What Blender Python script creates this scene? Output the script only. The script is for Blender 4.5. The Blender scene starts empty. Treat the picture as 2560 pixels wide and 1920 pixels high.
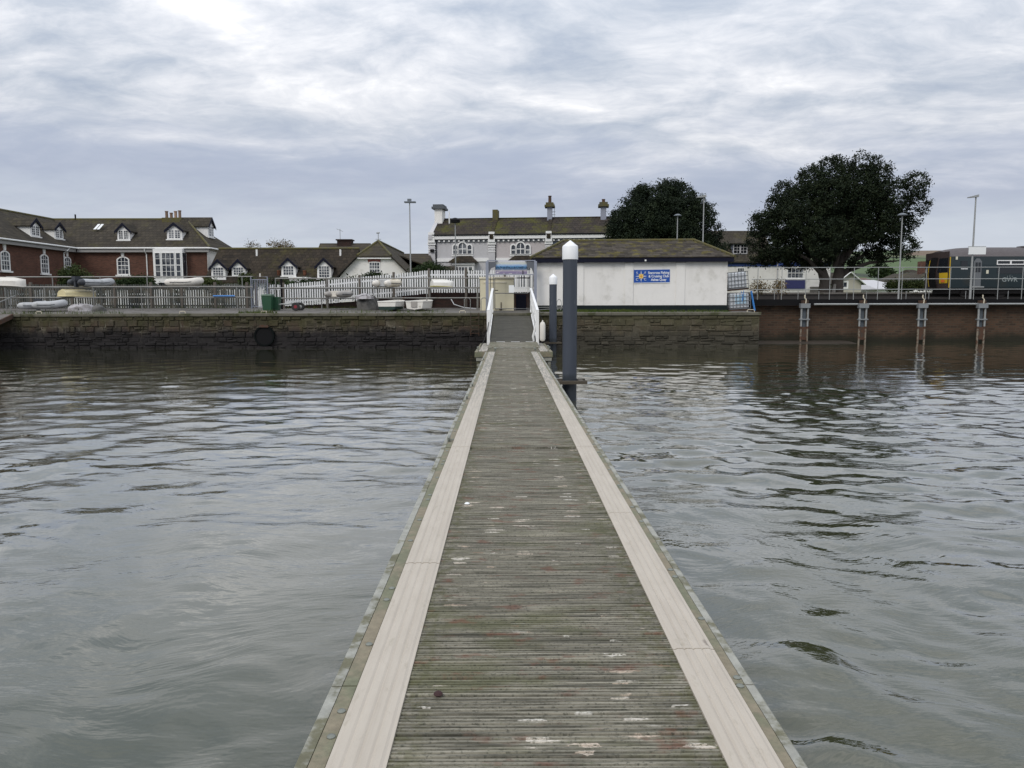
import bpy, math, random
import numpy as np
from mathutils import Vector, Matrix
random.seed(7); RNG = np.random.default_rng(7)
sc = bpy.context.scene
COL = sc.collection
rad = math.radians

# ------------------------------------------------------------------ camera
FPX, CZ = 1930.0, 2.05
PITCH = math.atan((960 - 758) / FPX); ROLL = rad(-0.12); YAW = rad(-0.3)
CAM_R = Matrix.Rotation(YAW, 3, 'Z') @ Matrix.Rotation(math.pi / 2 - PITCH, 3, 'X') @ Matrix.Rotation(ROLL, 3, 'Z')
cam_d = bpy.data.cameras.new('camera'); cam = bpy.data.objects.new('camera', cam_d); COL.objects.link(cam)
cam_d.sensor_width = 36.0; cam_d.lens = 36.0 * FPX / 2560; cam_d.clip_end = 5000; cam_d.clip_start = 0.05
cam.matrix_world = Matrix.Translation((0, 0, CZ)) @ CAM_R.to_4x4()
sc.camera = cam

# ------------------------------------------------------------------ sun, sky, exposure
SUN_EL, SUN_AZ = rad(40), rad(212)          # azimuth from +Y towards +X: behind the camera, to the left
sun_d = bpy.data.lights.new('sun', 'SUN'); sun_d.energy = 1.35; sun_d.angle = rad(25); sun_d.color = (1.0, 0.93, 0.83)
sun = bpy.data.objects.new('sun', sun_d); COL.objects.link(sun)
sdir = Vector((math.sin(SUN_AZ) * math.cos(SUN_EL), math.cos(SUN_AZ) * math.cos(SUN_EL), math.sin(SUN_EL)))
sun.rotation_euler = sdir.to_track_quat('Z', 'Y').to_euler()
sc.view_settings.view_transform = 'Standard'; sc.view_settings.look = 'None'
sc.view_settings.exposure = 0.0; sc.view_settings.gamma = 1.0
sc.render.engine = 'CYCLES'
sc.cycles.use_denoising = True
sc.cycles.max_bounces = 8; sc.cycles.transparent_max_bounces = 8
sc.cycles.sample_clamp_indirect = 6

class N:
    """small node-graph helper"""
    def __init__(s, tree): s.t = tree; tree.nodes.clear()
    def new(s, typ, **kw):
        n = s.t.nodes.new(typ)
        for k, v in kw.items(): setattr(n, k, v)
        return n
    def put(s, sock, v):
        if v is None: return
        if isinstance(v, bpy.types.NodeSocket): s.t.links.new(v, sock)
        else:
            if hasattr(sock.default_value, '__len__') and not hasattr(v, '__len__'): v = (v,) * len(sock.default_value)
            if hasattr(sock.default_value, '__len__') and len(sock.default_value) == 4 and len(v) == 3: v = (*v, 1)
            sock.default_value = v
    def math(s, op, a, b=None, c=None, clamp=False):
        n = s.new('ShaderNodeMath', operation=op, use_clamp=clamp)
        for i, v in enumerate((a, b, c)): s.put(n.inputs[i], v)
        return n.outputs[0]
    def vmul(s, a, b):
        n = s.new('ShaderNodeVectorMath', operation='MULTIPLY'); s.put(n.inputs[0], a); s.put(n.inputs[1], b); return n.outputs[0]
    def vadd(s, a, b):
        n = s.new('ShaderNodeVectorMath', operation='ADD'); s.put(n.inputs[0], a); s.put(n.inputs[1], b); return n.outputs[0]
    def mix(s, f, a, b, mode='MIX'):
        n = s.new('ShaderNodeMix', data_type='RGBA', blend_type=mode, clamp_factor=True)
        s.put(n.inputs[0], f); s.put(n.inputs[6], a); s.put(n.inputs[7], b); return n.outputs[2]
    def noise(s, vec, scale, detail=4, rough=0.55, dist=0.0, col=False):
        n = s.new('ShaderNodeTexNoise'); s.put(n.inputs['Vector'], vec); n.inputs['Scale'].default_value = scale
        n.inputs['Detail'].default_value = detail; n.inputs['Roughness'].default_value = rough; n.inputs['Distortion'].default_value = dist
        return n.outputs['Color' if col else 'Fac']
    def voro(s, vec, scale, feature='F1', out='Distance', rnd=1.0):
        n = s.new('ShaderNodeTexVoronoi', feature=feature); s.put(n.inputs['Vector'], vec)
        n.inputs['Scale'].default_value = scale; n.inputs['Randomness'].default_value = rnd
        return n.outputs[out]
    def ramp(s, f, stops, interp='LINEAR'):
        n = s.new('ShaderNodeValToRGB'); n.color_ramp.interpolation = interp; e = n.color_ramp.elements
        while len(e) < len(stops): e.new(0.5)
        for i, (p, c) in enumerate(stops):
            e[i].position = p; e[i].color = (*c, 1) if len(c) == 3 else c
        s.put(n.inputs[0], f); return n.outputs[0]
    def step(s, f, lo, hi):
        n = s.new('ShaderNodeMapRange', interpolation_type='SMOOTHSTEP'); s.put(n.inputs[0], f)
        n.inputs[1].default_value = lo; n.inputs[2].default_value = hi; return n.outputs[0]
    def pos(s): return s.new('ShaderNodeNewGeometry').outputs['Position']
    def xyz(s, v):
        n = s.new('ShaderNodeSeparateXYZ'); s.put(n.inputs[0], v); return n.outputs
    def comb(s, x, y, z):
        n = s.new('ShaderNodeCombineXYZ'); s.put(n.inputs[0], x); s.put(n.inputs[1], y); s.put(n.inputs[2], z); return n.outputs[0]
    def bump(s, h, strength, dist):
        n = s.new('ShaderNodeBump'); n.inputs['Strength'].default_value = strength; n.inputs['Distance'].default_value = dist
        s.put(n.inputs['Height'], h); return n.outputs[0]

# world: an overcast cloud sheet seen in perspective over a Nishita sky
world = bpy.data.worlds.new('World'); sc.world = world; world.use_nodes = True
w = N(world.node_tree)
wo = w.new('ShaderNodeOutputWorld'); bg = w.new('ShaderNodeBackground')
sky = w.new('ShaderNodeTexSky', sky_type='NISHITA', sun_disc=False, sun_elevation=SUN_EL, sun_rotation=SUN_AZ)
sky.air_density = 1.2; sky.dust_density = 1.5
tc = w.new('ShaderNodeTexCoord').outputs['Generated']
wx, wy, wz = w.xyz(tc)
zc = w.math('MAXIMUM', wz, 0.0)
den = w.math('ADD', zc, 0.15)
pvec = w.comb(w.math('DIVIDE', wx, den), w.math('DIVIDE', wy, den), 0.0)
warp = w.vadd(pvec, w.vmul(w.vadd(w.noise(pvec, 0.8, 4, 0.55, col=True), (-0.5, -0.5, -0.5)), (0.75, 0.6, 0)))
# streets of cloud lean a little, as seen in the photograph
rot = w.new('ShaderNodeMapping'); w.put(rot.inputs[0], warp); rot.inputs['Rotation'].default_value = (0, 0, rad(14)); rot.inputs['Scale'].default_value = (0.95, 1.25, 1)
n1 = w.noise(rot.outputs[0], 1.3, 8, 0.58)
n2 = w.noise(w.vadd(rot.outputs[0], (7.3, 2.1, 0)), 3.4, 7, 0.62)
n3 = w.noise(w.vadd(rot.outputs[0], (1.7, 9.4, 0)), 0.42, 2, 0.5)
dens = w.math('ADD', w.math('ADD', w.math('MULTIPLY', n1, 0.54), w.math('MULTIPLY', n2, 0.44)), w.math('MULTIPLY', n3, 0.16))
cloud = w.ramp(dens, [(0.46, (0.37, 0.425, 0.52)), (0.525, (0.475, 0.52, 0.595)), (0.58, (0.59, 0.62, 0.68)),
                      (0.64, (0.725, 0.74, 0.78)), (0.715, (0.95, 0.945, 0.955))])
# far cloud bank: a bluer, darker layer low over the land, breaking to a paler horizon
ez = w.math('ADD', zc, w.math('MULTIPLY', w.math('SUBTRACT', n1, 0.5), 0.16))
ez = w.math('ADD', ez, w.math('MULTIPLY', w.math('SUBTRACT', n3, 0.5), 0.10))
bank = w.ramp(ez, [(0.0, (0.67, 0.715, 0.79)), (0.075, (0.575, 0.625, 0.705)), (0.135, (0.395, 0.445, 0.56)), (0.175, (0.41, 0.46, 0.575)), (0.22, (0.58, 0.61, 0.68))])
bankf = w.math('SUBTRACT', 1.0, w.step(ez, 0.14, 0.235), clamp=True)
col = w.mix(w.math('MULTIPLY', bankf, 0.86), cloud, bank)
# thin places where blue shows
col = w.mix(w.math('MULTIPLY', w.math('SUBTRACT', 1.0, w.step(dens, 0.36, 0.43), clamp=True), 0.7), col, w.vmul(sky.outputs[0], (0.11, 0.11, 0.11)))
lift = w.math('ADD', 0.92, w.math('MULTIPLY', zc, 1.2))
col = w.vmul(col, w.comb(lift, lift, lift))
w.put(bg.inputs[0], col); bg.inputs[1].default_value = 1.0
w.t.links.new(bg.outputs[0], wo.inputs[0])

# ------------------------------------------------------------------ pixels to places
def ray(px, py): return CAM_R @ Vector(((px - 1280) / FPX, (960 - py) / FPX, -1.0))
def at(px, py, Y):
    d = ray(px, py); return Vector((0, 0, CZ)) + d * (Y / d.y)
def gz(px, py, z):
    d = ray(px, py); return Vector((0, 0, CZ)) + d * ((z - CZ) / d.z)

# ------------------------------------------------------------------ mesh builder
class MB:
    def __init__(s): s.v = []; s.f = []
    def add(s, v, f):
        o = len(s.v); s.v.extend([tuple(p) for p in v]); s.f.extend([tuple(i + o for i in q) for q in f]); return s
    def box(s, x0, x1, y0, y1, z0, z1):
        if x1 < x0: x0, x1 = x1, x0
        return s.add([(x0, y0, z0), (x1, y0, z0), (x1, y1, z0), (x0, y1, z0), (x0, y0, z1), (x1, y0, z1), (x1, y1, z1), (x0, y1, z1)],
                     [(0, 3, 2, 1), (4, 5, 6, 7), (0, 1, 5, 4), (1, 2, 6, 5), (2, 3, 7, 6), (3, 0, 4, 7)])
    def bar(s, a, b, wx, wz, up=(0, 0, 1)):
        a, b = Vector(a), Vector(b); d = (b - a).normalized(); u = Vector(up)
        sd = d.cross(u)
        if sd.length < 1e-4: sd = d.cross(Vector((0, 1, 0)))
        sd.normalize(); u = sd.cross(d)
        pts = [p + sd * sx * wx / 2 + u * sz * wz / 2 for p in (a, b) for sx, sz in ((-1, -1), (1, -1), (1, 1), (-1, 1))]
        return s.add(pts, [(0, 3, 2, 1), (4, 5, 6, 7), (0, 1, 5, 4), (1, 2, 6, 5), (2, 3, 7, 6), (3, 0, 4, 7)])
    def prism(s, poly, y0, y1):
        """poly: (x, z) counter-clockwise seen from -Y; extruded y0..y1"""
        n = len(poly)
        v = [(x, y0, z) for x, z in poly] + [(x, y1, z) for x, z in poly]
        f = [tuple(range(n)), tuple(range(2 * n - 1, n - 1, -1))] + [(i, n + i, n + (i + 1) % n, (i + 1) % n) for i in range(n)]
        return s.add(v, f)
    def prismx(s, poly, x0, x1):
        """poly: (y, z); extruded along x"""
        n = len(poly)
        v = [(x0, y, z) for y, z in poly] + [(x1, y, z) for y, z in poly]
        f = [tuple(range(n - 1, -1, -1)), tuple(range(n, 2 * n))] + [(i, (i + 1) % n, n + (i + 1) % n, n + i) for i in range(n)]
        return s.add(v, f)
    def ring(s, po, pi, y0, y1, closed=True):
        n = len(po)
        v = [(x, y0, z) for x, z in po] + [(x, y0, z) for x, z in pi] + [(x, y1, z) for x, z in po] + [(x, y1, z) for x, z in pi]
        f = []
        for i in range(n if closed else n - 1):
            j = (i + 1) % n
            f += [(i, j, n + j, n + i), (2 * n + i, 3 * n + i, 3 * n + j, 2 * n + j), (i, 2 * n + i, 2 * n + j, j), (n + i, n + j, 3 * n + j, 3 * n + i)]
        return s.add(v, f)
    def path(s, pts, r, n=8, caps=True):
        pts = [Vector(p) for p in pts]; rs = r if hasattr(r, '__len__') else [r] * len(pts)
        base = len(s.v); prev = None
        for i, p in enumerate(pts):
            d = (pts[min(i + 1, len(pts) - 1)] - pts[max(i - 1, 0)]).normalized()
            if prev is None:
                u = Vector((0, 0, 1)) if abs(d.z) < 0.9 else Vector((1, 0, 0))
                u = (u - d * u.dot(d)).normalized()
            else:
                u = (prev - d * prev.dot(d)).normalized()
            prev = u; q = d.cross(u)
            for k in range(n):
                a = 2 * math.pi * k / n
                s.v.append(tuple(p + (u * math.cos(a) + q * math.sin(a)) * rs[i]))
        for i in range(len(pts) - 1):
            for k in range(n):
                a, b = base + i * n + k, base + i * n + (k + 1) % n
                s.f.append((a, b, b + n, a + n))
        if caps:
            s.f.append(tuple(base + k for k in range(n - 1, -1, -1)))
            e = base + (len(pts) - 1) * n; s.f.append(tuple(e + k for k in range(n)))
        return s
    def lathe(s, prof, c=(0, 0, 0), n=20):
        base = len(s.v)
        for r, z in prof:
            for k in range(n):
                a = 2 * math.pi * k / n
                s.v.append((c[0] + r * math.cos(a), c[1] + r * math.sin(a), c[2] + z))
        for i in range(len(prof) - 1):
            for k in range(n):
                a, b = base + i * n + k, base + i * n + (k + 1) % n
                s.f.append((a, b, b + n, a + n))
        s.f.append(tuple(base + k for k in range(n - 1, -1, -1)))
        e = base + (len(prof) - 1) * n; s.f.append(tuple(e + k for k in range(n)))
        return s
    def loft(s, rows, close=False, caps=False):
        n = len(rows[0]); base = len(s.v)
        for r in rows: s.v.extend([tuple(p) for p in r])
        for i in range(len(rows) - 1):
            for k in range(n if close else n - 1):
                a, b = base + i * n + k, base + i * n + (k + 1) % n
                s.f.append((a, b, b + n, a + n))
        if caps:
            s.f.append(tuple(base + k for k in range(n - 1, -1, -1)))
            e = base + (len(rows) - 1) * n; s.f.append(tuple(e + k for k in range(n)))
        return s
    def xf(s, m): s.v = [tuple(m @ Vector(p)) for p in s.v]; return s
    def join(s, o): return s.add(o.v, o.f)
    def mesh(s, name, mat, smooth=False):
        me = bpy.data.meshes.new(name); me.from_pydata(s.v, [], s.f)
        if mat: me.materials.append(mat)
        if smooth:
            me.polygons.foreach_set('use_smooth', [True] * len(me.polygons))
            me.set_sharp_from_angle(angle=rad(40))
        me.update(); return me

def link(name, data, parent=None, loc=None, rot=None):
    o = bpy.data.objects.new(name, data); COL.objects.link(o)
    if parent is not None: o.parent = parent
    if loc is not None: o.location = loc
    if rot is not None: o.rotation_euler = rot
    return o
def part(name, mb, mat, parent, smooth=False, loc=None, rot=None):
    return link(name, mb.mesh(name, mat, smooth), parent, loc, rot)
def tag(o, label=None, cat=None, group=None, kind=None):
    if label: o['label'] = label
    if cat: o['category'] = cat
    if group: o['group'] = group
    if kind: o['kind'] = kind
    return o
def thing(name, label, cat, loc=(0, 0, 0), rz=0.0, group=None):
    o = link(name, None, None, loc, (0, 0, rz)); o.empty_display_size = 0.2
    return tag(o, label, cat, group)
def solid(name, mb, mat, label, cat, group=None, smooth=False):
    return tag(part(name, mb, mat, None, smooth), label, cat, group)
def structure(name, mb, mat, smooth=False):
    return tag(part(name, mb, mat, None, smooth), kind='structure')
class Frame:
    """a facade plane: pixel -> local (x, z) on the plane local y = dy"""
    def __init__(s, loc, rz=0.0): s.loc = Vector(loc); s.rz = rz; s.m = Matrix.Translation(s.loc) @ Matrix.Rotation(rz, 4, 'Z'); s.i = s.m.inverted()
    def __call__(s, px, py, dy=0.0):
        o = s.i @ Vector((0, 0, CZ)); d = s.i.to_3x3() @ ray(px, py); t = (dy - o.y) / d.y
        p = o + d * t; return p.x, p.z
def arch(cx, z0, wd, h, rise, n=10):
    """arched opening outline, counter-clockwise from the lower left"""
    r = (wd * wd / 4 + rise * rise) / (2 * rise); a0 = math.asin(min(1, wd / 2 / r)); zc_ = z0 + h - r
    if rise >= wd / 2 - 1e-6: a0 = math.pi / 2
    top = [(cx + r * math.sin(a0 - 2 * a0 * k / n), zc_ + r * math.cos(a0 - 2 * a0 * k / n)) for k in range(n + 1)]
    return [(cx - wd / 2, z0), (cx + wd / 2, z0)] + top
# ------------------------------------------------------------------ materials
MATS = {}
def mat(name, base, rough=0.7, var=0.18, vscale=3.0, base2=None, b2=(0.52, 0.62), b2scale=1.5, metal=0.0, bump=0.0, bscale=30, stretch=(1, 1, 1), spec=0.5, rand=0.0, streak=None):
    if name in MATS: return MATS[name]
    m = bpy.data.materials.new(name); m.use_nodes = True; g = N(m.node_tree)
    out = g.new('ShaderNodeOutputMaterial'); p = g.new('ShaderNodeBsdfPrincipled')
    P = g.vmul(g.pos(), stretch)
    c = base
    if base2 is not None:
        c = g.mix(g.step(g.noise(P, b2scale, 6, 0.65), *b2), base, base2)
    if streak is not None:   # rain streaks: stretched vertically
        sc_, amt, colr = streak
        c = g.mix(g.math('MULTIPLY', g.step(g.noise(g.vmul(g.pos(), (sc_, sc_, sc_ * 0.12)), 1.0, 5, 0.6), 0.5, 0.75), amt), c, colr)
    k = g.math('ADD', 1.0 - var, g.math('MULTIPLY', g.noise(P, vscale, 7, 0.7), 2 * var))
    if rand:
        r = g.new('ShaderNodeObjectInfo').outputs['Random']
        k = g.math('MULTIPLY', k, g.math('ADD', 1 - rand, g.math('MULTIPLY', r, 2 * rand)))
    c = g.mix(1.0, c, g.comb(k, k, k), 'MULTIPLY')
    g.put(p.inputs['Base Color'], c); p.inputs['Roughness'].default_value = rough; p.inputs['Metallic'].default_value = metal
    p.inputs['Specular IOR Level'].default_value = spec
    if bump: g.put(p.inputs['Normal'], g.bump(g.noise(P, bscale, 5, 0.6), 0.6, bump))
    g.t.links.new(p.outputs[0], out.inputs[0]); MATS[name] = m; return m

def begin(name):
    m = bpy.data.materials.new(name); m.use_nodes = True; g = N(m.node_tree)
    out = g.new('ShaderNodeOutputMaterial'); p = g.new('ShaderNodeBsdfPrincipled')
    g.t.links.new(p.outputs[0], out.inputs[0]); MATS[name] = m; return m, g, p

# weathered softwood decking: silver grey, algae, gull droppings, rusty food stains
def deck_mat(name, tone=1.0, dirt=1.0):
    m, g, p = begin(name)
    P = g.pos(); x, y, z = g.xyz(P)
    r = g.new('ShaderNodeObjectInfo').outputs['Random']
    grain = g.noise(g.vmul(P, (0.8, 20, 1)), 2.2, 7, 0.72)
    fine = g.noise(g.vmul(P, (9, 90, 1)), 4, 4, 0.7)
    c = g.mix(g.step(grain, 0.33, 0.68), (0.058 * tone, 0.055 * tone, 0.041 * tone), (0.30 * tone, 0.280 * tone, 0.222 * tone))
    c = g.mix(g.math('MULTIPLY', g.step(fine, 0.62, 0.75), 0.35), c, (0.06, 0.06, 0.05))
    alg = g.noise(g.vmul(P, (0.9, 2.4, 1)), 1.3, 5, 0.65)
    c = g.mix(g.math('MULTIPLY', g.step(alg, 0.52, 0.68), 0.55 * dirt), c, (0.088, 0.092, 0.036))
    # algae and moss gather beside the edge strips
    edge = g.math('MAXIMUM', g.step(x, 0.48, 0.76), g.math('SUBTRACT', 1.0, g.step(x, -0.43, -0.22), clamp=True))
    c = g.mix(g.math('MULTIPLY', g.math('MULTIPLY', edge, g.step(g.noise(g.vmul(P, (6, 5, 1)), 3, 5, 0.6), 0.42, 0.62)), 0.7 * dirt), c, (0.085, 0.085, 0.035))
    red = g.noise(g.vmul(g.vadd(P, (3, 11, 0)), (3.2, 7, 1)), 1.6, 5, 0.6)
    c = g.mix(g.math('MULTIPLY', g.step(red, 0.57, 0.70), 0.65 * dirt), c, (0.15, 0.062, 0.04))
    # droppings: sparse smears along the grain
    v = g.vadd(g.vmul(P, (5.0, 20, 0)), g.vmul(g.noise(g.vmul(P, (7, 20, 1)), 2.5, 3, 0.6, col=True), (0.9, 0.9, 0)))
    dn = g.new('ShaderNodeTexVoronoi'); g.put(dn.inputs['Vector'], v); dn.inputs['Scale'].default_value = 1.0
    cr, cg, cb = g.xyz(dn.outputs['Color'])
    size = g.math('MULTIPLY', g.step(cr, 0.60, 0.99), 0.34)
    drop = g.math('SUBTRACT', 1.0, g.step(g.math('SUBTRACT', dn.outputs['Distance'], size), -0.05, 0.02), clamp=True)
    drop = g.math('MULTIPLY', drop, g.step(g.noise(g.vmul(P, (20, 60, 1)), 3, 3, 0.6), 0.33, 0.5))
    c = g.mix(g.math('MULTIPLY', drop, 0.85 * dirt), c, g.mix(cg, (0.62, 0.60, 0.54), (0.50, 0.40, 0.31)))
    v3 = g.vadd(g.vmul(P, (8, 30, 0)), g.vmul(g.noise(g.vmul(P, (9, 24, 1)), 2.5, 3, 0.6, col=True), (1.1, 1.1, 0)))
    d3 = g.new('ShaderNodeTexVoronoi'); g.put(d3.inputs['Vector'], v3); d3.inputs['Scale'].default_value = 1.0
    q1, q2, q3 = g.xyz(d3.outputs['Color'])
    fl = g.math('SUBTRACT', 1.0, g.step(g.math('SUBTRACT', d3.outputs['Distance'], g.math('MULTIPLY', g.step(q1, 0.72, 1.0), 0.36)), -0.06, 0.02), clamp=True)
    fl = g.math('MULTIPLY', fl, g.step(g.noise(g.vmul(P, (0.8, 0.8, 1)), 1.2, 3, 0.5), 0.38, 0.62))
    c = g.mix(g.math('MULTIPLY', fl, 0.75 * dirt), c, g.mix(g.step(q2, 0.5, 0.6), (0.50, 0.475, 0.42), g.mix(g.step(q3, 0.4, 0.5), (0.13, 0.05, 0.03), (0.30, 0.19, 0.13))))
    sp = g.noise(g.vmul(P, (40, 70, 1)), 1.5, 5, 0.75)
    c = g.mix(g.math('MULTIPLY', g.step(sp, 0.50, 0.66), 0.75), c, (0.040, 0.042, 0.030))
    c = g.mix(g.math('MULTIPLY', g.step(g.noise(g.vmul(g.vadd(P, (9, 4, 0)), (22, 40, 1)), 1.5, 5, 0.75), 0.60, 0.72), 0.5 * dirt), c, (0.13, 0.15, 0.06))
    k = g.math('ADD', 0.90, g.math('MULTIPLY', r, 0.2)); c = g.mix(1.0, c, g.comb(k, k, k), 'MULTIPLY')
    g.put(p.inputs['Base Color'], c); p.inputs['Roughness'].default_value = 0.8; p.inputs['Specular IOR Level'].default_value = 0.35
    g.put(p.inputs['Normal'], g.bump(grain, 0.5, 0.004)); return m
M_DECK = deck_mat('weathered_decking')
M_RAMP = deck_mat('ramp_decking', 0.36, 0.12)

# glass-fibre tread strips along the deck edge
def strip_mat():
    m, g, p = begin('tread_strip'); P = g.pos(); x, y, z = g.xyz(P)
    c = g.mix(g.noise(g.vmul(P, (5, 1.2, 1)), 2, 5, 0.6), (0.38, 0.335, 0.275), (0.52, 0.47, 0.40))
    rib = g.noise(g.vmul(P, (70, 0.9, 1)), 1.0, 4, 0.6)
    c = g.mix(g.math('MULTIPLY', g.step(rib, 0.45, 0.75), 0.3), c, (0.33, 0.285, 0.235))
    scuff = g.noise(g.vmul(P, (7, 2.2, 1)), 2.4, 7, 0.75)
    c = g.mix(g.math('MULTIPLY', g.step(scuff, 0.55, 0.7), 0.5), c, (0.30, 0.265, 0.20))
    far = g.step(y, 8.5, 20)       # the older lengths near the shore have worn through to grey timber
    worn = g.math('MULTIPLY', g.step(g.noise(g.vmul(P, (22, 1.1, 1)), 1.7, 6, 0.65), 0.38, 0.6), far)
    c = g.mix(worn, c, (0.20, 0.195, 0.165))
    c = g.mix(g.math('MULTIPLY', g.step(g.noise(g.vmul(P, (5, 3, 1)), 4, 6, 0.7), 0.6, 0.75), 0.35), c, (0.38, 0.34, 0.29))
    sp = g.new('ShaderNodeTexVoronoi'); g.put(sp.inputs['Vector'], g.vadd(g.vmul(P, (7, 3.2, 0)), g.vmul(g.noise(P, 9, 3, 0.6, col=True), (0.7, 0.4, 0)))); sp.inputs['Scale'].default_value = 1.0
    cr, cg, cb = g.xyz(sp.outputs['Color'])
    spot = g.math('MULTIPLY', g.math('SUBTRACT', 1.0, g.step(sp.outputs['Distance'], 0.05, 0.17), clamp=True), g.step(cr, 0.72, 0.76))
    c = g.mix(g.math('MULTIPLY', spot, 0.8), c, g.mix(g.step(cg, 0.45, 0.55), (0.12, 0.09, 0.075), (0.8, 0.78, 0.72)))
    g.put(p.inputs['Base Color'], c); p.inputs['Roughness'].default_value = 0.65; return m
M_STRIP = strip_mat()
M_EDGE = mat('edge_timber', (0.215, 0.185, 0.13), 0.9, 0.5, 22, (0.15, 0.155, 0.10), (0.40, 0.62), 3.5, bump=0.008, bscale=40)
M_FASCIA = mat('fascia_timber', (0.30, 0.30, 0.265), 0.9, 0.5, 14, (0.13, 0.125, 0.08), (0.46, 0.62), 5.0, bump=0.006, bscale=22, stretch=(1, 1, 1))
M_FLOAT = mat('float_shell', (0.03, 0.032, 0.03), 0.6, 0.3)
M_BOLT = mat('galvanised_bolt', (0.21, 0.22, 0.19), 0.45, 0.2, 20, metal=0.5)

def wall_stone_mat(name, base, base2, green, tide_z, mortar=False):
    m, g, p = begin(name); P = g.pos(); x, y, z = g.xyz(P)
    r = g.new('ShaderNodeObjectInfo').outputs['Random']
    n = g.noise(P, 2.2, 7, 0.7); n2 = g.noise(g.vmul(P, (1.6, 1.6, 0.35)), 1.4, 6, 0.65)
    c = g.mix(g.step(g.math('ADD', n, g.math('MULTIPLY', g.math('SUBTRACT', r, 0.5), 0.35)), 0.42, 0.62), base, base2)
    # lichen and weed hang from the coping
    top = g.math('MULTIPLY', g.step(g.math('ADD', z, g.math('MULTIPLY', g.math('SUBTRACT', n2, 0.5), 1.9)), 0.75, 1.45), 0.8)
    c = g.mix(top, c, green)
    c = g.mix(g.math('MULTIPLY', g.step(g.noise(g.vmul(P, (5, 5, 1.1)), 1.6, 4, 0.6), 0.62, 0.73), 0.45), c, (0.27, 0.265, 0.22))
    # tide stain: black weed up to the high-water mark
    tz = g.math('ADD', g.math('ADD', z, g.math('MULTIPLY', g.step(x, 1.5, 3.5), 0.10)), g.math('MULTIPLY', g.math('SUBTRACT', n2, 0.5), 0.75))
    c = g.mix(g.math('MULTIPLY', g.math('SUBTRACT', 1.0, g.step(tz, tide_z - 0.28, tide_z + 0.22), clamp=True), 0.9), c, (0.016, 0.015, 0.017))
    c = g.mix(g.math('MULTIPLY', g.step(x, 1.5, 3.5), 0.35), c, (0.115, 0.105, 0.070)) if not mortar else c
    k = g.math('MULTIPLY', g.math('ADD', 0.35, g.math('MULTIPLY', g.noise(P, 7, 7, 0.78), 1.3)), g.math('ADD', 0.8, g.math('MULTIPLY', r, 0.4)))
    c = g.mix(1.0, c, g.comb(k, k, k), 'MULTIPLY')
    g.put(p.inputs['Base Color'], c); p.inputs['Roughness'].default_value = 0.85; p.inputs['Specular IOR Level'].default_value = 0.25
    g.put(p.inputs['Normal'], g.bump(g.noise(P, 14, 6, 0.7), 0.8, 0.03)); return m
M_STONE = wall_stone_mat('quay_stone', (0.066, 0.056, 0.040), (0.060, 0.043, 0.030), (0.047, 0.046, 0.019), 0.84)
M_MORTAR = wall_stone_mat('quay_mortar', (0.16, 0.14, 0.105), (0.075, 0.064, 0.048), (0.050, 0.048, 0.02), 0.80)

def brick_mat(name, c1, c2, mort, bw=0.225, bh=0.075, dirt=None, msize=0.012, axis='x'):
    m, g, p = begin(name); P = g.pos(); x, y, z = g.xyz(P)
    u = g.math('ADD', x, y)
    t = g.new('ShaderNodeTexBrick'); g.put(t.inputs['Vector'], g.comb(u, z, 0.0))
    t.inputs['Scale'].default_value = 1.0; t.inputs['Brick Width'].default_value = bw; t.inputs['Row Height'].default_value = bh; t.inputs['Mortar Size'].default_value = msize
    g.put(t.inputs['Color1'], c1); g.put(t.inputs['Color2'], c2); g.put(t.inputs['Mortar'], mort)
    c = t.outputs['Color']
    k = g.math('ADD', 0.6, g.math('MULTIPLY', g.noise(P, 1.3, 7, 0.7), 0.8)); c = g.mix(1.0, c, g.comb(k, k, k), 'MULTIPLY')
    if dirt:
        tz = g.math('ADD', z, g.math('MULTIPLY', g.math('SUBTRACT', g.noise(g.vmul(P, (1, 1, 0.5)), 1.3, 5, 0.6), 0.5), 0.7))
        c = g.mix(g.math('MULTIPLY', g.math('SUBTRACT', 1.0, g.step(tz, dirt - 0.25, dirt + 0.25), clamp=True), 0.9), c, (0.02, 0.021, 0.014))
    g.put(p.inputs['Base Color'], c); p.inputs['Roughness'].default_value = 0.85; p.inputs['Specular IOR Level'].default_value = 0.25
    g.put(p.inputs['Normal'], g.bump(g.math('ADD', g.math('MULTIPLY', t.outputs['Fac'], -0.6), g.noise(P, 20, 4, 0.6)), 0.5, 0.012)); return m
M_BRICK = brick_mat('house_brick', (0.130, 0.056, 0.038), (0.085, 0.037, 0.027), (0.10, 0.075, 0.058), msize=0.008)
M_SEAWALL = brick_mat('sea_wall_brick', (0.095, 0.054, 0.035), (0.050, 0.033, 0.024), (0.075, 0.057, 0.04), 0.36, 0.12, 0.38, 0.02)
M_DARKBRICK = brick_mat('retaining_brick', (0.06, 0.026, 0.022), (0.035, 0.022, 0.02), (0.03, 0.026, 0.022))

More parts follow.
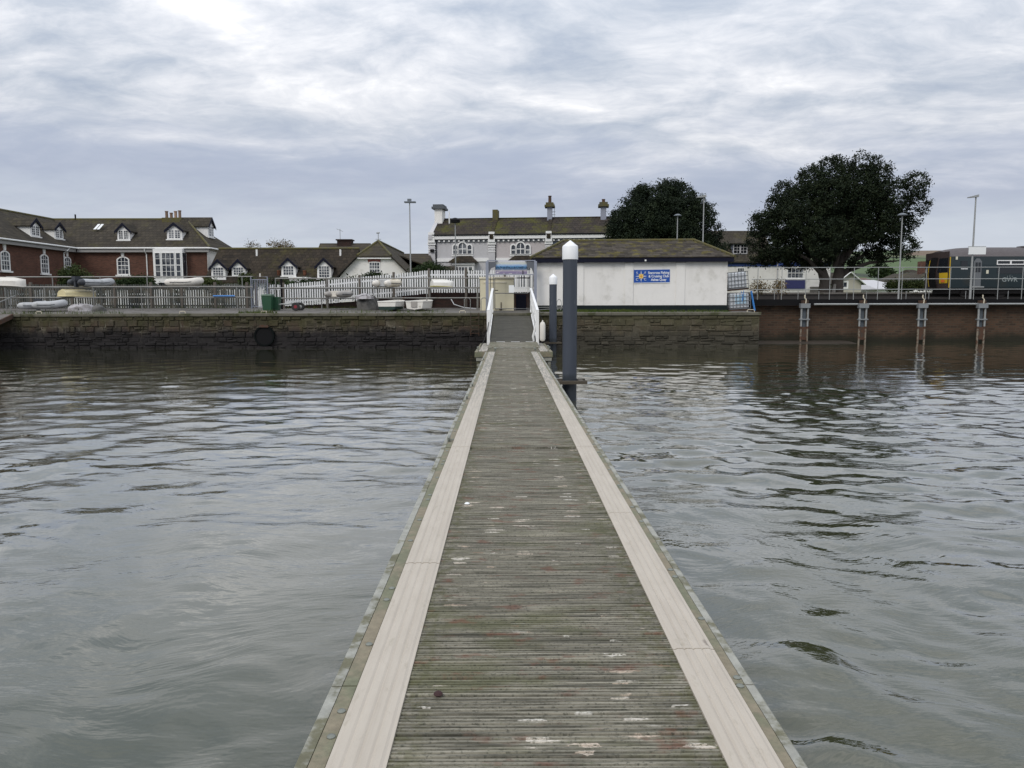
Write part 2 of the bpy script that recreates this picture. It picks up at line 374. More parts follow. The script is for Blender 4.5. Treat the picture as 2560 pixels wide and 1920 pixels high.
def roof_mat(name, c1, c2, moss, mossy=0.5, course=0.22, wide=0.3, axis='x'):
    """slates: courses follow the height, butts run along x (or y)"""
    m, g, p = begin(name); P = g.pos(); x, y, z = g.xyz(P)
    u = x if axis == 'x' else y
    t = g.new('ShaderNodeTexBrick'); g.put(t.inputs['Vector'], g.comb(u, z, 0.0)); t.inputs['Scale'].default_value = 1.0
    t.inputs['Brick Width'].default_value = wide; t.inputs['Row Height'].default_value = course; t.inputs['Mortar Size'].default_value = 0.01
    g.put(t.inputs['Color1'], c1); g.put(t.inputs['Color2'], c2); g.put(t.inputs['Mortar'], tuple(v * 0.45 for v in c1))
    c = t.outputs['Color']
    n = g.noise(P, 0.55, 7, 0.68); n2 = g.noise(g.vmul(P, (3, 3, 1)), 1.6, 6, 0.7)
    f = g.math('MULTIPLY', g.step(g.math('ADD', g.math('MULTIPLY', n, 0.7), g.math('MULTIPLY', n2, 0.3)), 0.60 - 0.2 * mossy, 0.72 - 0.1 * mossy), 0.85)
    c = g.mix(f, c, moss)
    c = g.mix(g.math('MULTIPLY', g.step(g.noise(P, 5, 5, 0.7), 0.64, 0.72), 0.5), c, (0.19, 0.18, 0.14))
    k = g.math('ADD', 0.6, g.math('MULTIPLY', g.noise(P, 2.6, 7, 0.75), 0.8)); c = g.mix(1.0, c, g.comb(k, k, k), 'MULTIPLY')
    g.put(p.inputs['Base Color'], c); p.inputs['Roughness'].default_value = 0.9; p.inputs['Specular IOR Level'].default_value = 0.1
    g.put(p.inputs['Normal'], g.bump(g.math('ADD', g.math('MULTIPLY', t.outputs['Fac'], -1.0), g.math('MULTIPLY', n2, 0.8)), 0.7, 0.03)); return m
M_SLATE = roof_mat('mossy_slate', (0.068, 0.059, 0.046), (0.044, 0.039, 0.033), (0.080, 0.074, 0.034), 0.5)
M_SLATE_Y = roof_mat('mossy_slate_wing', (0.068, 0.059, 0.046), (0.044, 0.039, 0.033), (0.080, 0.074, 0.034), 0.5, axis='y')
M_SLATE_D = roof_mat('cottage_slate', (0.050, 0.040, 0.030), (0.028, 0.024, 0.020), (0.062, 0.054, 0.024), 0.5)
M_SLATE_T = roof_mat('terrace_slate', (0.054, 0.044, 0.038), (0.036, 0.031, 0.028), (0.085, 0.085, 0.018), 0.7)
M_SLATE_DY = roof_mat('cottage_slate_side', (0.075, 0.065, 0.05), (0.055, 0.048, 0.04), (0.10, 0.09, 0.035), 0.5, axis='y')
M_TILE = roof_mat('clay_tile', (0.17, 0.075, 0.045), (0.13, 0.06, 0.04), (0.12, 0.10, 0.06), 0.3)
M_HUTSLATE = mat('hut_slate', (0.060, 0.052, 0.043), 0.9, 0.45, 5, (0.098, 0.084, 0.028), (0.49, 0.64), 1.8, spec=0.1, rand=0.35, bump=0.01, bscale=16)
M_MOSS = mat('ridge_moss', (0.105, 0.092, 0.03), 0.95, 0.4, 6, (0.085, 0.08, 0.05), (0.45, 0.6), 3.0, bump=0.02, bscale=12)

M_WHITE = mat('white_paint', (0.78, 0.78, 0.77), 0.55, 0.07, 2.5, streak=(7, 0.12, (0.52, 0.50, 0.45)))
M_RENDER = mat('white_render', (0.78, 0.765, 0.735), 0.85, 0.07, 1.6, (0.60, 0.585, 0.545), (0.50, 0.74), 1.1, streak=(2.2, 0.16, (0.55, 0.535, 0.50)), bump=0.006, bscale=40)
M_GREYRENDER = mat('grey_render', (0.49, 0.485, 0.50), 0.85, 0.06, 1.5, streak=(1.5, 0.2, (0.36, 0.35, 0.35)))
M_PINKRENDER = mat('pink_grey_render', (0.48, 0.445, 0.445), 0.85, 0.06, 1.5, streak=(1.5, 0.2, (0.38, 0.34, 0.33)))
M_BLUERENDER = mat('slate_blue_render', (0.115, 0.14, 0.19), 0.8, 0.08, 1.5)
M_CREAM = mat('cream_paint', (0.66, 0.61, 0.44), 0.6, 0.06, 2, streak=(5, 0.12, (0.5, 0.44, 0.3)))
M_NAVY = mat('navy_paint', (0.007, 0.008, 0.020), 0.6, 0.2, spec=0.15)
M_DARKGREEN = mat('dark_green_plinth', (0.008, 0.014, 0.015), 0.7, 0.3, spec=0.2)
M_BLACK = mat('black_paint', (0.007, 0.007, 0.008), 0.7, 0.2, spec=0.15)
M_GALV = mat('galvanised_steel', (0.33, 0.34, 0.335), 0.5, 0.15, 8, metal=0.35)
M_RAIL = mat('weathered_rail', (0.22, 0.22, 0.21), 0.55, 0.25, 6, (0.20, 0.15, 0.11), (0.58, 0.7), 4, metal=0.3)
M_GREYPAINT = mat('blue_grey_paint', (0.255, 0.275, 0.335), 0.5, 0.1, 3)
def pile_mat():
    m, g, p = begin('pile_steel'); P = g.pos(); x, y, z = g.xyz(P)
    n = g.noise(g.vmul(P, (6, 6, 0.5)), 1.5, 6, 0.65)
    c = g.mix(n, (0.030, 0.037, 0.052), (0.055, 0.066, 0.088))
    c = g.mix(g.math('MULTIPLY', g.step(g.noise(g.vmul(P, (16, 16, 0.25)), 1.0, 5, 0.7), 0.63, 0.7), 0.7), c, (0.03, 0.035, 0.05))
    c = g.mix(g.math('MULTIPLY', g.step(g.noise(g.vmul(P, (3, 3, 1.2)), 2.2, 5, 0.7), 0.6, 0.7), 0.35), c, (0.13, 0.14, 0.15))
    wet = g.math('SUBTRACT', 1.0, g.step(g.math('ADD', z, g.math('MULTIPLY', n, 0.12)), 0.55, 0.66), clamp=True)
    c = g.mix(g.math('MULTIPLY', wet, 0.9), c, (0.02, 0.026, 0.034))
    g.put(p.inputs['Base Color'], c); p.inputs['Roughness'].default_value = 0.42; return m
M_PILE = pile_mat()
M_CAP = mat('white_plastic', (0.82, 0.83, 0.84), 0.4, 0.05, 3)
M_RUST = mat('rusty_steel', (0.075, 0.036, 0.020), 0.85, 0.4, 8, (0.055, 0.04, 0.03), (0.45, 0.6), 5)
M_PALEPICKET = mat('white_picket', (0.74, 0.75, 0.76), 0.6, 0.12, 4, streak=(14, 0.25, (0.48, 0.47, 0.43)))
M_OLDPICKET = mat('weathered_picket', (0.055, 0.06, 0.055), 0.85, 0.4, 5, (0.085, 0.08, 0.065), (0.45, 0.6), 3, rand=0.25)
M_COLLAR = mat('collar_timber', (0.07, 0.058, 0.042), 0.9, 0.4, 8)
M_POST = mat('grey_timber_post', (0.115, 0.10, 0.085), 0.9, 0.35, 7, stretch=(3, 3, 0.6))
M_CONC = mat('quay_concrete', (0.125, 0.115, 0.105), 0.9, 0.3, 3, (0.065, 0.06, 0.045), (0.48, 0.65), 1.2, bump=0.01, bscale=18)
M_COPING = mat('coping_concrete', (0.115, 0.108, 0.082), 0.9, 0.45, 3.5, (0.052, 0.054, 0.024), (0.5, 0.64), 1.4, bump=0.015, bscale=16)
M_GLASS = mat('window_glass', (0.035, 0.042, 0.055), 0.06, 0.3, 1.2, (0.16, 0.17, 0.185), (0.5, 0.58), 1.3, spec=0.6)
M_DARKGLASS = mat('dark_glass', (0.012, 0.014, 0.018), 0.08, 0.2, spec=0.5)
M_PVC = mat('grey_pvc', (0.42, 0.43, 0.44), 0.5, 0.12, 4, (0.32, 0.33, 0.33), (0.5, 0.65), 3)
M_PVCWHITE = mat('white_pvc', (0.68, 0.645, 0.585), 0.5, 0.12, 4, (0.50, 0.47, 0.42), (0.54, 0.68), 3)
M_PVCCREAM = mat('cream_pvc', (0.60, 0.54, 0.42), 0.5, 0.12, 4)
M_TAUPE = mat('taupe_pvc', (0.33, 0.31, 0.285), 0.55, 0.15, 4)
M_DARKPVC = mat('charcoal_pvc', (0.03, 0.034, 0.042), 0.45, 0.2, 4)
M_YELLOW = mat('pale_yellow_gelcoat', (0.66, 0.58, 0.34), 0.45, 0.12, 4, (0.42, 0.36, 0.22), (0.56, 0.7), 3)
M_GEL = mat('white_gelcoat', (0.72, 0.70, 0.65), 0.4, 0.08, 4, (0.48, 0.46, 0.40), (0.58, 0.7), 3)
M_MOSSGEL = mat('algae_gelcoat', (0.40, 0.36, 0.14), 0.7, 0.25, 6)
M_BOATGREEN = mat('boat_green', (0.01, 0.03, 0.024), 0.4, 0.2)
M_TARP = mat('grey_tarpaulin', (0.10, 0.097, 0.09), 0.7, 0.3, 4, (0.055, 0.054, 0.05), (0.48, 0.6), 2, bump=0.02, bscale=9)
M_PALETARP = mat('pale_tarpaulin', (0.36, 0.345, 0.355), 0.65, 0.2, 4, (0.24, 0.225, 0.22), (0.5, 0.6), 3, bump=0.02, bscale=9)
M_BIN = mat('green_bin', (0.018, 0.072, 0.035), 0.45, 0.15, 4)
M_RUBBER = mat('rubber', (0.016, 0.016, 0.017), 0.7, 0.2)
M_RED = mat('red_rim', (0.22, 0.018, 0.03), 0.5, 0.15)
M_BLUE = mat('blue_paint', (0.03, 0.19, 0.52), 0.5, 0.12)
M_SIGNBLUE = mat('sign_blue', (0.008, 0.075, 0.36), 0.4, 0.06)
M_SIGNWHITE = mat('sign_white', (0.78, 0.80, 0.80), 0.5, 0.03)
M_SIGNYELLOW = mat('sign_yellow', (0.82, 0.58, 0.12), 0.5, 0.05)
M_SIGNRED = mat('sign_orange', (0.60, 0.14, 0.03), 0.5, 0.05)
M_IBC = mat('tank_plastic', (0.62, 0.645, 0.68), 0.4, 0.08, 3, (0.50, 0.54, 0.57), (0.5, 0.65), 2)
M_IBCBLUE = mat('tank_pale_blue', (0.40, 0.56, 0.68), 0.4, 0.08, 3)
M_TRAIN = mat('train_green', (0.008, 0.019, 0.023), 0.36, 0.12, 3, (0.020, 0.024, 0.022), (0.5, 0.7), 1.2)
M_TRAINROOF = mat('train_roof', (0.085, 0.073, 0.074), 0.7, 0.25, 3)
M_TRAINNOSE = mat('train_nose', (0.038, 0.026, 0.024), 0.55, 0.25, 3)
M_TRAINYELLOW = mat('train_yellow', (0.48, 0.32, 0.012), 0.5, 0.15, 4)
M_TRAINDOOR = mat('train_door', (0.13, 0.14, 0.15), 0.45, 0.15, 4)
M_UNDER = mat('underframe_grime', (0.03, 0.027, 0.026), 0.85, 0.4, 4)
M_LOGO = mat('logo_grey', (0.26, 0.30, 0.30), 0.5, 0.05)
M_TRUNK = mat('bark', (0.10, 0.085, 0.072), 0.95, 0.3, 5, bump=0.03, bscale=9)
M_BALLAST = mat('track_ballast', (0.085, 0.075, 0.066), 0.95, 0.5, 7, bump=0.03, bscale=14)
M_BEIGE = mat('beige_render', (0.42, 0.40, 0.34), 0.8, 0.08)
M_LAND = mat('land_ground', (0.10, 0.105, 0.06), 0.95, 0.3, 0.6)
def leaf_mat(name, c1, c2, c3, tip=0.0):
    m, g, p = begin(name); P = g.pos()
    n = g.noise(P, 1.1, 5, 0.65); n2 = g.noise(P, 7, 3, 0.6)
    c = g.mix(g.step(n, 0.4, 0.62), c1, c2); c = g.mix(g.math('MULTIPLY', g.step(n2, 0.55, 0.7), 0.6), c, c3)
    g.put(p.inputs['Base Color'], c); p.inputs['Roughness'].default_value = 0.7; p.inputs['Specular IOR Level'].default_value = 0.12
    return m
M_OAK = leaf_mat('holm_oak_leaf', (0.010, 0.017, 0.010), (0.020, 0.030, 0.014), (0.034, 0.043, 0.020))
M_OAK2 = leaf_mat('broad_oak_leaf', (0.010, 0.017, 0.009), (0.020, 0.030, 0.013), (0.044, 0.042, 0.018))
M_SHRUB = leaf_mat('shrub_leaf', (0.035, 0.055, 0.018), (0.06, 0.075, 0.025), (0.09, 0.09, 0.035))
M_HEDGE = leaf_mat('hedge_leaf', (0.018, 0.032, 0.012), (0.03, 0.05, 0.016), (0.045, 0.06, 0.02))
M_AUTUMN = leaf_mat('autumn_leaf', (0.16, 0.12, 0.06), (0.11, 0.09, 0.05), (0.2, 0.15, 0.08))
M_GRASS = leaf_mat('grass_blade', (0.045, 0.075, 0.014), (0.08, 0.10, 0.022), (0.10, 0.10, 0.03))
def hill_mat():
    m, g, p = begin('hill_fields'); P = g.pos()
    v = g.new('ShaderNodeTexVoronoi'); g.put(v.inputs['Vector'], g.vmul(g.vadd(P, g.vmul(g.noise(P, 0.01, 3, 0.5, col=True), (40, 40, 0))), (1, 0.6, 0))); v.inputs['Scale'].default_value = 0.011
    r, gg, b = g.xyz(v.outputs['Color'])
    c = g.mix(g.step(r, 0.55, 0.6), (0.065, 0.105, 0.035), (0.105, 0.12, 0.055)); c = g.mix(g.step(gg, 0.8, 0.85), c, (0.14, 0.10, 0.065))
    ed = g.new('ShaderNodeTexVoronoi', feature='DISTANCE_TO_EDGE'); g.put(ed.inputs['Vector'], g.vmul(g.vadd(P, g.vmul(g.noise(P, 0.01, 3, 0.5, col=True), (40, 40, 0))), (1, 0.6, 0))); ed.inputs['Scale'].default_value = 0.011
    c = g.mix(g.math('SUBTRACT', 1.0, g.step(ed.outputs[0], 0.015, 0.05), clamp=True), c, (0.022, 0.032, 0.016))
    k = g.math('ADD', 0.75, g.math('MULTIPLY', g.noise(P, 0.05, 6, 0.7), 0.5)); c = g.mix(1.0, c, g.comb(k, k, k), 'MULTIPLY')
    g.put(p.inputs['Base Color'], c); p.inputs['Roughness'].default_value = 0.95; return m
M_HILL = hill_mat()

def water_mat():
    m, g, p = begin('estuary_water'); P = g.pos(); x, y, z = g.xyz(P)
    g.put(p.inputs['Base Color'], g.mix(g.noise(P, 0.25, 3, 0.5), (0.040, 0.042, 0.019), (0.056, 0.062, 0.033)))
    p.inputs['Roughness'].default_value = 0.025; p.inputs['IOR'].default_value = 1.45; p.inputs['Coat Weight'].default_value = 1.0; p.inputs['Coat IOR'].default_value = 1.36; p.inputs['Coat Roughness'].default_value = 0.02
    warp = g.vadd(P, g.vmul(g.vadd(g.noise(P, 0.5, 2, 0.5, col=True), (-0.5, -0.5, -0.5)), (1.6, 1.6, 0)))
    a = g.noise(g.vmul(warp, (1.0, 2.1, 1)), 2.6, 3, 0.5)
    b = g.noise(g.vmul(g.vadd(warp, (5, 3, 0)), (2.2, 5.5, 1)), 4.5, 2, 0.5)
    calm = g.step(g.noise(g.vmul(P, (0.10, 0.22, 1)), 1.0, 3, 0.5), 0.36, 0.66)
    b2 = g.math('MULTIPLY', b, g.math('ADD', 0.08, g.math('MULTIPLY', calm, 0.4)))
    h = g.math('MULTIPLY', g.math('ADD', g.math('MULTIPLY', a, 1.0), b2), g.math('SUBTRACT', 1.0, g.math('MULTIPLY', g.step(y, 9.0, 27.0), 0.7)))   # sheltered under the quay
    nb = g.bump(h, 0.6, 0.013); g.put(p.inputs['Normal'], nb); g.put(p.inputs['Coat Normal'], nb); return m
M_WATER = water_mat()
# ------------------------------------------------------------------ water
def build_water():
    nr, nc = 760, 700
    ys = 0.9 * (41.5 / 0.9) ** np.linspace(0, 1, nr)
    s = np.linspace(-1, 1, nc)
    Yg = np.repeat(ys[:, None], nc, 1); Xg = s[None, :] * (7.5 + Yg * 0.95)
    cell = np.maximum(np.gradient(ys)[:, None], (2 * (7.5 + Yg * 0.95)) / nc)
    rng = np.random.default_rng(3); Z = np.zeros_like(Yg)
    def patch(fx, fy, seed):
        r = np.random.default_rng(seed); o = np.zeros_like(Yg)
        for k in range(6):
            a, b, c = r.normal(0, fx), r.normal(0, fy), r.uniform(0, 6.28); o += np.sin(a * Xg + b * Yg + c)
        return 1 / (1 + np.exp(-o * 0.9))
    p1, p2, p3 = patch(0.25, 0.35, 1), patch(0.35, 0.6, 2), patch(0.6, 0.5, 5)
    wob = 0.5 * np.sin(0.31 * Xg + 0.53 * Yg) + 0.4 * np.sin(0.9 * Xg - 0.47 * Yg + 1.2)
    for k in range(90):
        lam = 0.17 * (1.7 / 0.17) ** rng.uniform(0, 1)
        th = rng.normal(rad(82), rad(42)) if k % 3 else rng.uniform(0, math.pi)
        amp = 0.0112 * min(1.0, lam / 0.30) * lam / (2 * math.pi) * rng.uniform(0.5, 1.4)
        kx, ky = 2 * math.pi / lam * math.cos(th), 2 * math.pi / lam * math.sin(th)
        fade = np.clip(lam / (2.6 * cell) - 0.25, 0, 1)
        pat = (p1, p2, p3)[k % 3]
        Z += amp * fade * (0.2 + 1.6 * pat) * np.sin(kx * Xg + ky * Yg + rng.uniform(0, 6.28) + wob * rng.uniform(0.5, 2.0))
    # the river side is livelier than the lee of the pontoon
    Z *= 0.70 + 0.92 / (1 + np.exp(-(Xg - 0.6) * 1.5))
    sh = np.clip((Yg - 8) / 19, 0, 1); Z *= 1 - 0.68 * sh * sh * (3 - 2 * sh)      # calmer in the lee of the quay
    v = np.stack([Xg, Yg, Z], -1).reshape(-1, 3)
    i = np.arange((nr - 1) * nc).reshape(nr - 1, nc)[:, :-1].ravel()
    q = np.stack([i, i + 1, i + nc + 1, i + nc], -1)
    b = len(v)
    outer = np.array([(-400, -300, -0.07), (400, -300, -0.07), (400, 41.4, -0.07), (-400, 41.4, -0.07)])
    v = np.vstack([v, outer]); q = np.vstack([q, [[b, b + 1, b + 2, b + 3]]])
    me = bpy.data.meshes.new('water'); me.vertices.add(len(v)); me.vertices.foreach_set('co', v.ravel())
    me.loops.add(q.size); me.loops.foreach_set('vertex_index', q.ravel())
    me.polygons.add(len(q)); me.polygons.foreach_set('loop_start', np.arange(0, q.size, 4)); me.polygons.foreach_set('loop_total', np.full(len(q), 4))
    me.polygons.foreach_set('use_smooth', np.ones(len(q), bool)); me.materials.append(M_WATER); me.update(calc_edges=True)
    tag(link('water', me), kind='structure')
build_water()

# ------------------------------------------------------------------ ground and hills (one sheet to the horizon)
def build_ground():
    ys = np.concatenate([[42.6, 60, 90, 130], np.linspace(170, 1000, 42), [1200, 1600, 2400]])
    xs = np.linspace(-1800, 1800, 121)
    v = []; f = []
    for y in ys:
        for x in xs:
            t = min(1, max(0, (y - 170) / 700)); t = t * t * (3 - 2 * t)
            ridge = 43 + 5 * math.sin(x / 190 + 0.6) + 3.5 * math.sin(x / 67 + 2) + 0.008 * x
            v.append((x, y, 1.78 + t * ridge + (3 * t * math.sin(x / 31 + y / 57))))
    n = len(xs)
    for j in range(len(ys) - 1):
        for i in range(n - 1): f.append((j * n + i, j * n + i + 1, (j + 1) * n + i + 1, (j + 1) * n + i))
    structure('ground', MB().add(v, f), M_HILL, True)
build_ground()

# ------------------------------------------------------------------ quay: paving, coping slabs, stone wall built stone by stone
QY, QZ = 36.0, 1.60
mb = MB(); mb.prismx([(QY + 0.55, QZ - 0.3), (43.2, QZ - 0.3), (43.2, 1.84), (QY + 0.55, QZ)], -60, 11.75)
structure('quay_paving', mb, M_CONC)
t = thing('quay_wall', 'long rough stone quay wall, weedy above and black at the tide line', 'wall', (0, QY, 0))
mb = MB().box(-60, 11.72, 0.028, 0.5, -1.2, QZ - 0.115); part('wall_core', mb, M_MORTAR, t)
rr = random.Random(11)
stones = []
z = -0.25
while z < QZ - 0.14:
    h = rr.uniform(0.13, 0.30); h = min(h, QZ - 0.125 - z)
    if h < 0.08: break
    x = -27.0 + rr.uniform(0, 0.3)
    while x < 11.72:
        big = x > 2 or rr.random() < 0.25
        wd = rr.uniform(0.32, 0.85) if big else rr.uniform(0.22, 0.55)
        if 11.72 - (x + wd) < 0.2: wd = 11.72 - x
        if h > 0.2 and rr.random() < 0.33:          # two thin stones where a course divides
            zm = z + h * rr.uniform(0.4, 0.6); xm = x + wd * rr.uniform(0.35, 0.65)
            stones.append((x, x + wd, z, zm)); stones.append((x, xm, zm, z + h)); stones.append((xm, x + wd, zm, z + h))
        else: stones.append((x, x + wd, z, z + h))
        x += wd
    z += h
stones.sort(key=lambda q: -(q[1] - q[0]) * (q[3] - q[2]) * (1.6 if q[0] > 2 else 1) * (0.2 if q[3] < 0.1 else 1))
def stone_mesh(mb, x0, x1, z0, z1, r):
    g = 0.012; x0 += g; x1 -= g; z0 += g * 0.8; z1 -= g * 0.8
    j = lambda a: r.uniform(-a, a)
    d = r.uniform(-0.03, 0.05)
    back = [(x0 + j(.02), 0.12, z0 + j(.016)), (x1 + j(.02), 0.12, z0 + j(.016)), (x1 + j(.02), 0.12, z1 + j(.016)), (x0 + j(.02), 0.12, z1 + j(.016))]
    mid = [(b[0], 0.035 - d, b[2]) for b in back]
    c = 0.03
    fr = [(mid[0][0] + c, -d + j(.02), mid[0][2] + c * .8), (mid[1][0] - c, -d + j(.02), mid[1][2] + c * .8), (mid[2][0] - c, -d + j(.02), mid[2][2] - c * .8), (mid[3][0] + c, -d + j(.02), mid[3][2] - c * .8)]
    f = [(8, 9, 10, 11)]
    for a in (0, 4):
        for k in range(4): f.append((a + k, a + (k + 1) % 4, a + 4 + (k + 1) % 4, a + 4 + k))
    mb.add(back + mid + fr, f)
rest = MB()
for k, q in enumerate(stones):
    if k < 300:
        mb = MB(); stone_mesh(mb, *q, rr); part('stone', mb, M_STONE, t)
    else: stone_mesh(rest, *q, rr)
tag(part('small_stones', rest, M_STONE, t), kind='stuff')
x = -60.0; k = 0
while x < 11.75:
    wd = min(rr.uniform(1.4, 2.3), 11.78 - x)
    mb = MB(); oy = rr.uniform(-0.03, 0.01); b = 0.02
    prof = [(-0.05 + oy, QZ - 0.12), (0.58, QZ - 0.12), (0.58, QZ + 0.004), (-0.03 + oy, QZ + 0.004 + rr.uniform(0, .012)), (-0.05 + oy, QZ - 0.02)]
    mb.prismx(prof, x + 0.006, x + wd - 0.006); part('coping_slab', mb, M_COPING, t); x += wd
# weed and grass hanging over the coping, and along the foot of the club hut
def grass(name, n, boxes, h, mat_, seed, parent=None):
    r = np.random.default_rng(seed); mb = MB()
    for k in range(n):
        x0, x1, y0, y1, z = boxes[r.integers(len(boxes))]
        x, y = r.uniform(x0, x1), r.uniform(y0, y1); hh = h * r.uniform(0.4, 1.2); a = r.uniform(0, 3.14); lw = 0.012
        tx, ty = r.normal(0, hh * 0.35), r.normal(0, hh * 0.35)
        dx, dy = math.cos(a) * lw, math.sin(a) * lw
        mb.add([(x - dx, y - dy, z), (x + dx, y + dy, z), (x + tx, y + ty, z + hh)], [(0, 1, 2)])
    return part(name, mb, mat_, parent)
tag(grass('grass', 5200, [(2.6, 10.6, 36.5, 38.15, 1.615), (3.2, 6.0, 37.3, 38.15, 1.63), (1.6, 2.6, 37.4, 38.1, 1.62)], 0.13, M_GRASS, 4), 'green grass growing along the foot of the white club hut', 'grass', kind='stuff')
tag(grass('weeds', 1500, [(-25, -18, 36.3, 36.6, 1.6), (-12.6, -10.8, 36.1, 36.6, 1.6), (-8.5, -3, 36.4, 38, 1.6), (-22, -15, 42.3, 42.8, 1.8), (-12, -5, 41.6, 42.2, 1.78)], 0.2, M_GRASS, 6), 'rough weeds sprouting along the quay edge and fence foot', 'weeds', kind='stuff')

# ------------------------------------------------------------------ railway side: sea wall, ballast, track, far platform
solid('sea_wall', MB().box(11.9, 60, 40.15, 41.1, -1, 1.895), M_SEAWALL, 'brown brick sea wall standing in the water below the railway', 'wall')
mb = MB(); mb.box(11.8, 60, 41.1, 62, 1.5, 2.14); structure('track_bed', mb, M_BALLAST)
mb = MB().prismx([(40.6, -0.6), (40.6, 0.1), (39.3, 0.06), (38.4, -0.02), (37.6, -0.3), (37.6, -0.6)], 11.8, 17.5); structure('mud_bank', mb, mat('mud', (0.045, 0.036, 0.027), 0.6, 0.3, 3))
t = thing('railway_track', 'steel railway track on dark ballast beneath the train', 'track', (36, 50, 2.14))
for yy in (-0.72, 0.72): part('rail', MB().box(-24, 24, yy - 0.035, yy + 0.035, 0.08, 0.24), M_UNDER, t)
mb = MB()
for k in range(70): mb.box(-23.8 + k * 0.68, -23.55 + k * 0.68, -1.3, 1.3, 0.0, 0.09)
part('sleepers', mb, M_UNDER, t)
mb = MB().box(13, 60, 53.2, 57.0, 2.1, 2.62); mb2 = MB().box(13, 60, 53.1, 53.9, 2.62, 2.74)
t = thing('station_platform', 'low railway platform with pale coping across the track', 'platform', (36, 55, 2.1))
mb.xf(Matrix.Translation((-36, -55, -2.1))); mb2.xf(Matrix.Translation((-36, -55, -2.1)))
part('platform_wall', mb, M_UNDER, t); part('coping', mb2, M_CONC, t)

# black footway beam, guard railing, piled steel supports
solid('footway_beam', MB().box(12.4, 60, 39.75, 40.4, 1.90, 2.22), M_BLACK, 'black timber footway beam along the top of the sea wall, deepened for shade', 'beam')  # beam's black lower edge is extended down to stand for the shade beneath it
t = thing('guard_railing', 'grey three-rail guard railing beside the railway above the sea wall', 'railing', (23, 39.75, 2.22))
RY = 39.72
zz = [at(2200, y, RY).z for y in (668.5, 697.5, 723.5)]
x0 = at(1880, 700, RY).x
for zt in zz: part('rail', MB().path([(x0 - 23, 0, zt - 2.22), (60 - 23, 0, zt - 2.22)], 0.018, 8), M_GALV, t, True)
px = 1895.0; pmesh = MB().path([(0, 0.0, -0.02), (0, 0, zz[0] - 2.22)], 0.017, 8).mesh('post', M_GALV, True)
while px < 2640: link('post', pmesh, t, (at(px, 700, RY).x - 23, -0.0, 0)); px += 60.2
smesh = MB().path([(0, 0, 0), (0, 0, 0.42)], 0.016, 6).mesh('stub_post', M_GALV, True)
for px in (1936, 1995, 2047, 2117, 2166, 2265, 2322, 2414, 2520): link('stub_post', smesh, t, (at(px, 740, 40.3).x - 23, 0.55, 0))
solid('service_pipe', MB().path([(at(2030, 760, 39.9).x, 39.62, at(2200, 760.5, 39.6).z), (60, 39.62, at(2200, 760.5, 39.6).z)], 0.05, 10), M_GALV, 'pale grey pipe running level along the sea wall under the footway', 'pipe', smooth=True)

def bent(px, label):
    p = at(px, 800, 39.55); z1, z2 = at(px, 758.5, 39.5).z, at(px, 770, 39.5).z; zt = at(px, 797, 39.5).z; zr = at(px, 816, 39.5).z
    t = thing('pier_support', label, 'support', (p.x, 39.5, 0), group='steel supports in front of the sea wall')
    part('cap', MB().box(-0.24, 0.24, -0.12, 0.14, z2, z1), mat('cap_steel', (0.20, 0.215, 0.225), 0.6, 0.2, 6), t)
    for s in (-1, 1):
        c = part('column', MB().path([(0.165 * s, 0, zr), (0.165 * s, 0, z2)], 0.05, 10), M_GALV, t, True)
        part('rusty_sleeve', MB().path([(0.165 * s, 0, zr - 0.12), (0.165 * s, 0, zr - 0.002)], 0.056, 10), M_RUST, c, True)
        part('stained_foot', MB().path([(0.165 * s, 0, -0.8), (0.165 * s, 0, zr - 0.122)], 0.05, 10), mat('stained_steel', (0.20, 0.17, 0.13), 0.7, 0.4, 8, (0.10, 0.05, 0.03), (0.5, 0.6), 6), c, True)
        part('collar', MB().path([(0.165 * s, 0, zt - 0.02), (0.165 * s, 0, zt + 0.05)], 0.065, 10), M_GALV, t, True)
    part('tie', MB().bar((-0.26, 0, zt - 0.03), (0.26, 0, zt - 0.03), 0.16, 0.06), mat('cap_steel', (0.20, 0.215, 0.225)), t)
    part('back_plate', MB().box(-0.11, 0.11, 0.08, 0.13, 0.2, z2), mat('plate_grey', (0.07, 0.085, 0.10), 0.6, 0.3), t)
    part('rust_box', MB().box(-0.115, 0.115, -0.03, 0.1, 0.15, zr - 0.03), M_RUST, t)
    part('head_timber', MB().box(-0.13, 0.16, -0.05, 0.2, z1, z1 + 0.16), M_RUST, t)
    zb = at(px, 737, 39.5).z
    part('bent_rod', MB().path([(0.0, -0.1, z1), (0.02, -0.1, z1 + 0.2), (-0.06, -0.1, z1 + 0.28), (-0.06, -0.1, zb)], 0.03, 8), M_PVCCREAM, t, True)
for px, nth in ((2010, 'first'), (2155.5, 'second'), (2303, 'third'), (2452, 'fourth')): bent(px, nth + ' twin-column steel support of the footway, counted from the stone quay end')

# ------------------------------------------------------------------ pontoon
DZ = 0.45
def board_mesh(wd, x0, x1, r, ngroove=6):
    """one grooved board across the deck: ridges and grooves run along x"""
    prof = [(0, -0.032)]; p = wd / ngroove
    for k in range(ngroove):
        a = k * p; wj = r.uniform(-0.001, 0.001); hz = r.uniform(-0.0025, 0)
        prof += [(a + 0.003, -0.010 if k else -0.004), (a + 0.0052, hz), (a + p - 0.0052 + wj, hz), (a + p - 0.003, -0.010 if k < ngroove - 1 else -0.004)]
    prof += [(wd, -0.032)]
    n = len(prof); mb = MB()
    mb.add([(x0, y, z) for y, z in prof] + [(x1, y, z) for y, z in prof], [(i, i + 1, n + i + 1, n + i) for i in range(n - 1)] + [tuple(range(n - 1, -1, -1)), tuple(range(n, 2 * n))])
    return mb
PIT = 0.145
pont = thing('pontoon', 'long weathered grey timber pontoon walkway with pale edge strips', 'pontoon', (0.15, 2, DZ))
lx = -0.15; ly = -2
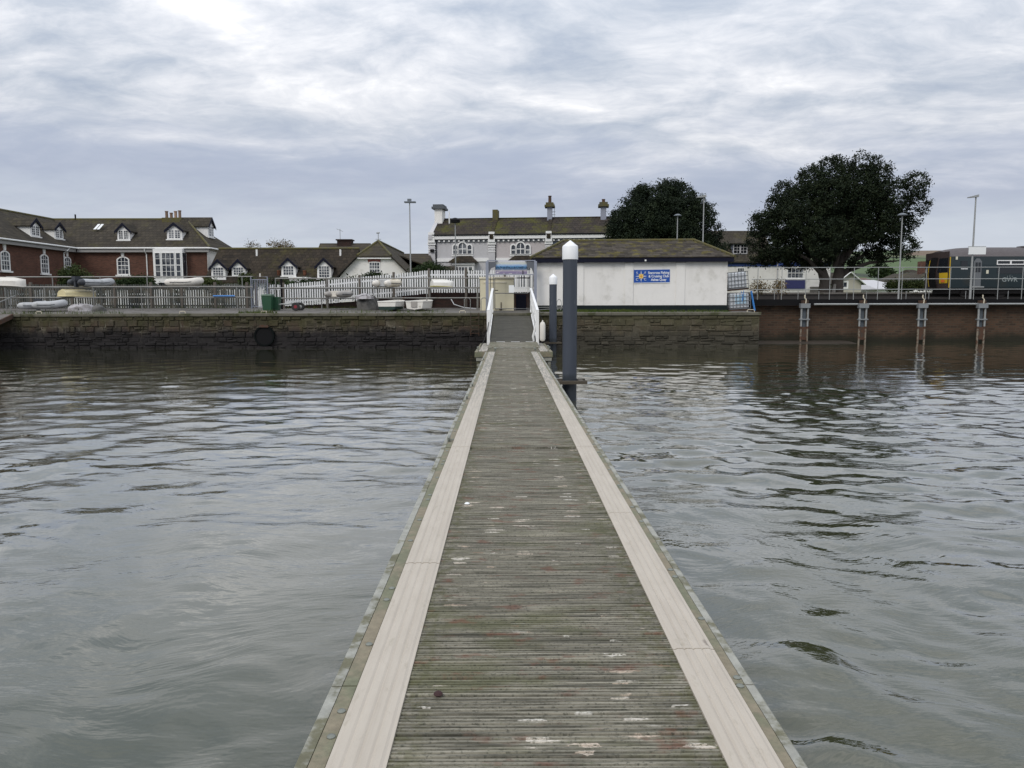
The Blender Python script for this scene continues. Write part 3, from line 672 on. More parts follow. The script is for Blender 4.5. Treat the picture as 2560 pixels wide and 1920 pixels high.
br = random.Random(5)
bm = [board_mesh(PIT - 0.009, -0.43 + lx, 0.765 + lx, br).mesh('board', M_DECK) for _ in range(5)]
y = -0.6; k = 0
breaks = (8.5, 19.75)
while y + PIT < 25.5:
    if any(abs(y + PIT / 2 - b) < PIT * 0.75 for b in breaks):
        b = min(breaks, key=lambda q: abs(q - y))
        y = b + 0.03 if y < b + 0.03 and y > b - PIT else y
    o = link('board', bm[br.randrange(5)], pont, (br.uniform(-0.004, 0.004), y + ly, br.uniform(-0.0015, 0.0015)), (rad(br.uniform(-.35, .35)), rad(br.uniform(-.08, .08)), rad(br.uniform(-.12, .12))))
    if br.random() < 0.5: o.rotation_euler[2] += 0.0
    y += PIT
def strip_mesh(x0, x1, y0, y1, top):
    prof = [(x0, -0.03), (x0, top - 0.005)]; n = 4; wd = x1 - x0
    for k in range(n):
        a = x0 + 0.012 + k * (wd - 0.024) / n; p = (wd - 0.024) / n
        prof += [(a, top - 0.0045), (a + p * 0.2, top), (a + p * 0.75, top), (a + p * 0.98, top - 0.0045)]
    prof += [(x1, top - 0.005), (x1, -0.03)]; m_ = len(prof)
    return MB().add([(x, y0, z) for x, z in prof] + [(x, y1, z) for x, z in prof], [(i, m_ + i, m_ + i + 1, i + 1) for i in range(m_ - 1)] + [tuple(range(m_)), tuple(range(2 * m_ - 1, m_ - 1, -1))])
for x0, x1, cuts in ((-0.635, -0.425, (-1.5, 1.2, 4.62, 7.35, 8.49, 11.3, 14.8, 17.9, 21.0, 23.4, 25.45)), (0.76, 0.95, (-1.5, 0.6, 3.42, 5.75, 8.49, 10.9, 13.7, 16.6, 19.74, 22.5, 25.45))):
    for a, b in zip(cuts, cuts[1:]):
        part('tread_strip', strip_mesh(x0 + lx, x1 + lx, a + 0.004 + ly, b - 0.004 + ly, 0.010 + br.uniform(0, 0.002)), M_STRIP, pont)
for s, xi, xo in ((-1, -0.64, -0.735), (1, 0.955, 1.03)):
    for a, b in ((-1.5, 3.1), (3.11, 8.49), (8.53, 14.6), (14.62, 19.74), (19.78, 25.45)):
        w_ = 0.06 if s < 0 else 0.05
        mb = MB().box(min(xi, xo - s * 0.035) + lx, max(xi, xo - s * 0.035) + lx, a + ly, b + ly, -0.06, -0.002); part('edge_timber', mb, M_EDGE, pont)
        xa, xb = sorted((xo - s * 0.031, xo + s * 0.012))
        pr = [(xa + lx, -0.2), (xb + lx, -0.2), (xb + lx, -0.012), (xb + lx - s * 0 - (0.008 if s > 0 else 0), -0.004), (xa + lx, -0.004)]
        part('fascia', MB().prism(pr, a + ly, b + ly), M_FASCIA, pont)
bolt = MB().lathe([(0.017, 0), (0.017, 0.005), (0.012, 0.009), (0.001, 0.010)], n=12).mesh('bolt_head', M_BOLT, True)
for y in (2.72, 2.9, 3.5, 4.05, 4.22, 5.1, 5.6, 6.2, 6.35, 7.0, 7.6, 7.75, 8.3, 9.0, 9.6, 10.4, 11.3, 12.2):
    link('bolt_head', bolt, pont, (-0.665 + lx + br.uniform(-.01, .01), y + ly, -0.003)); 
    link('bolt_head', bolt, pont, (0.975 + lx + br.uniform(-.006, .006), y + 0.35 + br.uniform(-.1, .1) + ly, -0.003))
for y in (8.9, 12.9, 14.9, 21.8):     # small cleats at the left edge
    part('cleat', MB().bar((-0.69 + lx, y + ly - 0.1, 0.045), (-0.69 + lx, y + ly + 0.1, 0.045), 0.025, 0.025).box(-0.705 + lx, -0.675 + lx, y + ly - 0.03, y + ly + 0.03, -0.002, 0.04), M_BOLT, pont)
for a, b in ((-1.4, 2.2), (2.9, 6.2), (6.9, 8.3), (8.8, 12), (12.8, 16.2), (17, 19.6), (20, 23), (23.4, 25.3)):
    part('float', MB().box(-0.6 + lx, 0.92 + lx, a + ly, b + ly, -0.75, -0.07), M_FLOAT, pont)
part('joint_gap', MB().box(-0.7 + lx, 1.0 + lx, 8.4 + ly, 8.62 + ly, -0.07, -0.045), M_BLACK, pont)
# gull's pebble-like droppings and shells
fl = thing('shell', 'small white crab shell lying on the decking near the left strip', 'shell', (-0.33, 6.05, DZ))
part('shell_body', MB().lathe([(0.018, 0), (0.022, 0.006), (0.012, 0.014), (0.002, 0.016)], n=10), M_SIGNWHITE, fl, True)
rb = thing('seaweed_lump', 'small dark red lump of seaweed on the near decking', 'seaweed', (-0.29, 3.02, DZ))
part('seaweed_body', MB().lathe([(0.014, 0), (0.02, 0.006), (0.014, 0.014), (0.003, 0.018)], n=9), mat('dark_weed', (0.035, 0.012, 0.012), 0.8), rb, True)

# landing stage at the shore end
st = thing('landing_stage', 'square timber landing stage at the foot of the gangway', 'landing stage', (0.2, 28, DZ))
sx0, sx1, sy0, sy1 = -1.30, 1.28, -2.5, 3.0
sm = [board_mesh(PIT - 0.009, sx0 + 0.42, sx1 - 0.42, br, 6).mesh('board', M_DECK) for _ in range(2)]
y = sy0 + 0.06
while y < sy1 - 0.1: link('board', sm[br.randrange(2)], st, (0, y, 0.0)); y += PIT
for a, b in ((sx0 + 0.12, sx0 + 0.40), (sx1 - 0.40, sx1 - 0.12)):
    part('tread_strip', strip_mesh(a, b, sy0 + 0.35, sy0 + 1.7, 0.012), M_STRIP, st); part('tread_strip', strip_mesh(a, b, sy0 + 1.75, sy1 - 0.1, 0.012), M_STRIP, st)
part('front_timber', MB().box(sx0, sx1, sy0 - 0.03, sy0 + 0.05, -0.17, -0.002), M_EDGE, st)
part('front_board', MB().box(sx0 + 0.05, sx1 - 0.03, sy0 + 0.005, sy0 + 0.06, -0.30, -0.175), M_FASCIA, st)
for xx in (sx0, sx1 - 0.1): part('side_timber', MB().box(xx, xx + 0.1, sy0 + 0.052, sy1, -0.2, -0.001), M_EDGE, st)
for xx in (sx0 + 0.06, sx1 - 0.16): part('leg', MB().box(xx, xx + 0.1, sy0 + 0.062, sy0 + 0.16, -0.9, -0.2), M_FASCIA, st)
part('float', MB().box(sx0 + 0.3, sx1 - 0.3, sy0 + 0.6, sy1 - 0.3, -0.8, -0.12), M_FLOAT, st)
for xx, yy in ((sx0 + 0.07, sy0 + 1.1), (sx1 - 0.06, sy0 + 1.0), (sx1 - 0.06, sy0 + 1.9), (-0.62, sy0 + 0.35), (0.72, sy0 + 0.35)):
    part('cleat', MB().lathe([(0.02, 0), (0.02, 0.07), (0.045, 0.08), (0.04, 0.11), (0.005, 0.12)], (xx, yy, 0), 10), M_BOLT, st, True)

# gangway from the stage up to the quay
gw = thing('gangway', 'white-railed gangway with dark decking rising from stage to quay', 'gangway', (0.19, 29, 0.6))
gl, gh = 8.4, 1.04
def gp(x, u, h): return (x, u * gl, u * gh + h)      # along the slope
part('ramp_deck', MB().add([gp(-0.86, 0, 0), gp(0.86, 0, 0), gp(0.86, 1, 0), gp(-0.86, 1, 0), gp(-0.86, 0, -.08), gp(0.86, 0, -.08), gp(0.86, 1, -.08), gp(-0.86, 1, -.08)],
     [(0, 1, 2, 3), (7, 6, 5, 4), (4, 5, 1, 0), (5, 6, 2, 1), (6, 7, 3, 2), (7, 4, 0, 3)]), M_RAMP, gw)
for k in range(60):
    u = 0.004 + k * 0.0166
    part('cross_batten', MB().bar(gp(-0.84, u, 0.006), gp(0.84, u, 0.004), 0.125, 0.012, (0, -gh, gl)), M_RAMP, gw)
part('hinged_flap', MB().add([(-0.86, 0, 0.004), (0.9, 0, 0.004), (0.95, -1.3, -0.13), (-0.92, -1.3, -0.13), (-0.86, 0, -.03), (0.9, 0, -.03), (0.95, -1.3, -.146), (-0.92, -1.3, -.146)],
     [(3, 2, 1, 0), (4, 5, 6, 7), (0, 1, 5, 4), (1, 2, 6, 5), (2, 3, 7, 6), (3, 0, 4, 7)]), M_DECK, gw)
part('flap_edge', MB().box(-0.93, 0.96, -1.36, -1.3, -0.148, -0.118), M_FASCIA, gw)
for k in range(3): part('tread_mark', MB().box(-0.62 + k * 0.55, -0.3 + k * 0.55, -0.03, 0.01, 0.006, 0.016), M_SIGNWHITE, gw)
for s in (-1, 1):
    X = 0.92 * s
    sd = part('handrail', MB().bar(gp(X, -0.004, 1.17), gp(X, 1, 1.1), 0.1, 0.07, (0, -gh, gl)), M_WHITE, gw)
    part('end_post', MB().bar((X, 0.0, -0.1), (X, 0.0, 1.14), 0.11, 0.08, (0, 1, 0)), M_WHITE, gw)
    part('bottom_chord', MB().bar(gp(X, 0, 0.02), gp(X, 1, 0.02), 0.07, 0.14, (0, -gh, gl)), M_WHITE, gw)
    part('mid_rail', MB().bar(gp(X, 0, 0.55), gp(X, 1, 0.55), 0.04, 0.04, (0, -gh, gl)), M_WHITE, gw)
    for k in range(8):
        u = (k + 1) / 8
        part('post', MB().bar(gp(X, u, 0.0), gp(X, u, 1.1), 0.045, 0.045, (0, 1, 0)), M_WHITE, gw)
        part('brace', MB().bar(gp(X, k / 8, 0.04) if k % 2 else gp(X, k / 8, 1.1), gp(X, u, 1.1) if k % 2 else gp(X, u, 0.04), 0.03, 0.03), M_WHITE, gw)
part('rope_coil', MB().path([(0.80, 0.15, -0.05), (0.76, 0.12, 0.2), (0.84, 0.1, 0.5), (0.87, 0.06, 0.62)], [0.03, 0.045, 0.05, 0.03], 8), M_WHITE, gw, True)
part('mooring_rope', MB().path([(-0.9, -0.04, 0.75), (-0.97, -0.1, 0.4), (-1.06, -0.3, 0.1), (-1.2, -0.6, -0.13)], 0.012, 6), M_RUBBER, gw, True)
fd = thing('fender', 'long white fender hanging beside the gangway', 'fender', (1.30, 28.95, 0.62))
part('fender_body', MB().lathe([(0.02, 0), (0.08, 0.03), (0.105, 0.1), (0.105, 0.62), (0.08, 0.7), (0.03, 0.74), (0.02, 0.8)], n=16), M_PVCWHITE, fd, True)
part('lanyard', MB().path([(0, 0, 0.78), (-0.14, 0, 1.1)], 0.01, 6), M_RUBBER, fd)

# piles
def pile(px, Y, r, ptop, pcap, label, zc):
    p = at(px, 800, Y); zt, zb = at(px, ptop, Y).z, at(px, pcap, Y).z
    t = thing('mooring_pile', label, 'pile', (p.x, Y, 0), group=None)
    part('shaft', MB().lathe([(r, -1.5), (r, zb + 0.03)], n=28), M_PILE, t, True)
    rc = r * 1.09; hc = (zt - zb)
    part('cap', MB().lathe([(rc, zb), (rc * 1.005, zb + 0.02), (rc, zb + hc * 0.66), (rc * 0.93, zb + hc * 0.72), (0.01, zt)], n=28), M_CAP, t, True)
    # timber guide collar bolted to the pontoon
    c = part('guide_collar', MB().box(-r - 0.22, r + 0.2, -r - 0.14, -r - 0.03, zc - 0.025, zc + 0.04).box(-r - 0.22, r + 0.2, r + 0.03, r + 0.14, zc - 0.025, zc + 0.04).box(r + 0.03, r + 0.13, -r - 0.03, r + 0.03, zc - 0.025, zc + 0.04), M_COLLAR, t)
pile(1424.5, 16.2, 0.150, 601, 649, 'tall dark blue-grey mooring pile with white conical cap beside the walkway', 0.40)
pile(1382.5, 33.2, 0.160, 685, 711, 'shorter dark blue-grey mooring pile with white cap beside the gangway', 0.35)
# ------------------------------------------------------------------ building helpers
def plate(mb, pts, th=0.1):
    """roof plane with thickness, extruded straight down"""
    n = len(pts); v = [tuple(p) for p in pts] + [(p[0], p[1], p[2] - th) for p in pts]
    return mb.add(v, [tuple(range(n)), tuple(range(2 * n - 1, n - 1, -1))] + [(i, n + i, n + (i + 1) % n, (i + 1) % n) for i in range(n)])
def X(mb, M): return mb.xf(M) if M is not None else mb
def window(parent, cx, z0, wd, h, y, cols=3, rows=4, rise=0.0, M=None, name='window', sill=True, fr=0.09, mw=None, glass=None, key=False, bar=0.028, sash=True, proud=0.05):
    mw = mw or M_WHITE; glass = glass or M_GLASS
    if rise > 0:
        po = arch(cx, z0, wd, h, rise); pi = arch(cx, z0 + fr * .7, wd - 2 * fr, h - fr * 1.6, max(0.02, rise * (wd - 2 * fr) / wd))
    else:
        po = [(cx - wd / 2, z0), (cx + wd / 2, z0), (cx + wd / 2, z0 + h), (cx - wd / 2, z0 + h)]
        pi = [(cx - wd / 2 + fr, z0 + fr), (cx + wd / 2 - fr, z0 + fr), (cx + wd / 2 - fr, z0 + h - fr), (cx - wd / 2 + fr, z0 + h - fr)]
    mb = MB().ring(po, pi, y - proud, y + 0.06)
    iw, ih = wd - 2 * fr, h - 2 * fr
    for k in range(1, cols):
        x = cx - iw / 2 + iw * k / cols; mb.box(x - bar / 2, x + bar / 2, y - 0.035, y - 0.012, z0 + fr * .7, z0 + h - fr * (0.9 if rise == 0 else 1.2) )
    for k in range(1, rows):
        zz_ = z0 + fr + ih * k / rows; b = bar * (1.9 if (sash and k * 2 == rows) else 1)
        mb.box(cx - iw / 2 - 0.01, cx + iw / 2 + 0.01, y - 0.038, y - 0.014, zz_ - b / 2, zz_ + b / 2)
    wn = part(name, X(mb, M), mw, parent)
    part('glass', X(MB().prism(pi, y - 0.010, y - 0.003), M), glass, wn)
    if sill: part('sill', X(MB().box(cx - wd / 2 - 0.1, cx + wd / 2 + 0.1, y - 0.14, y + 0.02, z0 - 0.11, z0 - 0.004), M), mw, wn)
    if key:
        zt = z0 + h; part('keystone', X(MB().prism([(cx - 0.10, zt + 0.02), (cx + 0.10, zt + 0.02), (cx + 0.14, zt + 0.42), (cx - 0.14, zt + 0.42)], y - 0.07, y + 0.02), M), mw, wn)
    return wn
def dormer(parent, cx, y, z0, wd, hw, hg, back, cols=2, rows=4, M=None, barge=None, roofm=None, two=True, wz=0.06, cheek=None):
    barge = barge or M_NAVY; roofm = roofm or M_SLATE
    gab = [(cx - wd / 2, z0), (cx + wd / 2, z0), (cx + wd / 2, z0 + hw), (cx, z0 + hw + hg), (cx - wd / 2, z0 + hw)]
    d = part('dormer', X(MB().prism(gab, y, y + back), M), cheek or M_WHITE, parent)
    o = 0.16; sl = hg / (wd / 2); zt = z0 + hw + hg
    mb = MB()
    for s in (-1, 1):
        e = (cx + s * (wd / 2 + o), zt - sl * (wd / 2 + o))
        pts = [(cx, y - 0.12, zt + 0.06), (e[0], y - 0.12, e[1] + 0.06), (e[0], y + back + 0.1, e[1] + 0.06), (cx, y + back + 0.1, zt + 0.06)]
        if s > 0: pts = pts[::-1]
        plate(mb, pts, 0.07)
    part('dormer_roof', X(mb, M), roofm, d)
    mb = MB()
    for s in (-1, 1):
        e = (cx + s * (wd / 2 + o), zt - sl * (wd / 2 + o))
        mb.prism([(cx, zt - 0.16), (cx, zt + 0.065), (e[0], e[1] + 0.065), (e[0], e[1] - 0.14)][::(1 if s < 0 else -1)], y - 0.16, y - 0.123)
    part('bargeboard', X(mb, M), barge, d)
    iw = wd * 0.80; n = 2 if two else 1
    for k in range(n):
        c = cx if not two else cx + (k - 0.5) * iw / 2 * 1.02
        ww = iw if not two else iw / 2
        fr = 0.05
        po = [(c - ww / 2, z0 + wz), (c + ww / 2, z0 + wz), (c + ww / 2, z0 + hw - 0.02), (c - ww / 2, z0 + hw - 0.02)]
        pi = [(c - ww / 2 + fr, z0 + wz + fr), (c + ww / 2 - fr, z0 + wz + fr), (c + ww / 2 - fr, z0 + hw - 0.02 - fr), (c - ww / 2 + fr, z0 + hw - 0.02 - fr)]
        mb = MB().ring(po, pi, y - 0.035, y + 0.01)
        cc = cols if not two else cols
        for q in range(1, cc): xx = pi[0][0] + (pi[1][0] - pi[0][0]) * q / cc; mb.box(xx - 0.014, xx + 0.014, y - 0.03, y - 0.01, pi[0][1], pi[2][1])
        for q in range(1, rows): zz_ = pi[0][1] + (pi[2][1] - pi[0][1]) * q / rows; mb.box(pi[0][0], pi[1][0], y - 0.032, y - 0.012, zz_ - 0.014, zz_ + 0.014)
        part('window_frame', X(mb, M), M_WHITE, d)
        part('glass', X(MB().prism(pi, y - 0.02, y - 0.004), M), M_GLASS, d)
    part('sill', X(MB().box(cx - wd / 2 - 0.06, cx + wd / 2 + 0.06, y - 0.1, y + 0.01, z0 - 0.05, z0 + 0.03), M), M_WHITE, d)
    return d
def text_part(s, size, mat_, parent, loc, rot=(math.pi / 2, 0, 0), align='CENTER', name='lettering', ext=0.004, bold=0.0, sx=1.0):
    cu = bpy.data.curves.new('lettering_curve', 'FONT'); cu.body = s; cu.size = size; cu.align_x = align; cu.align_y = 'CENTER'; cu.extrude = ext; cu.offset = bold
    tmp = bpy.data.objects.new('tmp_text', cu); COL.objects.link(tmp)
    bpy.context.view_layer.update()
    me = bpy.data.meshes.new_from_object(tmp.evaluated_get(bpy.context.evaluated_depsgraph_get()))
    bpy.data.objects.remove(tmp); me.materials.clear(); me.materials.append(mat_)
    o = link(name, me, parent, loc, rot); o.scale = (sx, 1, 1); return o

# ------------------------------------------------------------------ brick house on the left (main range + wing)
BY = 60.0
cx0 = at(188, 660, BY).x
bh = thing('brick_house', 'long red brick house with white dormers, bay window and four chimney pots', 'house', (cx0, BY, 1.7))
F = Frame((cx0, BY, 1.7))
ze = F(350, 619)[1]; xr = F(518, 650)[0]; zr = F(400, 549, 3.2)[1]; dep = 6.4
MW = Matrix.Rotation(math.pi / 2, 4, 'Z')          # things drawn facing -Y turn to face +X: local (x,y) -> (-y, x)
part('wall', MB().box(-6.6, xr, 0, dep, 0, ze), M_BRICK, bh)
part('side_wall', MB().box(xr, xr + 0.03, 0.02, dep, 0, ze), M_RENDER, bh)
part('wing_wall', MB().box(-6.62, 0, -18, -0.003, 0, ze + 0.004), M_BRICK, bh)
ov = 0.35; rx = F(466, 547, 3.2)[0]
mb = MB(); rxl = -3.3
plate(mb, [(-0.2, -ov, ze), (xr + ov, -ov, ze), (rx, dep / 2, zr), (rxl, dep / 2, zr)], 0.12)
plate(mb, [(xr + ov, -ov, ze), (xr + ov, dep + ov, ze), (rx, dep / 2, zr)], 0.12)
plate(mb, [(xr + ov, dep + ov, ze), (-6.6, dep + ov, ze), (rxl, dep / 2, zr), (rx, dep / 2, zr)], 0.12)
rf = part('roof', mb, M_SLATE, bh)
mb = MB()
plate(mb, [(ov, -18.5, ze + .01), (ov, -ov + 0.1, ze + .01), (rxl, dep / 2, zr + .01), (rxl, -18.5, zr + .01)], 0.12)
plate(mb, [(rxl, -18.5, zr + .012), (rxl, dep / 2, zr + .012), (-6.9, dep / 2, ze + .012), (-6.9, -18.5, ze + .012)], 0.12)
part('wing_roof', mb, M_SLATE_Y, bh)
part('ridge_tiles', MB().path([(rxl, -18.5, zr + 0.03), (rxl, dep / 2, zr + 0.03), (rx, dep / 2, zr + 0.03), (xr + ov, -ov, ze + 0.03)], 0.09, 8), M_MOSS, bh, True)
ft = part('eaves_board', MB().box(0.36, xr + 0.25, -0.30, -0.003, ze - 0.36, ze - 0.13).box(0.004, 0.30, -18, -0.31, ze - 0.36, ze - 0.13), mat('eaves_grey', (0.30, 0.295, 0.29), 0.7), bh)
part('gutter', MB().path([(ov + .05, -18, ze - 0.06), (ov + 0.05, -ov - 0.03, ze - 0.06), (xr + ov + .05, -ov - 0.05, ze - 0.06), (xr + ov + 0.05, dep, ze - 0.06)], 0.06, 8), M_WHITE, bh, True)
for px in (1525 / 4.1475,):
    x = F(px, 650)[0]; part('downpipe', MB().path([(x, -0.36, ze - 0.1), (x, -0.32, ze - 0.3), (x, -0.06, ze - 0.5), (x, -0.06, 0.1)], 0.045, 8), M_WHITE, bh, True)
yb = -1.55; part('downpipe', MB().path([(0.36, yb + .3, ze - 0.1), (0.3, yb, ze - 0.35), (0.06, yb, ze - 0.5), (0.06, yb, 0.1)], 0.045, 8), M_WHITE, bh, True)
def seat(F, px, py, y0, z0, sl):
    """depth at which the sight line through a dormer's foot meets the roof plane"""
    return min((abs(F(px, py, d)[1] - (z0 + sl * (d - y0))), d) for d in np.linspace(-0.5, 2.5, 121))[1]
def fac(px0, px1, py0, py1, F=F, dy=0.0):
    a, b = F(px0, py1, dy), F(px1, py0, dy); return (a[0] + b[0]) / 2, a[1], b[0] - a[0], b[1] - a[1]
c, z0, wd, h = fac(294, 323, 641, 687)
window(bh, c, z0, wd, h, 0, 3, 4, 0.22, key=True)
for pxc, py0, py1 in ((13.5, 626, 677), (112, 635, 684), (169.5, 641, 688)):
    Yw = 33.9 * FPX / (1280 - pxc); p0, p1 = at(pxc, py0, Yw), at(pxc, py1, Yw)
    window(bh, (Yw - BY), p1.z - 1.7, 0.95, p0.z - p1.z, 0, 3, 4, 0.2, M=MW, key=True)
# dormers on the main range
for a, b, ya, yb_, zt in ((294, 323, 559, 601, 0), (418, 454, 558, 599, 0)):
    dy = seat(F, (a + b) / 2, yb_, -ov, ze, (zr - ze) / (dep / 2 + ov)); c, z0, wd, h = fac(a, b, ya, yb_, dy=dy); dormer(bh, c, dy, z0, wd, h * 0.62, h * 0.38, 2.3)
# dormers on the wing, facing the water
for pxc, ya, yb_ in ((94.5, 547, 592), (153.5, 557, 598)):
    best = None
    for d_ in np.linspace(-0.3, 2.2, 101):
        Yw = (33.9 + d_) * FPX / (1280 - pxc); p0, p1 = at(pxc, ya, Yw), at(pxc, yb_, Yw); e_ = abs(p1.z - 1.7 - (ze + (zr - ze) / 3.65 * (d_ + ov)))
        if best is None or e_ < best[0]: best = (e_, d_, Yw, p0.z - p1.z, p1.z - 1.7)
    e_, d_, Yw, h, zf = best
    dormer(bh, Yw - BY, d_, zf, 1.15, h * 0.64, h * 0.36, 2.4, M=MW)
# dormer on the hipped end
Xf = xr + ov - 1.15
dormer(bh, 3.1, -Xf, ze + 1.0, 1.2, 0.95, 0.6, 2.2, M=MW)
# bay window
c, z0, wd, h = fac(385, 455, 624, 697, dy=-0.75)
by = -0.75; bay = part('bay_window', MB().prism([(c - wd / 2, 0), (c + wd / 2, 0), (c + wd / 2, ze - 0.14), (c - wd / 2, ze - 0.14)], by, -0.001), M_WHITE, bh)
for q0, q1, cols in ((0.06, 0.26, 1), (0.29, 0.74, 3), (0.77, 0.95, 1)):
    xx0, xx1 = c - wd / 2 + wd * q0, c - wd / 2 + wd * q1
    mb = MB(); zz0, zz1 = z0 + 0.08, ze - 0.42
    po = [(xx0, zz0), (xx1, zz0), (xx1, zz1), (xx0, zz1)]; f_ = 0.05; pi = [(xx0 + f_, zz0 + f_), (xx1 - f_, zz0 + f_), (xx1 - f_, zz1 - f_), (xx0 + f_, zz1 - f_)]
    mb.ring(po, pi, by - 0.05, by - 0.002)
    for k in range(1, cols): xk = xx0 + (xx1 - xx0) * k / cols; mb.box(xk - .016, xk + .016, by - .04, by - .01, zz0 + f_, zz1 - f_)
    for k in range(1, 4): zk = zz0 + (zz1 - zz0) * k / 4; mb.box(xx0 + f_, xx1 - f_, by - .042, by - .012, zk - (.03 if k == 2 else .014), zk + (.03 if k == 2 else .014))
    part('sash_frame', mb, M_WHITE, bay); part('glass', MB().prism(pi, by - 0.012, by - 0.003), M_GLASS, bay)
for k in range(2):
    xx0 = c - wd / 2 + wd * (0.15 + 0.42 * k); part('glass', MB().box(xx0, xx0 + wd * 0.34, by - 0.012, by - 0.003, z0 - 0.62, z0 - 0.3), M_DARKGLASS, bay)
mb = MB().prism([(-0.72, z0 + 0.12), (-0.1, z0 + 0.12), (-0.1, ze - 0.44), (-0.72, ze - 0.44)], -(c + wd / 2) - 0.012, -(c + wd / 2) - 0.003).xf(MW); part('glass', mb, M_GLASS, bay)
# chimney with four pots
cxp = F(434, 540, 3.2)[0]
ch = part('chimney', MB().box(cxp - 0.8, cxp + 0.75, 2.85, 3.55, zr - 0.8, zr + 0.12), M_MOSS, rf)
for q, hh in ((-0.55, 0.55), (-0.18, 0.42), (0.17, 0.55), (0.5, 0.6)):
    part('chimney_pot', MB().lathe([(0.13, 0), (0.11, 0.1), (0.11, hh - 0.08), (0.14, hh - 0.06), (0.13, hh)], (cxp + q, 3.2, zr + 0.12), 12), mat('clay_pot', (0.24, 0.16, 0.115), 0.85, 0.25, rand=0.3), rf, True)
vx = F(188.5, 545, 3.2)[0]; part('soil_vent', MB().path([(vx, 3.2, zr - 0.2), (vx, 3.2, zr + 0.42)], 0.06, 8), M_BLACK, rf, True)
sx = F(244, 580, 1.7)[0]
for k in range(2): part('skylight', MB().add([(sx + k * .27 - .2, 1.45, ze + 1.52), (sx + k * .27, 1.45, ze + 1.52), (sx + k * .27 + .12, 1.98, ze + 1.98), (sx + k * .27 - .08, 1.98, ze + 1.98)], [(0, 1, 2, 3)]), M_SIGNWHITE, rf)

# ------------------------------------------------------------------ low cottages
CY = 57.0; p = at(520, 690, CY)
co = thing('cottage_row', 'row of low white cottages with dark mossy roof and four white dormers', 'cottages', (p.x, CY, 1.7)); F2 = Frame((p.x, CY, 1.7))
zr2 = F2(700, 622, 3.0)[1]; ze2 = F2(700, 697)[1]; xw = F2(860, 690)[0]
part('wall', MB().box(0, xw, 0.05, 6, 0, ze2 - 0.02), M_WHITE, co)
mb = MB(); plate(mb, [(-0.25, -0.3, ze2 - 0.2), (xw + 0.6, -0.3, ze2 - 0.2), (xw + 0.6, 3, zr2), (-0.25, 3, zr2)], 0.12)
plate(mb, [(xw + 0.6, 6.3, ze2 - 0.2), (-0.25, 6.3, ze2 - 0.2), (-0.25, 3, zr2), (xw + 0.6, 3, zr2)], 0.12)
rf2 = part('roof', mb, M_SLATE_D, co)
part('ridge_tiles', MB().path([(-0.25, 3, zr2 + 0.02), (xw + 0.6, 3, zr2 + 0.02)], 0.085, 8), M_MOSS, co, True)
for a, b, ya, yb_ in ((529, 562, 649.5, 698), (580, 612, 649.5, 691), (704, 738, 646, 691), (793.5, 827, 646, 697)):
    dy = seat(F2, (a + b) / 2, yb_, -0.3, ze2 - 0.2, (zr2 - ze2 + 0.2) / 3.3); c, z0, wd, h = fac(a, b, ya, yb_, F2, dy); hg = 0.5
    dormer(co, c, dy, z0, wd, h - hg, hg, 2.0, cols=4, rows=3 if yb_ < 693 else 4, two=False, roofm=M_SLATE_D)
for px in (645, 853):
    x = F2(px, 630, 2.6)[0]; part('ridge_pin', MB().box(x - 0.06, x + 0.06, 2.25, 2.35, zr2 - 0.62, zr2 - 0.1), M_WHITE, rf2)
for px in (697, 762):
    x = F2(px, 690, 0.4)[0]; part('chimney_pot', MB().lathe([(0.14, 0), (0.12, 0.5), (0.15, 0.55), (0.14, 0.62)], (x, 0.4, ze2 + 0.0), 10), M_TILE, rf2, True)
a = F2(724, 707, -1.2); b = F2(768, 695, -1.2); part('lean_to', MB().box(a[0], b[0], -1.2, 0.03, 0, b[1]), M_GREYRENDER, co)
part('lean_to_cap', MB().box(a[0] - .05, b[0] + .05, -1.27, 0.02, b[1] + .002, b[1] + 0.07), M_WHITE, co)

# brown roof behind with a louvred box and aerial
BY2 = 69.0; a, b = at(806, 622, BY2), at(921, 608, BY2)
br_ = thing('brown_roofed_building', 'brown mossy roof with a square vent box behind the cottages', 'building', (a.x, BY2, 1.7))
wl = b.x - a.x; zt = b.z - 1.7
part('wall', MB().box(0, wl, -2.2, 2.2, 0, zt - 1.6), M_RENDER, br_)
mb = MB(); plate(mb, [(-.2, -2.6, zt - 1.75), (wl + .2, -2.6, zt - 1.75), (wl + .2, 0, zt), (-.2, 0, zt)]); plate(mb, [(wl + .2, 2.6, zt - 1.75), (-.2, 2.6, zt - 1.75), (-.2, 0, zt), (wl + .2, 0, zt)])
r2 = part('roof', mb, M_SLATE_DY, br_)
vx0, vx1 = at(845, 605, BY2).x - a.x, at(880, 605, BY2).x - a.x
part('vent_box', MB().box(vx0, vx1, -0.4, 0.6, zt - 0.3, zt + 0.22).box(vx0 - .1, vx1 + .1, -0.5, 0.7, zt + 0.222, zt + 0.32), M_DARKBRICK, r2)
part('aerial', MB().path([(vx0 + 0.2, 0, zt + 0.3), (vx0 + 0.2, 0, zt + 1.25)], 0.025, 6).path([(vx0 - 0.1, 0, zt + 1.25), (vx0 + 0.45, 0, zt + 1.02)], 0.018, 6), M_GALV, r2)

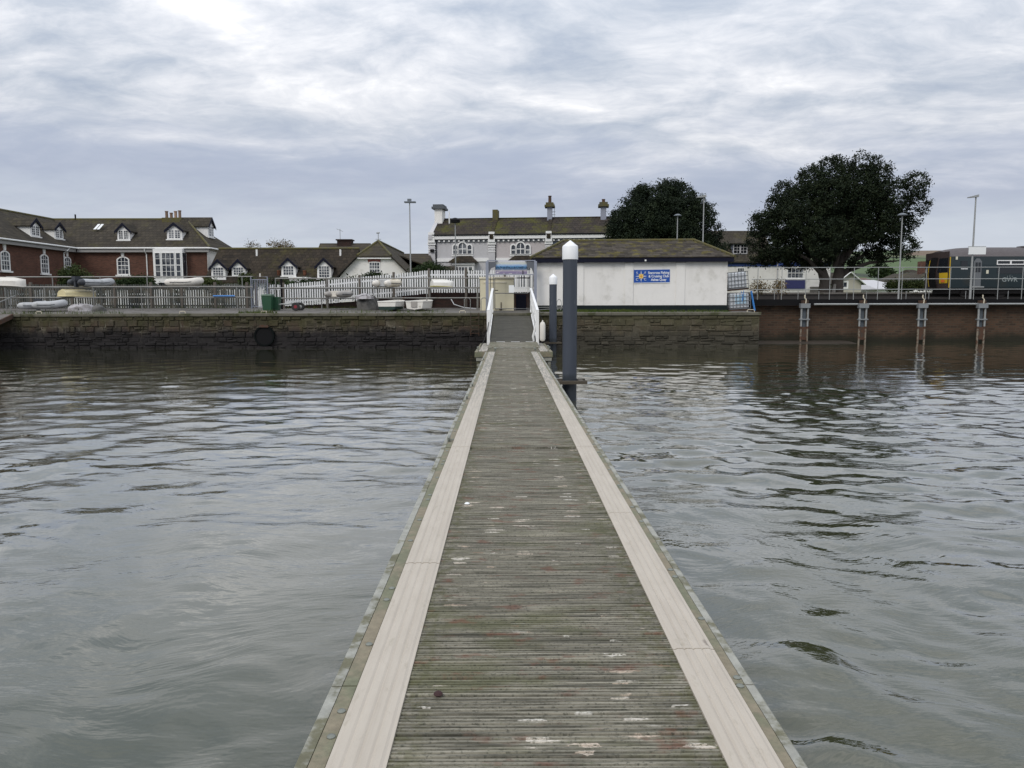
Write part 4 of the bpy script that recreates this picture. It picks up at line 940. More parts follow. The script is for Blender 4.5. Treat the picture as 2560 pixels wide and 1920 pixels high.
# ------------------------------------------------------------------ white gabled cottage
GY = 54.0; gx = at(935, 650, GY).x
gc = thing('gabled_cottage', 'white gable-ended cottage with half-hipped brown roof and red brick window arch', 'cottage', (gx, GY, 1.7)); F3 = Frame((gx, GY, 1.7))
L1, L2 = F3(843.5, 688), F3(894, 640); R1, R2 = F3(1025, 680), F3(979, 639); ap = F3(940, 603, 1.6)
zh = (L2[1] + R2[1]) / 2; xl, xrr = L2[0], R2[0]; sl = 0.98; zlow = 1.6
xe0, xe1 = xl - (zh - zlow) / sl, xrr + (zh - zlow) / sl
part('gable_wall', MB().prism([(xe0 + .25, 0), (xe1 - .25, 0), (xe1 - .25, zlow), (xrr, zh - .05), (xl, zh - .05), (xe0 + .25, zlow)], 0, 14.5), M_RENDER, gc)
mb = MB(); apx = (xl + xrr) / 2; za = ap[1]; yb = 15
plate(mb, [(xl, -0.25, zh), (xrr, -0.25, zh), (apx, 1.6, za)], 0.12)
r3 = part('hip_roof', mb, M_SLATE_DY, gc)
mb = MB(); plate(mb, [(xrr, -0.25, zh), (xe1 + .2, -0.25, zlow - .2), (xe1 + .2, yb, zlow - .2), (apx, yb, za), (apx, 1.6, za)], 0.12)
plate(mb, [(xe0 - .2, -0.25, zlow - .2), (xl, -0.25, zh), (apx, 1.6, za), (apx, yb, za), (xe0 - .2, yb, zlow - .2)], 0.12)
rf3 = part('roof', mb, M_SLATE_DY, gc)
part('ridge_tiles', MB().path([(xl, -0.25, zh + .02), (apx, 1.6, za + .03), (apx, yb, za + .03)], 0.08, 8).path([(xrr, -0.25, zh + .02), (apx, 1.6, za + .03)], 0.08, 8), M_MOSS, gc, True)
part('bargeboard', MB().bar((xl, -0.28, zh - .1), (xe0 - .2, -0.28, zlow - .3), 0.04, 0.16, (0, 1, 0)).bar((xrr, -0.28, zh - .1), (xe1 + .2, -0.28, zlow - .3), 0.04, 0.16, (0, 1, 0)), M_BLACK, gc)
part('eaves_board', MB().box(xl, xrr, -0.22, -0.002, zh - 0.22, zh - 0.12), M_WHITE, gc)
a, b = F3(923, 690), F3(950, 655); window(gc, (a[0] + b[0]) / 2, a[1], b[0] - a[0], b[1] - a[1], 0, 4, 4, 0.0, fr=0.05)
a2, b2 = F3(919.5, 655), F3(952, 646); cxw = (a2[0] + b2[0]) / 2; ww = b2[0] - a2[0]
po = [(cxw + ww / 2 * t_, b2[1] - 0.07 * abs(t_) ** 2) for t_ in np.linspace(-1, 1, 9)]; pi = [(cxw + ww / 2 * 0.93 * t_, a2[1] + .05 - 0.07 * t_ ** 2) for t_ in np.linspace(-1, 1, 9)]
part('brick_arch', MB().ring(po, pi, -0.05, 0.02, closed=False), mat('red_arch', (0.20, 0.06, 0.045), 0.85, 0.3, 8), gc)
part('side_wing', MB().box(xe1 + 0.2, xe1 + 1.9, 7.5, 11, 0, zlow + 0.9), M_RENDER, gc)
mb = MB(); plate(mb, [(apx + 0.4, 7.2, za - 0.5), (xe1 + 2.1, 7.2, zlow + 0.75), (xe1 + 2.1, 11.3, zlow + 0.75), (apx + 0.4, 11.3, za - 0.5)]); part('side_wing_roof', mb, M_SLATE_DY, rf3)
for k, yy in enumerate((7.9, 9.7)): dormer(gc, yy + 0.4, -(xe1 + 1.7), zlow + 0.35, 1.1, 0.75, 0.55, 2.0, cols=2, rows=3, M=MW, two=False)
for px in (943,): part('aerial', MB().path([(apx, 1.7, za), (apx, 1.7, za + 0.62)], 0.025, 6).path([(apx - .2, 1.7, za + .15), (apx + .2, 1.7, za + .15)], 0.02, 6).path([(apx - 0.12, 1.7, za + 0.58), (apx + .1, 1.7, za + .6)], 0.05, 6), M_GALV, rf3)
# small tiled house between the cottage and the terrace
TY = 64.0; a, b = at(1004, 665, TY), at(1078, 629, TY)
th_ = thing('tiled_house', 'small house with brown tiled roof between gabled cottage and terrace', 'house', (a.x, TY, 1.7)); wl = b.x - a.x; zt = b.z - 1.7; ze_ = a.z - 1.7
part('wall', MB().prism([(0, 0), (wl, 0), (wl, ze_), (0, ze_)], 0.1, 5), M_GREYRENDER, th_)
mb = MB(); plate(mb, [(-.4, -.2, ze_ - .1), (wl + .15, -.2, ze_ - .1), (wl - 0.35, 2.5, zt), (-.4, 2.5, zt)]); plate(mb, [(wl + .15, 5.2, ze_ - .1), (-.4, 5.2, ze_ - .1), (-.4, 2.5, zt), (wl - .35, 2.5, zt)]); plate(mb, [(wl + .15, -.2, ze_ - .1), (wl + .15, 5.2, ze_ - .1), (wl - .35, 2.5, zt)])
part('roof', mb, M_SLATE_DY, th_)

# ------------------------------------------------------------------ Victorian terrace
TA, TB = at(1077, 640, 66.3), at(1510, 640, 64.8)
trz = math.atan2(TB.y - TA.y, TB.x - TA.x)
te = thing('terrace', 'Victorian terrace of grey, pink and blue rendered houses with arched windows', 'terrace', (TA.x, TA.y, 1.7), trz); F4 = Frame((TA.x, TA.y, 1.7), trz)
W4 = (TB - TA).length + 1.5
ze4 = F4(1250, 589)[1]; zr4 = F4(1250, 546.5, 3.2)[1]; zs = F4(1150, 650)[1]
b1, b2_ = F4(1230, 620)[0], F4(1372, 620)[0]
for x0, x1, m_, n_ in ((0, b1, M_GREYRENDER, 'grey_front'), (b1, b2_, M_PINKRENDER, 'pink_front'), (b2_, W4, M_BLUERENDER, 'blue_front')):
    part(n_, MB().box(x0 + (.002 if x0 else 0), x1, 0, 7, 0, ze4), m_, te)
mb = MB(); plate(mb, [(0.1, -0.3, ze4 + .12), (W4, -0.3, ze4 + .12), (W4, 3.2, zr4), (0.1, 3.2, zr4)]); plate(mb, [(W4, 7.2, ze4), (0.1, 7.2, ze4), (0.1, 3.2, zr4), (W4, 3.2, zr4)])
rf4 = part('roof', mb, M_SLATE_T, te)
part('ridge_tiles', MB().path([(0.1, 3.2, zr4 + .02), (W4, 3.2, zr4 + .02)], 0.06, 8), M_SLATE_T, te, True)
part('cornice', MB().box(-0.1, W4, -0.3, -0.003, ze4 - 0.28, ze4 + 0.008), M_WHITE, te)
part('soffit_band', MB().box(0.05, W4, -0.08, -0.003, ze4 - 0.52, ze4 - 0.283), mat('band_grey', (0.16, 0.17, 0.19), 0.7), te)
part('gutter', MB().path([(0, -0.34, ze4 + 0.06), (W4, -0.34, ze4 + 0.06)], 0.06, 8), M_BLACK, te, True)
den_m = MB().box(-0.07, 0.07, -0.2, -0.082, -0.07, 0.06).mesh('dentil', M_WHITE)
xk = 0.35
while xk < W4 - 2: link('dentil', den_m, te, (xk, 0, ze4 - 0.42)); xk += 0.42
for x0, x1 in ((0.05, b2_ - 0.2),): part('string_course', MB().box(x0, x1, -0.09, -0.003, zs - 0.14, zs + 0.14), M_WHITE, te)
for xb, first in ((0.12, 1), (b1, 0), (b2_, 0)):
    pl = part('pilaster', MB().box(xb - 0.28, xb + 0.28, -0.16, -0.004, 0, ze4 - 0.75), M_GREYRENDER, te)
    part('capital', MB().box(xb - 0.34, xb + 0.34, -0.24, -0.004, ze4 - 0.75, ze4 - 0.55).box(xb - 0.28, xb + 0.28, -0.34, -0.004, ze4 - 0.548, ze4 - 0.1).box(xb - .24, xb + .24, -0.38, -0.006, ze4 - .098, ze4 + .3), M_WHITE, pl)
    for q in (0.95, 1.15, 1.35): part('band', MB().box(xb - 0.31, xb + 0.31, -0.19, -0.004, ze4 - q, ze4 - q + 0.06), M_WHITE, pl)
for px in (1091, 1239): x = F4(px, 640)[0]; part('downpipe', MB().path([(x, -0.1, ze4 - 0.1), (x, -0.1, 0.2)], 0.045, 8), M_BLACK, te, True)
# party walls, chimneys
for xb in (0.05, b1, b2_):
    part('party_wall', MB().prismx([(-0.4, ze4 + 0.1), (3.2, zr4 + .12), (3.2, zr4 - .3), (-0.4, ze4 - .3)], xb - 0.16, xb + 0.16), M_GREYRENDER if xb < 1 else M_SLATE_D, rf4)
def stack(pxl, pxr, ptop, wm, y, d, capm, pot=None, flare=True):
    a = F4(pxl, ptop, y); b = F4(pxr, ptop, y); z1 = a[1]; xm = (a[0] + b[0]) / 2; hw = (b[0] - a[0]) / 2
    c = part('chimney', MB().box(xm - hw, xm + hw, y, y + d, zr4 - 1.2, z1), wm, rf4)
    if flare:
        part('chimney_cap', MB().box(xm - hw - .22, xm + hw + .22, y - .22, y + d + .22, z1 - 0.32, z1 - .14).box(xm - hw - .12, xm + hw + .12, y - .12, y + d + .12, z1 - .138, z1 + .06), capm, rf4)
    if pot: part('chimney_pot', MB().lathe([(0.17, 0), (0.14, 0.1), (0.13, pot - .08), (0.16, pot - .06), (0.15, pot)], (xm, y + d / 2, z1 + .06), 10), M_RUST, rf4, True)
stack(1086, 1105, 513, M_RENDER, 2.2, 1.5, mat('cap_grey', (0.09, 0.10, 0.11), 0.8))
stack(1231, 1244, 524, M_MOSS, 2.6, 1.2, M_MOSS, flare=False)
stack(1368, 1380, 508, M_GREYPAINT, 2.6, 0.9, M_MOSS, pot=0.62)
stack(1502, 1516, 507, M_GREYPAINT, 2.6, 0.9, M_MOSS, pot=0.3)
for px in (1127,): x = F4(px, 540, 3)[0]; part('flue', MB().path([(x, 2.2, zr4 - .6), (x, 2.2, zr4 + .55)], 0.05, 8), M_WHITE, rf4, True)
x = F4(1386, 520, 3)[0]; part('aerial', MB().path([(x, 3, zr4), (x, 3, zr4 + 1.2)], 0.02, 6).path([(x - .25, 3, zr4 + .5), (x + .1, 3, zr4 + .5)], 0.02, 6).path([(x - .2, 3, zr4 + .25), (x + .1, 3, zr4 + .25)], 0.02, 6), M_GALV, rf4)
def triple(pxc, wpx):
    """three arched sashes under hood moulds"""
    sc_ = wpx / 55.5; c, zb = F4(pxc, 636); zb2 = zb
    u = F4(pxc + 10, 640)[0] - F4(pxc, 640)[0]; u /= 10
    hz = F4(pxc, 604)[1] - zb
    wn = part('arched_window', MB().box(c - 27 * u, c + 27 * u, -0.08, -0.003, zb - 0.16, zb - 0.02), M_WHITE, te)
    for dx, w_, hh in ((-18, 10.5, 0.80), (0, 20, 1.0), (18, 10.5, 0.80)):
        cx_ = c + dx * u; wd_ = w_ * u; h_ = hz * hh * 0.93
        po = arch(cx_, zb, wd_ + 5 * u, h_ + 2.6 * u, (wd_ + 5 * u) / 2, 14); pi = arch(cx_, zb + .04, wd_ - 1.0 * u, h_ - 0.06, (wd_ - 1 * u) / 2, 14)
        part('surround', MB().ring(po, pi, -0.14, -0.004), M_WHITE, wn)
        mb = MB().box(cx_ - wd_ / 2, cx_ + wd_ / 2, -0.075, -0.045, zb + h_ * 0.42, zb + h_ * 0.42 + .07)
        if w_ > 15: mb.box(cx_ - .03, cx_ + .03, -0.07, -0.05, zb, zb + h_ - .1)
        part('sash_bar', mb, M_WHITE, wn); part('glass', MB().prism(pi, -0.05, -0.01), M_GLASS, wn)
    return wn
triple(1156.5, 55); triple(1301.5, 55); 
a = F4(1442, 612); part('arch_hood', MB().ring(arch(a[0], a[1], 1.3, 0.95, 0.62), arch(a[0], a[1], 0.95, 0.75, 0.45), -0.12, -0.004), M_GREYRENDER, te)
part('glass', MB().prism(arch(a[0], a[1] + 0.02, 0.94, 0.72, 0.45), -0.05, -0.005), M_GLASS, te)
def baybox(pxa, pxb, ptop, pbot):
    a, b = F4(pxa, pbot, -0.8), F4(pxb, ptop, -0.8)
    by_ = part('bay_window', MB().box(a[0], b[0], -0.8, -0.004, 0, b[1] - .12), M_WHITE, te)
    mb = MB(); zt_ = b[1]; plate(mb, [(a[0] - .3, -1.1, zt_ - .12), (b[0] + .3, -1.1, zt_ - .12), (b[0] - .3, -.1, zt_ + .42), (a[0] + .3, -.1, zt_ + .42)], 0.07)
    plate(mb, [(b[0] + .3, -1.1, zt_ - .12), (b[0] + .3, -.1, zt_ - .12), (b[0] - .3, -.1, zt_ + .42)], 0.05); plate(mb, [(a[0] - .3, -.1, zt_ - .12), (a[0] - .3, -1.1, zt_ - .12), (a[0] + .3, -.1, zt_ + .42)], 0.05)
    part('bay_roof', mb, M_SLATE_D, by_)
    ww = b[0] - a[0]
    for q0, q1, cols in ((0.08, 0.24, 1), (0.30, 0.70, 3), (0.77, 0.92, 1)):
        x0, x1 = a[0] + ww * q0, a[0] + ww * q1; z0_, z1_ = zt_ - 2.2, zt_ - .55
        part('glass', MB().box(x0, x1, -0.812, -0.802, z0_, z1_), M_GLASS, by_)
        mb = MB()
        for k in range(1, cols): xx = x0 + (x1 - x0) * k / cols; mb.box(xx - .02, xx + .02, -0.84, -0.813, z0_, z1_)
        mb.box(x0, x1, -0.845, -0.814, (z0_ + z1_) / 2 + .18, (z0_ + z1_) / 2 + .26); part('sash_bar', mb, M_WHITE, by_)
    part('cornice', MB().box(a[0] - .1, b[0] + .1, -0.95, -0.81, zt_ - .36, zt_ - .2), M_WHITE, by_)
baybox(1131, 1184, 651, 690); baybox(1276, 1330, 650, 690)
a = F4(1083, 628); part('wall_lamp', MB().box(a[0] - .2, a[0] + .12, -0.3, -0.165, a[1] - .1, a[1] + .15), M_BLACK, te)

# ------------------------------------------------------------------ white club hut on the quay
HA, HB = at(1341, 700, 38.55), at(1818.5, 700, 37.95); hrz = math.atan2(HB.y - HA.y, HB.x - HA.x); HW = (HB - HA).length
hut = thing('club_hut', 'long white rendered club hut with hipped mossy slate roof and dark plinth', 'hut', (HA.x, HA.y, 1.6), hrz); F5 = Frame((HA.x, HA.y, 1.6), hrz)
he = F5(1580, 653)[1]; hp = F5(1650, 763)[1]; hd = 5.0
part('wall', MB().box(0, HW, 0, hd, hp, he + 0.02), M_RENDER, hut)
part('plinth', MB().box(-0.03, HW + 0.03, -0.03, hd + .03, 0.0, hp - 0.002), M_DARKGREEN, hut)
for pa, pb in ((1431, 1459), (1562, 1583), (1690, 1712)):
    x0, x1 = F5(pa, 700)[0], F5(pb, 700)[0]; zt = F5(1570, 657.5)[1]
    pl = part('pilaster', MB().box(x0, x1, -0.05, -0.002, hp + 0.002, zt), M_RENDER, hut)
    part('hood', MB().box(x0 - .03, x1 + .03, -0.10, -0.002, zt + 0.002, zt + 0.04), mat('hood_grey', (0.34, 0.33, 0.31), 0.8), pl)
part('fascia_board', MB().box(-0.24, HW + 0.24, -0.25, -0.21, he - 0.06, he + 0.17).box(HW + .2, HW + .24, -0.209, hd, he - .06, he + .17).box(-.24, -.2, -0.209, hd, he - .06, he + .17), M_NAVY, hut)
part('soffit', MB().box(-0.2, HW + 0.2, -0.208, hd + .2, he + 0.022, he + 0.06), M_NAVY, hut)
rzd = 2.5; zrd = F5(1570, 602.5, rzd)[1]; hl, hr = F5(1408, 603, rzd)[0], F5(1735, 599, rzd)[0]
e0 = he + 0.17; xl_, xr_ = -0.27, HW + 0.27
mb = MB(); pA, pB, pC, pD = (xl_, -0.28, e0), (xr_, -0.28, e0), (xr_, hd + .28, e0), (xl_, hd + .28, e0); rA, rB = (hl, rzd, zrd), (hr, rzd, zrd)
mb.add([pA, pB, pC, pD, rA, rB, *(tuple((q[0], q[1], q[2] - .02)) for q in (pA, pB, pC, pD))], [(0, 1, 5, 4), (1, 2, 5), (2, 3, 4, 5), (3, 0, 4), (9, 8, 7, 6), (0, 6, 7, 1), (1, 7, 8, 2), (2, 8, 9, 3), (3, 9, 6, 0)])
rf5 = part('roof', mb, M_HUTSLATE, hut)
slope = math.atan2(zrd - e0, rzd + .28); sl_len = math.hypot(zrd - e0, rzd + .28); rows_ = 10; rl = sl_len / rows_
slates = [MB().add([(-0.17, 0, 0.012), (0.17, 0, 0.012 + .003), (0.17, rl * 1.25, 0.004), (-0.17, rl * 1.25, 0.004), (-0.17, 0, 0), (0.17, 0, 0)], [(0, 1, 2, 3), (4, 5, 1, 0)]).mesh('slate', M_HUTSLATE),
          MB().add([(-0.17, .012, 0.015), (0.17, -.01, 0.014), (0.17, rl * 1.25, 0.004), (-0.17, rl * 1.25, 0.004), (-0.17, 0.012, 0), (0.17, -.01, 0)], [(0, 1, 2, 3), (4, 5, 1, 0)]).mesh('slate', M_HUTSLATE)]
sr = random.Random(2)
for i in range(rows_):
    v0 = i / rows_; vt = min(1, (i + 1.25) / rows_)
    a = xl_ + (hl - xl_) * v0 + 0.12 + (hl - xl_) / rows_ * .6; b = xr_ + (hr - xr_) * v0 - 0.12 + (hr - xr_) / rows_ * .6
    n_ = max(1, int((b - a) / 0.35)); st_ = (b - a) / n_
    for k in range(n_):
        xk = a + st_ * (k + 0.5)
        o = link('slate', slates[sr.randrange(2)], rf5, (xk, -0.28 + v0 * (rzd + .28) - .012, e0 + v0 * (zrd - e0) + .006 + sr.uniform(0, .006)), (slope + sr.uniform(-.004, .004), sr.uniform(-.006, .006), 0)); o.scale = (st_ / 0.34 * 0.985, 1 if i < rows_ - 1 else 0.78, 1)
part('ridge_tiles', MB().path([(xl_, -.28, e0 + .03), (hl, rzd, zrd + .03), (hr, rzd, zrd + .03), (xr_, -.28, e0 + .03)], 0.075, 8).path([(hl, rzd, zrd + .03), (xl_, hd + .28, e0 + .03)], 0.075, 8).path([(hr, rzd, zrd + .03), (xr_, hd + .28, e0 + .03)], 0.075, 8), M_MOSS, rf5, True)
part('bulkhead_light', MB().box(F5(1611.5, 700)[0] - .04, F5(1611.5, 700)[0] + .04, -0.3, -0.255, he - .02, he + .06), M_WHITE, hut)
# sign on the hut
s0, s1 = F5(1584.5, 706.5), F5(1674.5, 674); SW, SH = s1[0] - s0[0], s1[1] - s0[1]
sgw = hut.matrix_world if False else Matrix.Translation(Vector((HA.x, HA.y, 1.6))) @ Matrix.Rotation(hrz, 4, 'Z')
so = sgw @ Vector(((s0[0] + s1[0]) / 2, -0.005, (s0[1] + s1[1]) / 2))
sg = thing('club_sign', 'blue rectangular club sign with compass star and white lettering on hut', 'sign', so, hrz)
sg.rotation_euler[1] = rad(-0.6)
part('board', MB().box(-SW / 2, SW / 2, -0.03, 0.0, -SH / 2, SH / 2), M_SIGNBLUE, sg)
part('trim', MB().box(-SW / 2, SW / 2, -0.028, -0.001, -SH / 2 - .03, -SH / 2 - .002), M_SIGNWHITE, sg)
scx, scz = -SW * 0.30, 0.0
def star(r1, r2, n, off, y, m_, nm):
    pts = []
    for k in range(2 * n):
        a_ = off + math.pi * k / n; r_ = r1 if k % 2 == 0 else r2; pts.append((scx + r_ * math.cos(a_), scz + r_ * math.sin(a_)))
    mb = MB(); c_ = len(pts); mb.add([(x, y, z) for x, z in pts] + [(scx, y, scz)], [(i, (i + 1) % c_, c_) for i in range(c_)]); part(nm, mb, m_, sg)
star(SH * 0.47, SH * 0.075, 4, math.pi / 2, -0.034, M_SIGNWHITE, 'compass_point')
star(SH * 0.27, SH * 0.13, 4, math.pi / 4, -0.0365, M_SIGNYELLOW, 'compass_point')
star(SH * 0.22, SH * 0.10, 4, math.pi / 2, -0.039, M_SIGNYELLOW, 'compass_point')
star(SH * 0.14, SH * 0.04, 4, math.pi / 2, -0.0415, M_SIGNRED, 'compass_point')
for ch_, qx, qz in (('S', -.32, .25), ('F', .32, .25), ('C', -.32, -.25), ('C', .32, -.25)):
    text_part(ch_, SH * 0.27, M_SIGNWHITE, sg, (scx + SH * qx, -0.033, scz + SH * qz))
for s_, q in (('Starcross Fishing', .25), ('& Cruising Club', -.02), ('Ashes Quay', -.29)):
    text_part(s_, SH * 0.27, M_SIGNWHITE, sg, (SW * 0.19, -0.033, SH * q), bold=0.004, sx=0.90)

# ------------------------------------------------------------------ pub behind the oaks, bungalow, far houses
PA = at(1812, 700, 70.0)
pu = thing('white_inn', 'white inn with blue bands, mansard roof and hipped dormer behind the oak', 'inn', (PA.x, 70.0, 1.7)); F6 = Frame((PA.x, 70.0, 1.7))
xe = F6(2075, 700)[0]; zw = F6(1860, 655)[1]; zr6 = F6(1840, 577, 3.5)[1]
part('wall', MB().box(-8, xe, 0, 8, 0, zw), M_RENDER, pu)
part('blue_band', MB().box(-8, xe, -0.06, -0.002, F6(1860, 666)[1], F6(1860, 655.5)[1]), mat('inn_blue', (0.02, 0.05, 0.19), 0.6, 0.15), pu)
mb = MB(); plate(mb, [(-8.3, -.25, zw + .02), (xe - 5, -.25, zw + .02), (xe - 5, 3.5, zr6), (-8.3, 3.5, zr6)]); plate(mb, [(xe - 5, 8.3, zw), (-8.3, 8.3, zw), (-8.3, 3.5, zr6), (xe - 5, 3.5, zr6)]); part('roof', mb, M_SLATE, pu)
a, b = F6(1833, 637, .6), F6(1868, 608, .6); wz_ = b[0] - a[0]
d = part('dormer', MB().box(a[0], b[0], .6, 3.5, a[1], b[1]), M_GREYPAINT, pu)
mb = MB(); xm = (a[0] + b[0]) / 2; plate(mb, [(a[0] - .3, .3, b[1]), (b[0] + .3, .3, b[1]), (xm + .3, 1.4, b[1] + .5), (xm - .3, 1.4, b[1] + .5)], .06); plate(mb, [(b[0] + .3, .3, b[1]), (b[0] + .3, 3.5, b[1]), (xm + .3, 1.4, b[1] + .5)], .06); plate(mb, [(a[0] - .3, 3.5, b[1]), (a[0] - .3, .3, b[1]), (xm - .3, 1.4, b[1] + .5)], .06)
part('dormer_roof', mb, M_SLATE, d)
for q in (.27, .73):
    cw = a[0] + wz_ * q; mb = MB().ring([(cw - .35, a[1] + .08), (cw + .35, a[1] + .08), (cw + .35, b[1] - .06), (cw - .35, b[1] - .06)], [(cw - .29, a[1] + .14), (cw + .29, a[1] + .14), (cw + .29, b[1] - .12), (cw - .29, b[1] - .12)], .55, .598)
    mb.box(cw - .015, cw + .015, .56, .58, a[1] + .14, b[1] - .12)
    for k in (1, 2): zk = a[1] + .14 + (b[1] - a[1] - .26) * k / 3; mb.box(cw - .29, cw + .29, .558, .582, zk - .015, zk + .015)
    part('window_frame', mb, M_GREYRENDER, d); part('glass', MB().box(cw - .3, cw + .3, .585, .596, a[1] + .12, b[1] - .1), M_DARKGLASS, d)
a, b = F6(1966, 697), F6(2010, 668); c_ = (a[0] + b[0]) / 2; window(pu, c_, a[1], b[0] - a[0], b[1] - a[1], 0, 4, 2, fr=.1)
a, b = F6(1962, 722), F6(2012, 698.5); part('blue_panel', MB().box(a[0], b[0], -.12, -.004, a[1], b[1]), mat('inn_panel', (0.035, 0.04, 0.14), .7, .3, 3), pu)
a, b = F6(1842, 674), F6(1862, 667); window(pu, (a[0] + b[0]) / 2, a[1] - 1.0, b[0] - a[0], 1.2, 0, 4, 2)
for px in (1942,): x = F6(px, 700)[0]; part('downpipe', MB().path([(x, -.08, 0), (x, -.08, zw)], .05, 8), M_GREYRENDER, pu, True)
part('stone_base', MB().box(F6(2024, 720)[0], xe, -.5, -.1, 0, F6(2040, 717)[1]), M_CONC, pu)

def simple_house(name, label, pl, pr, peave, papex, Y, depth, wallm, roofm, base=1.7, gable=True, white_barge=True):
    A, B = at(pl, peave, Y), at(pr, peave, Y); zt = at((pl + pr) / 2, papex, Y).z - base; wz = A.z - base; wl = B.x - A.x
    t = thing(name, label, 'house', (A.x, Y, base))
    if gable:
        part('wall', MB().prism([(0.1, 0), (wl - .1, 0), (wl - .1, wz), (wl / 2, zt - .1), (.1, wz)], 0, depth), wallm, t)
        mb = MB(); plate(mb, [(wl / 2, -.3, zt), (-.2, -.3, wz - .15), (-.2, depth, wz - .15), (wl / 2, depth, zt)]); plate(mb, [(wl + .2, -.3, wz - .15), (wl / 2, -.3, zt), (wl / 2, depth, zt), (wl + .2, depth, wz - .15)])
        part('roof', mb, roofm, t)
        if white_barge: part('bargeboard', MB().bar((wl / 2, -.34, zt - .1), (wl + .2, -.34, wz - .25), .05, .3, (0, 1, 0)).bar((wl / 2, -.34, zt - .1), (-.2, -.34, wz - .25), .05, .3, (0, 1, 0)), M_WHITE, t)
    else:
        part('wall', MB().box(0, wl, 0, depth, 0, wz), wallm, t)
        mb = MB(); plate(mb, [(-.3, -.3, wz), (wl + .3, -.3, wz), (wl - .6, depth / 2, zt), (.6, depth / 2, zt)]); plate(mb, [(wl + .3, depth + .3, wz), (-.3, depth + .3, wz), (.6, depth / 2, zt), (wl - .6, depth / 2, zt)]); plate(mb, [(wl + .3, -.3, wz), (wl + .3, depth + .3, wz), (wl - .6, depth / 2, zt)]); plate(mb, [(-.3, depth + .3, wz), (-.3, -.3, wz), (.6, depth / 2, zt)])
        part('roof', mb, roofm, t)
    return t, wl, wz, zt
bg_, wl, wz, zt = simple_house('bungalow', 'cream bungalow gable with white bargeboards and white window behind railing', 2088, 2156, 706, 678, 78, 9, M_BEIGE, M_SLATE)
Fb = Frame(bg_.location, 0)
a, b = Fb(2104, 722), Fb(2121, 702); window(bg_, (a[0] + b[0]) / 2, a[1], b[0] - a[0], b[1] - a[1], 0, 1, 1, fr=.16, sill=False)
simple_house('orange_roofed_house', 'house with orange clay tiled roof beyond the bungalow', 2150, 2215, 716, 692, 100, 9, M_CREAM, M_TILE, gable=False)
wp, wl, wz, zt = simple_house('long_white_shed', 'long white building with low-pitched pale roof beside the train', 2195, 2275, 722, 695, 82, 14, M_RENDER, M_GREYRENDER, gable=False)
wp2, wl, wz, zt = simple_house('white_gabled_hall', 'white gabled hall with black verge and red chimney beyond the train front', 2225, 2460, 722, 676, 86, 10, M_RENDER, M_SLATE, gable=True, white_barge=False)
part('chimney', MB().box(wl * 0.42, wl * 0.42 + .9, 2, 2.8, zt - 1.6, zt + 1.1), M_BRICK, wp2)
simple_house('barn', 'distant farm building on the hillside field', 2275, 2300, 680, 673, 330, 9, M_GREYRENDER, M_SLATE_D, base=9.0, gable=False)
def gzq(Y): return 1.6 + max(0, Y - 36.55) * 0.0361       # height of the quay paving
def raw_mesh(name, v, q, mat_):
    me = bpy.data.meshes.new(name); v = np.asarray(v, dtype=np.float32); q = np.asarray(q, dtype=np.int32); k = q.shape[1]
    me.vertices.add(len(v)); me.vertices.foreach_set('co', v.ravel()); me.loops.add(q.size); me.loops.foreach_set('vertex_index', q.ravel())
    me.polygons.add(len(q)); me.polygons.foreach_set('loop_start', np.arange(0, q.size, k, dtype=np.int32)); me.polygons.foreach_set('loop_total', np.full(len(q), k, dtype=np.int32))
    me.materials.append(mat_); me.update(calc_edges=True); return me
def leaf_cloud(blobs, nsub, nleaf, subr, size, seed, flat=1.0, inner=0.45):
    """leaf quads in twig clusters spread through a set of balls"""
    r = np.random.default_rng(seed); C = np.array([b[0] for b in blobs]); R = np.array([b[1] for b in blobs])
    wgt = R ** 2; idx = r.choice(len(R), nsub, p=wgt / wgt.sum())
    d = r.normal(size=(nsub, 3)); d /= np.linalg.norm(d, axis=1, keepdims=True); d[:, 2] *= flat
    rr_ = R[idx] * (inner + (0.98 - inner) * r.uniform(0, 1, nsub) ** 0.45)
    sub = C[idx] + d * rr_[:, None]
    n = nsub * nleaf
    p = np.repeat(sub, nleaf, 0) + r.normal(size=(n, 3)) * subr * np.repeat(r.uniform(0.6, 1.3, nsub), nleaf)[:, None] * np.array([1, 1, .75])
    nr = np.repeat(d, nleaf, 0) * 0.5 + r.normal(size=(n, 3)) * 0.8 + np.array([0, 0, .35]); nr /= np.linalg.norm(nr, axis=1, keepdims=True)
    a = np.cross(nr, r.normal(size=(n, 3))); a /= np.linalg.norm(a, axis=1, keepdims=True); b = np.cross(nr, a)
    s = (size * r.uniform(0.6, 1.35, n))[:, None]
    v = np.stack([p - a * s * .5, p + b * s * .28, p + a * s * .5, p - b * s * .28], 1).reshape(-1, 3)
    return v, np.arange(n * 4).reshape(-1, 4)
def foliage(name, blobs, nsub, nleaf, subr, size, mat_, parent, seed, org=(0, 0, 0), **kw):
    v, q = leaf_cloud(blobs, nsub, nleaf, subr, size, seed, **kw); return link(name, raw_mesh(name, v - np.array(org), q, mat_), parent)

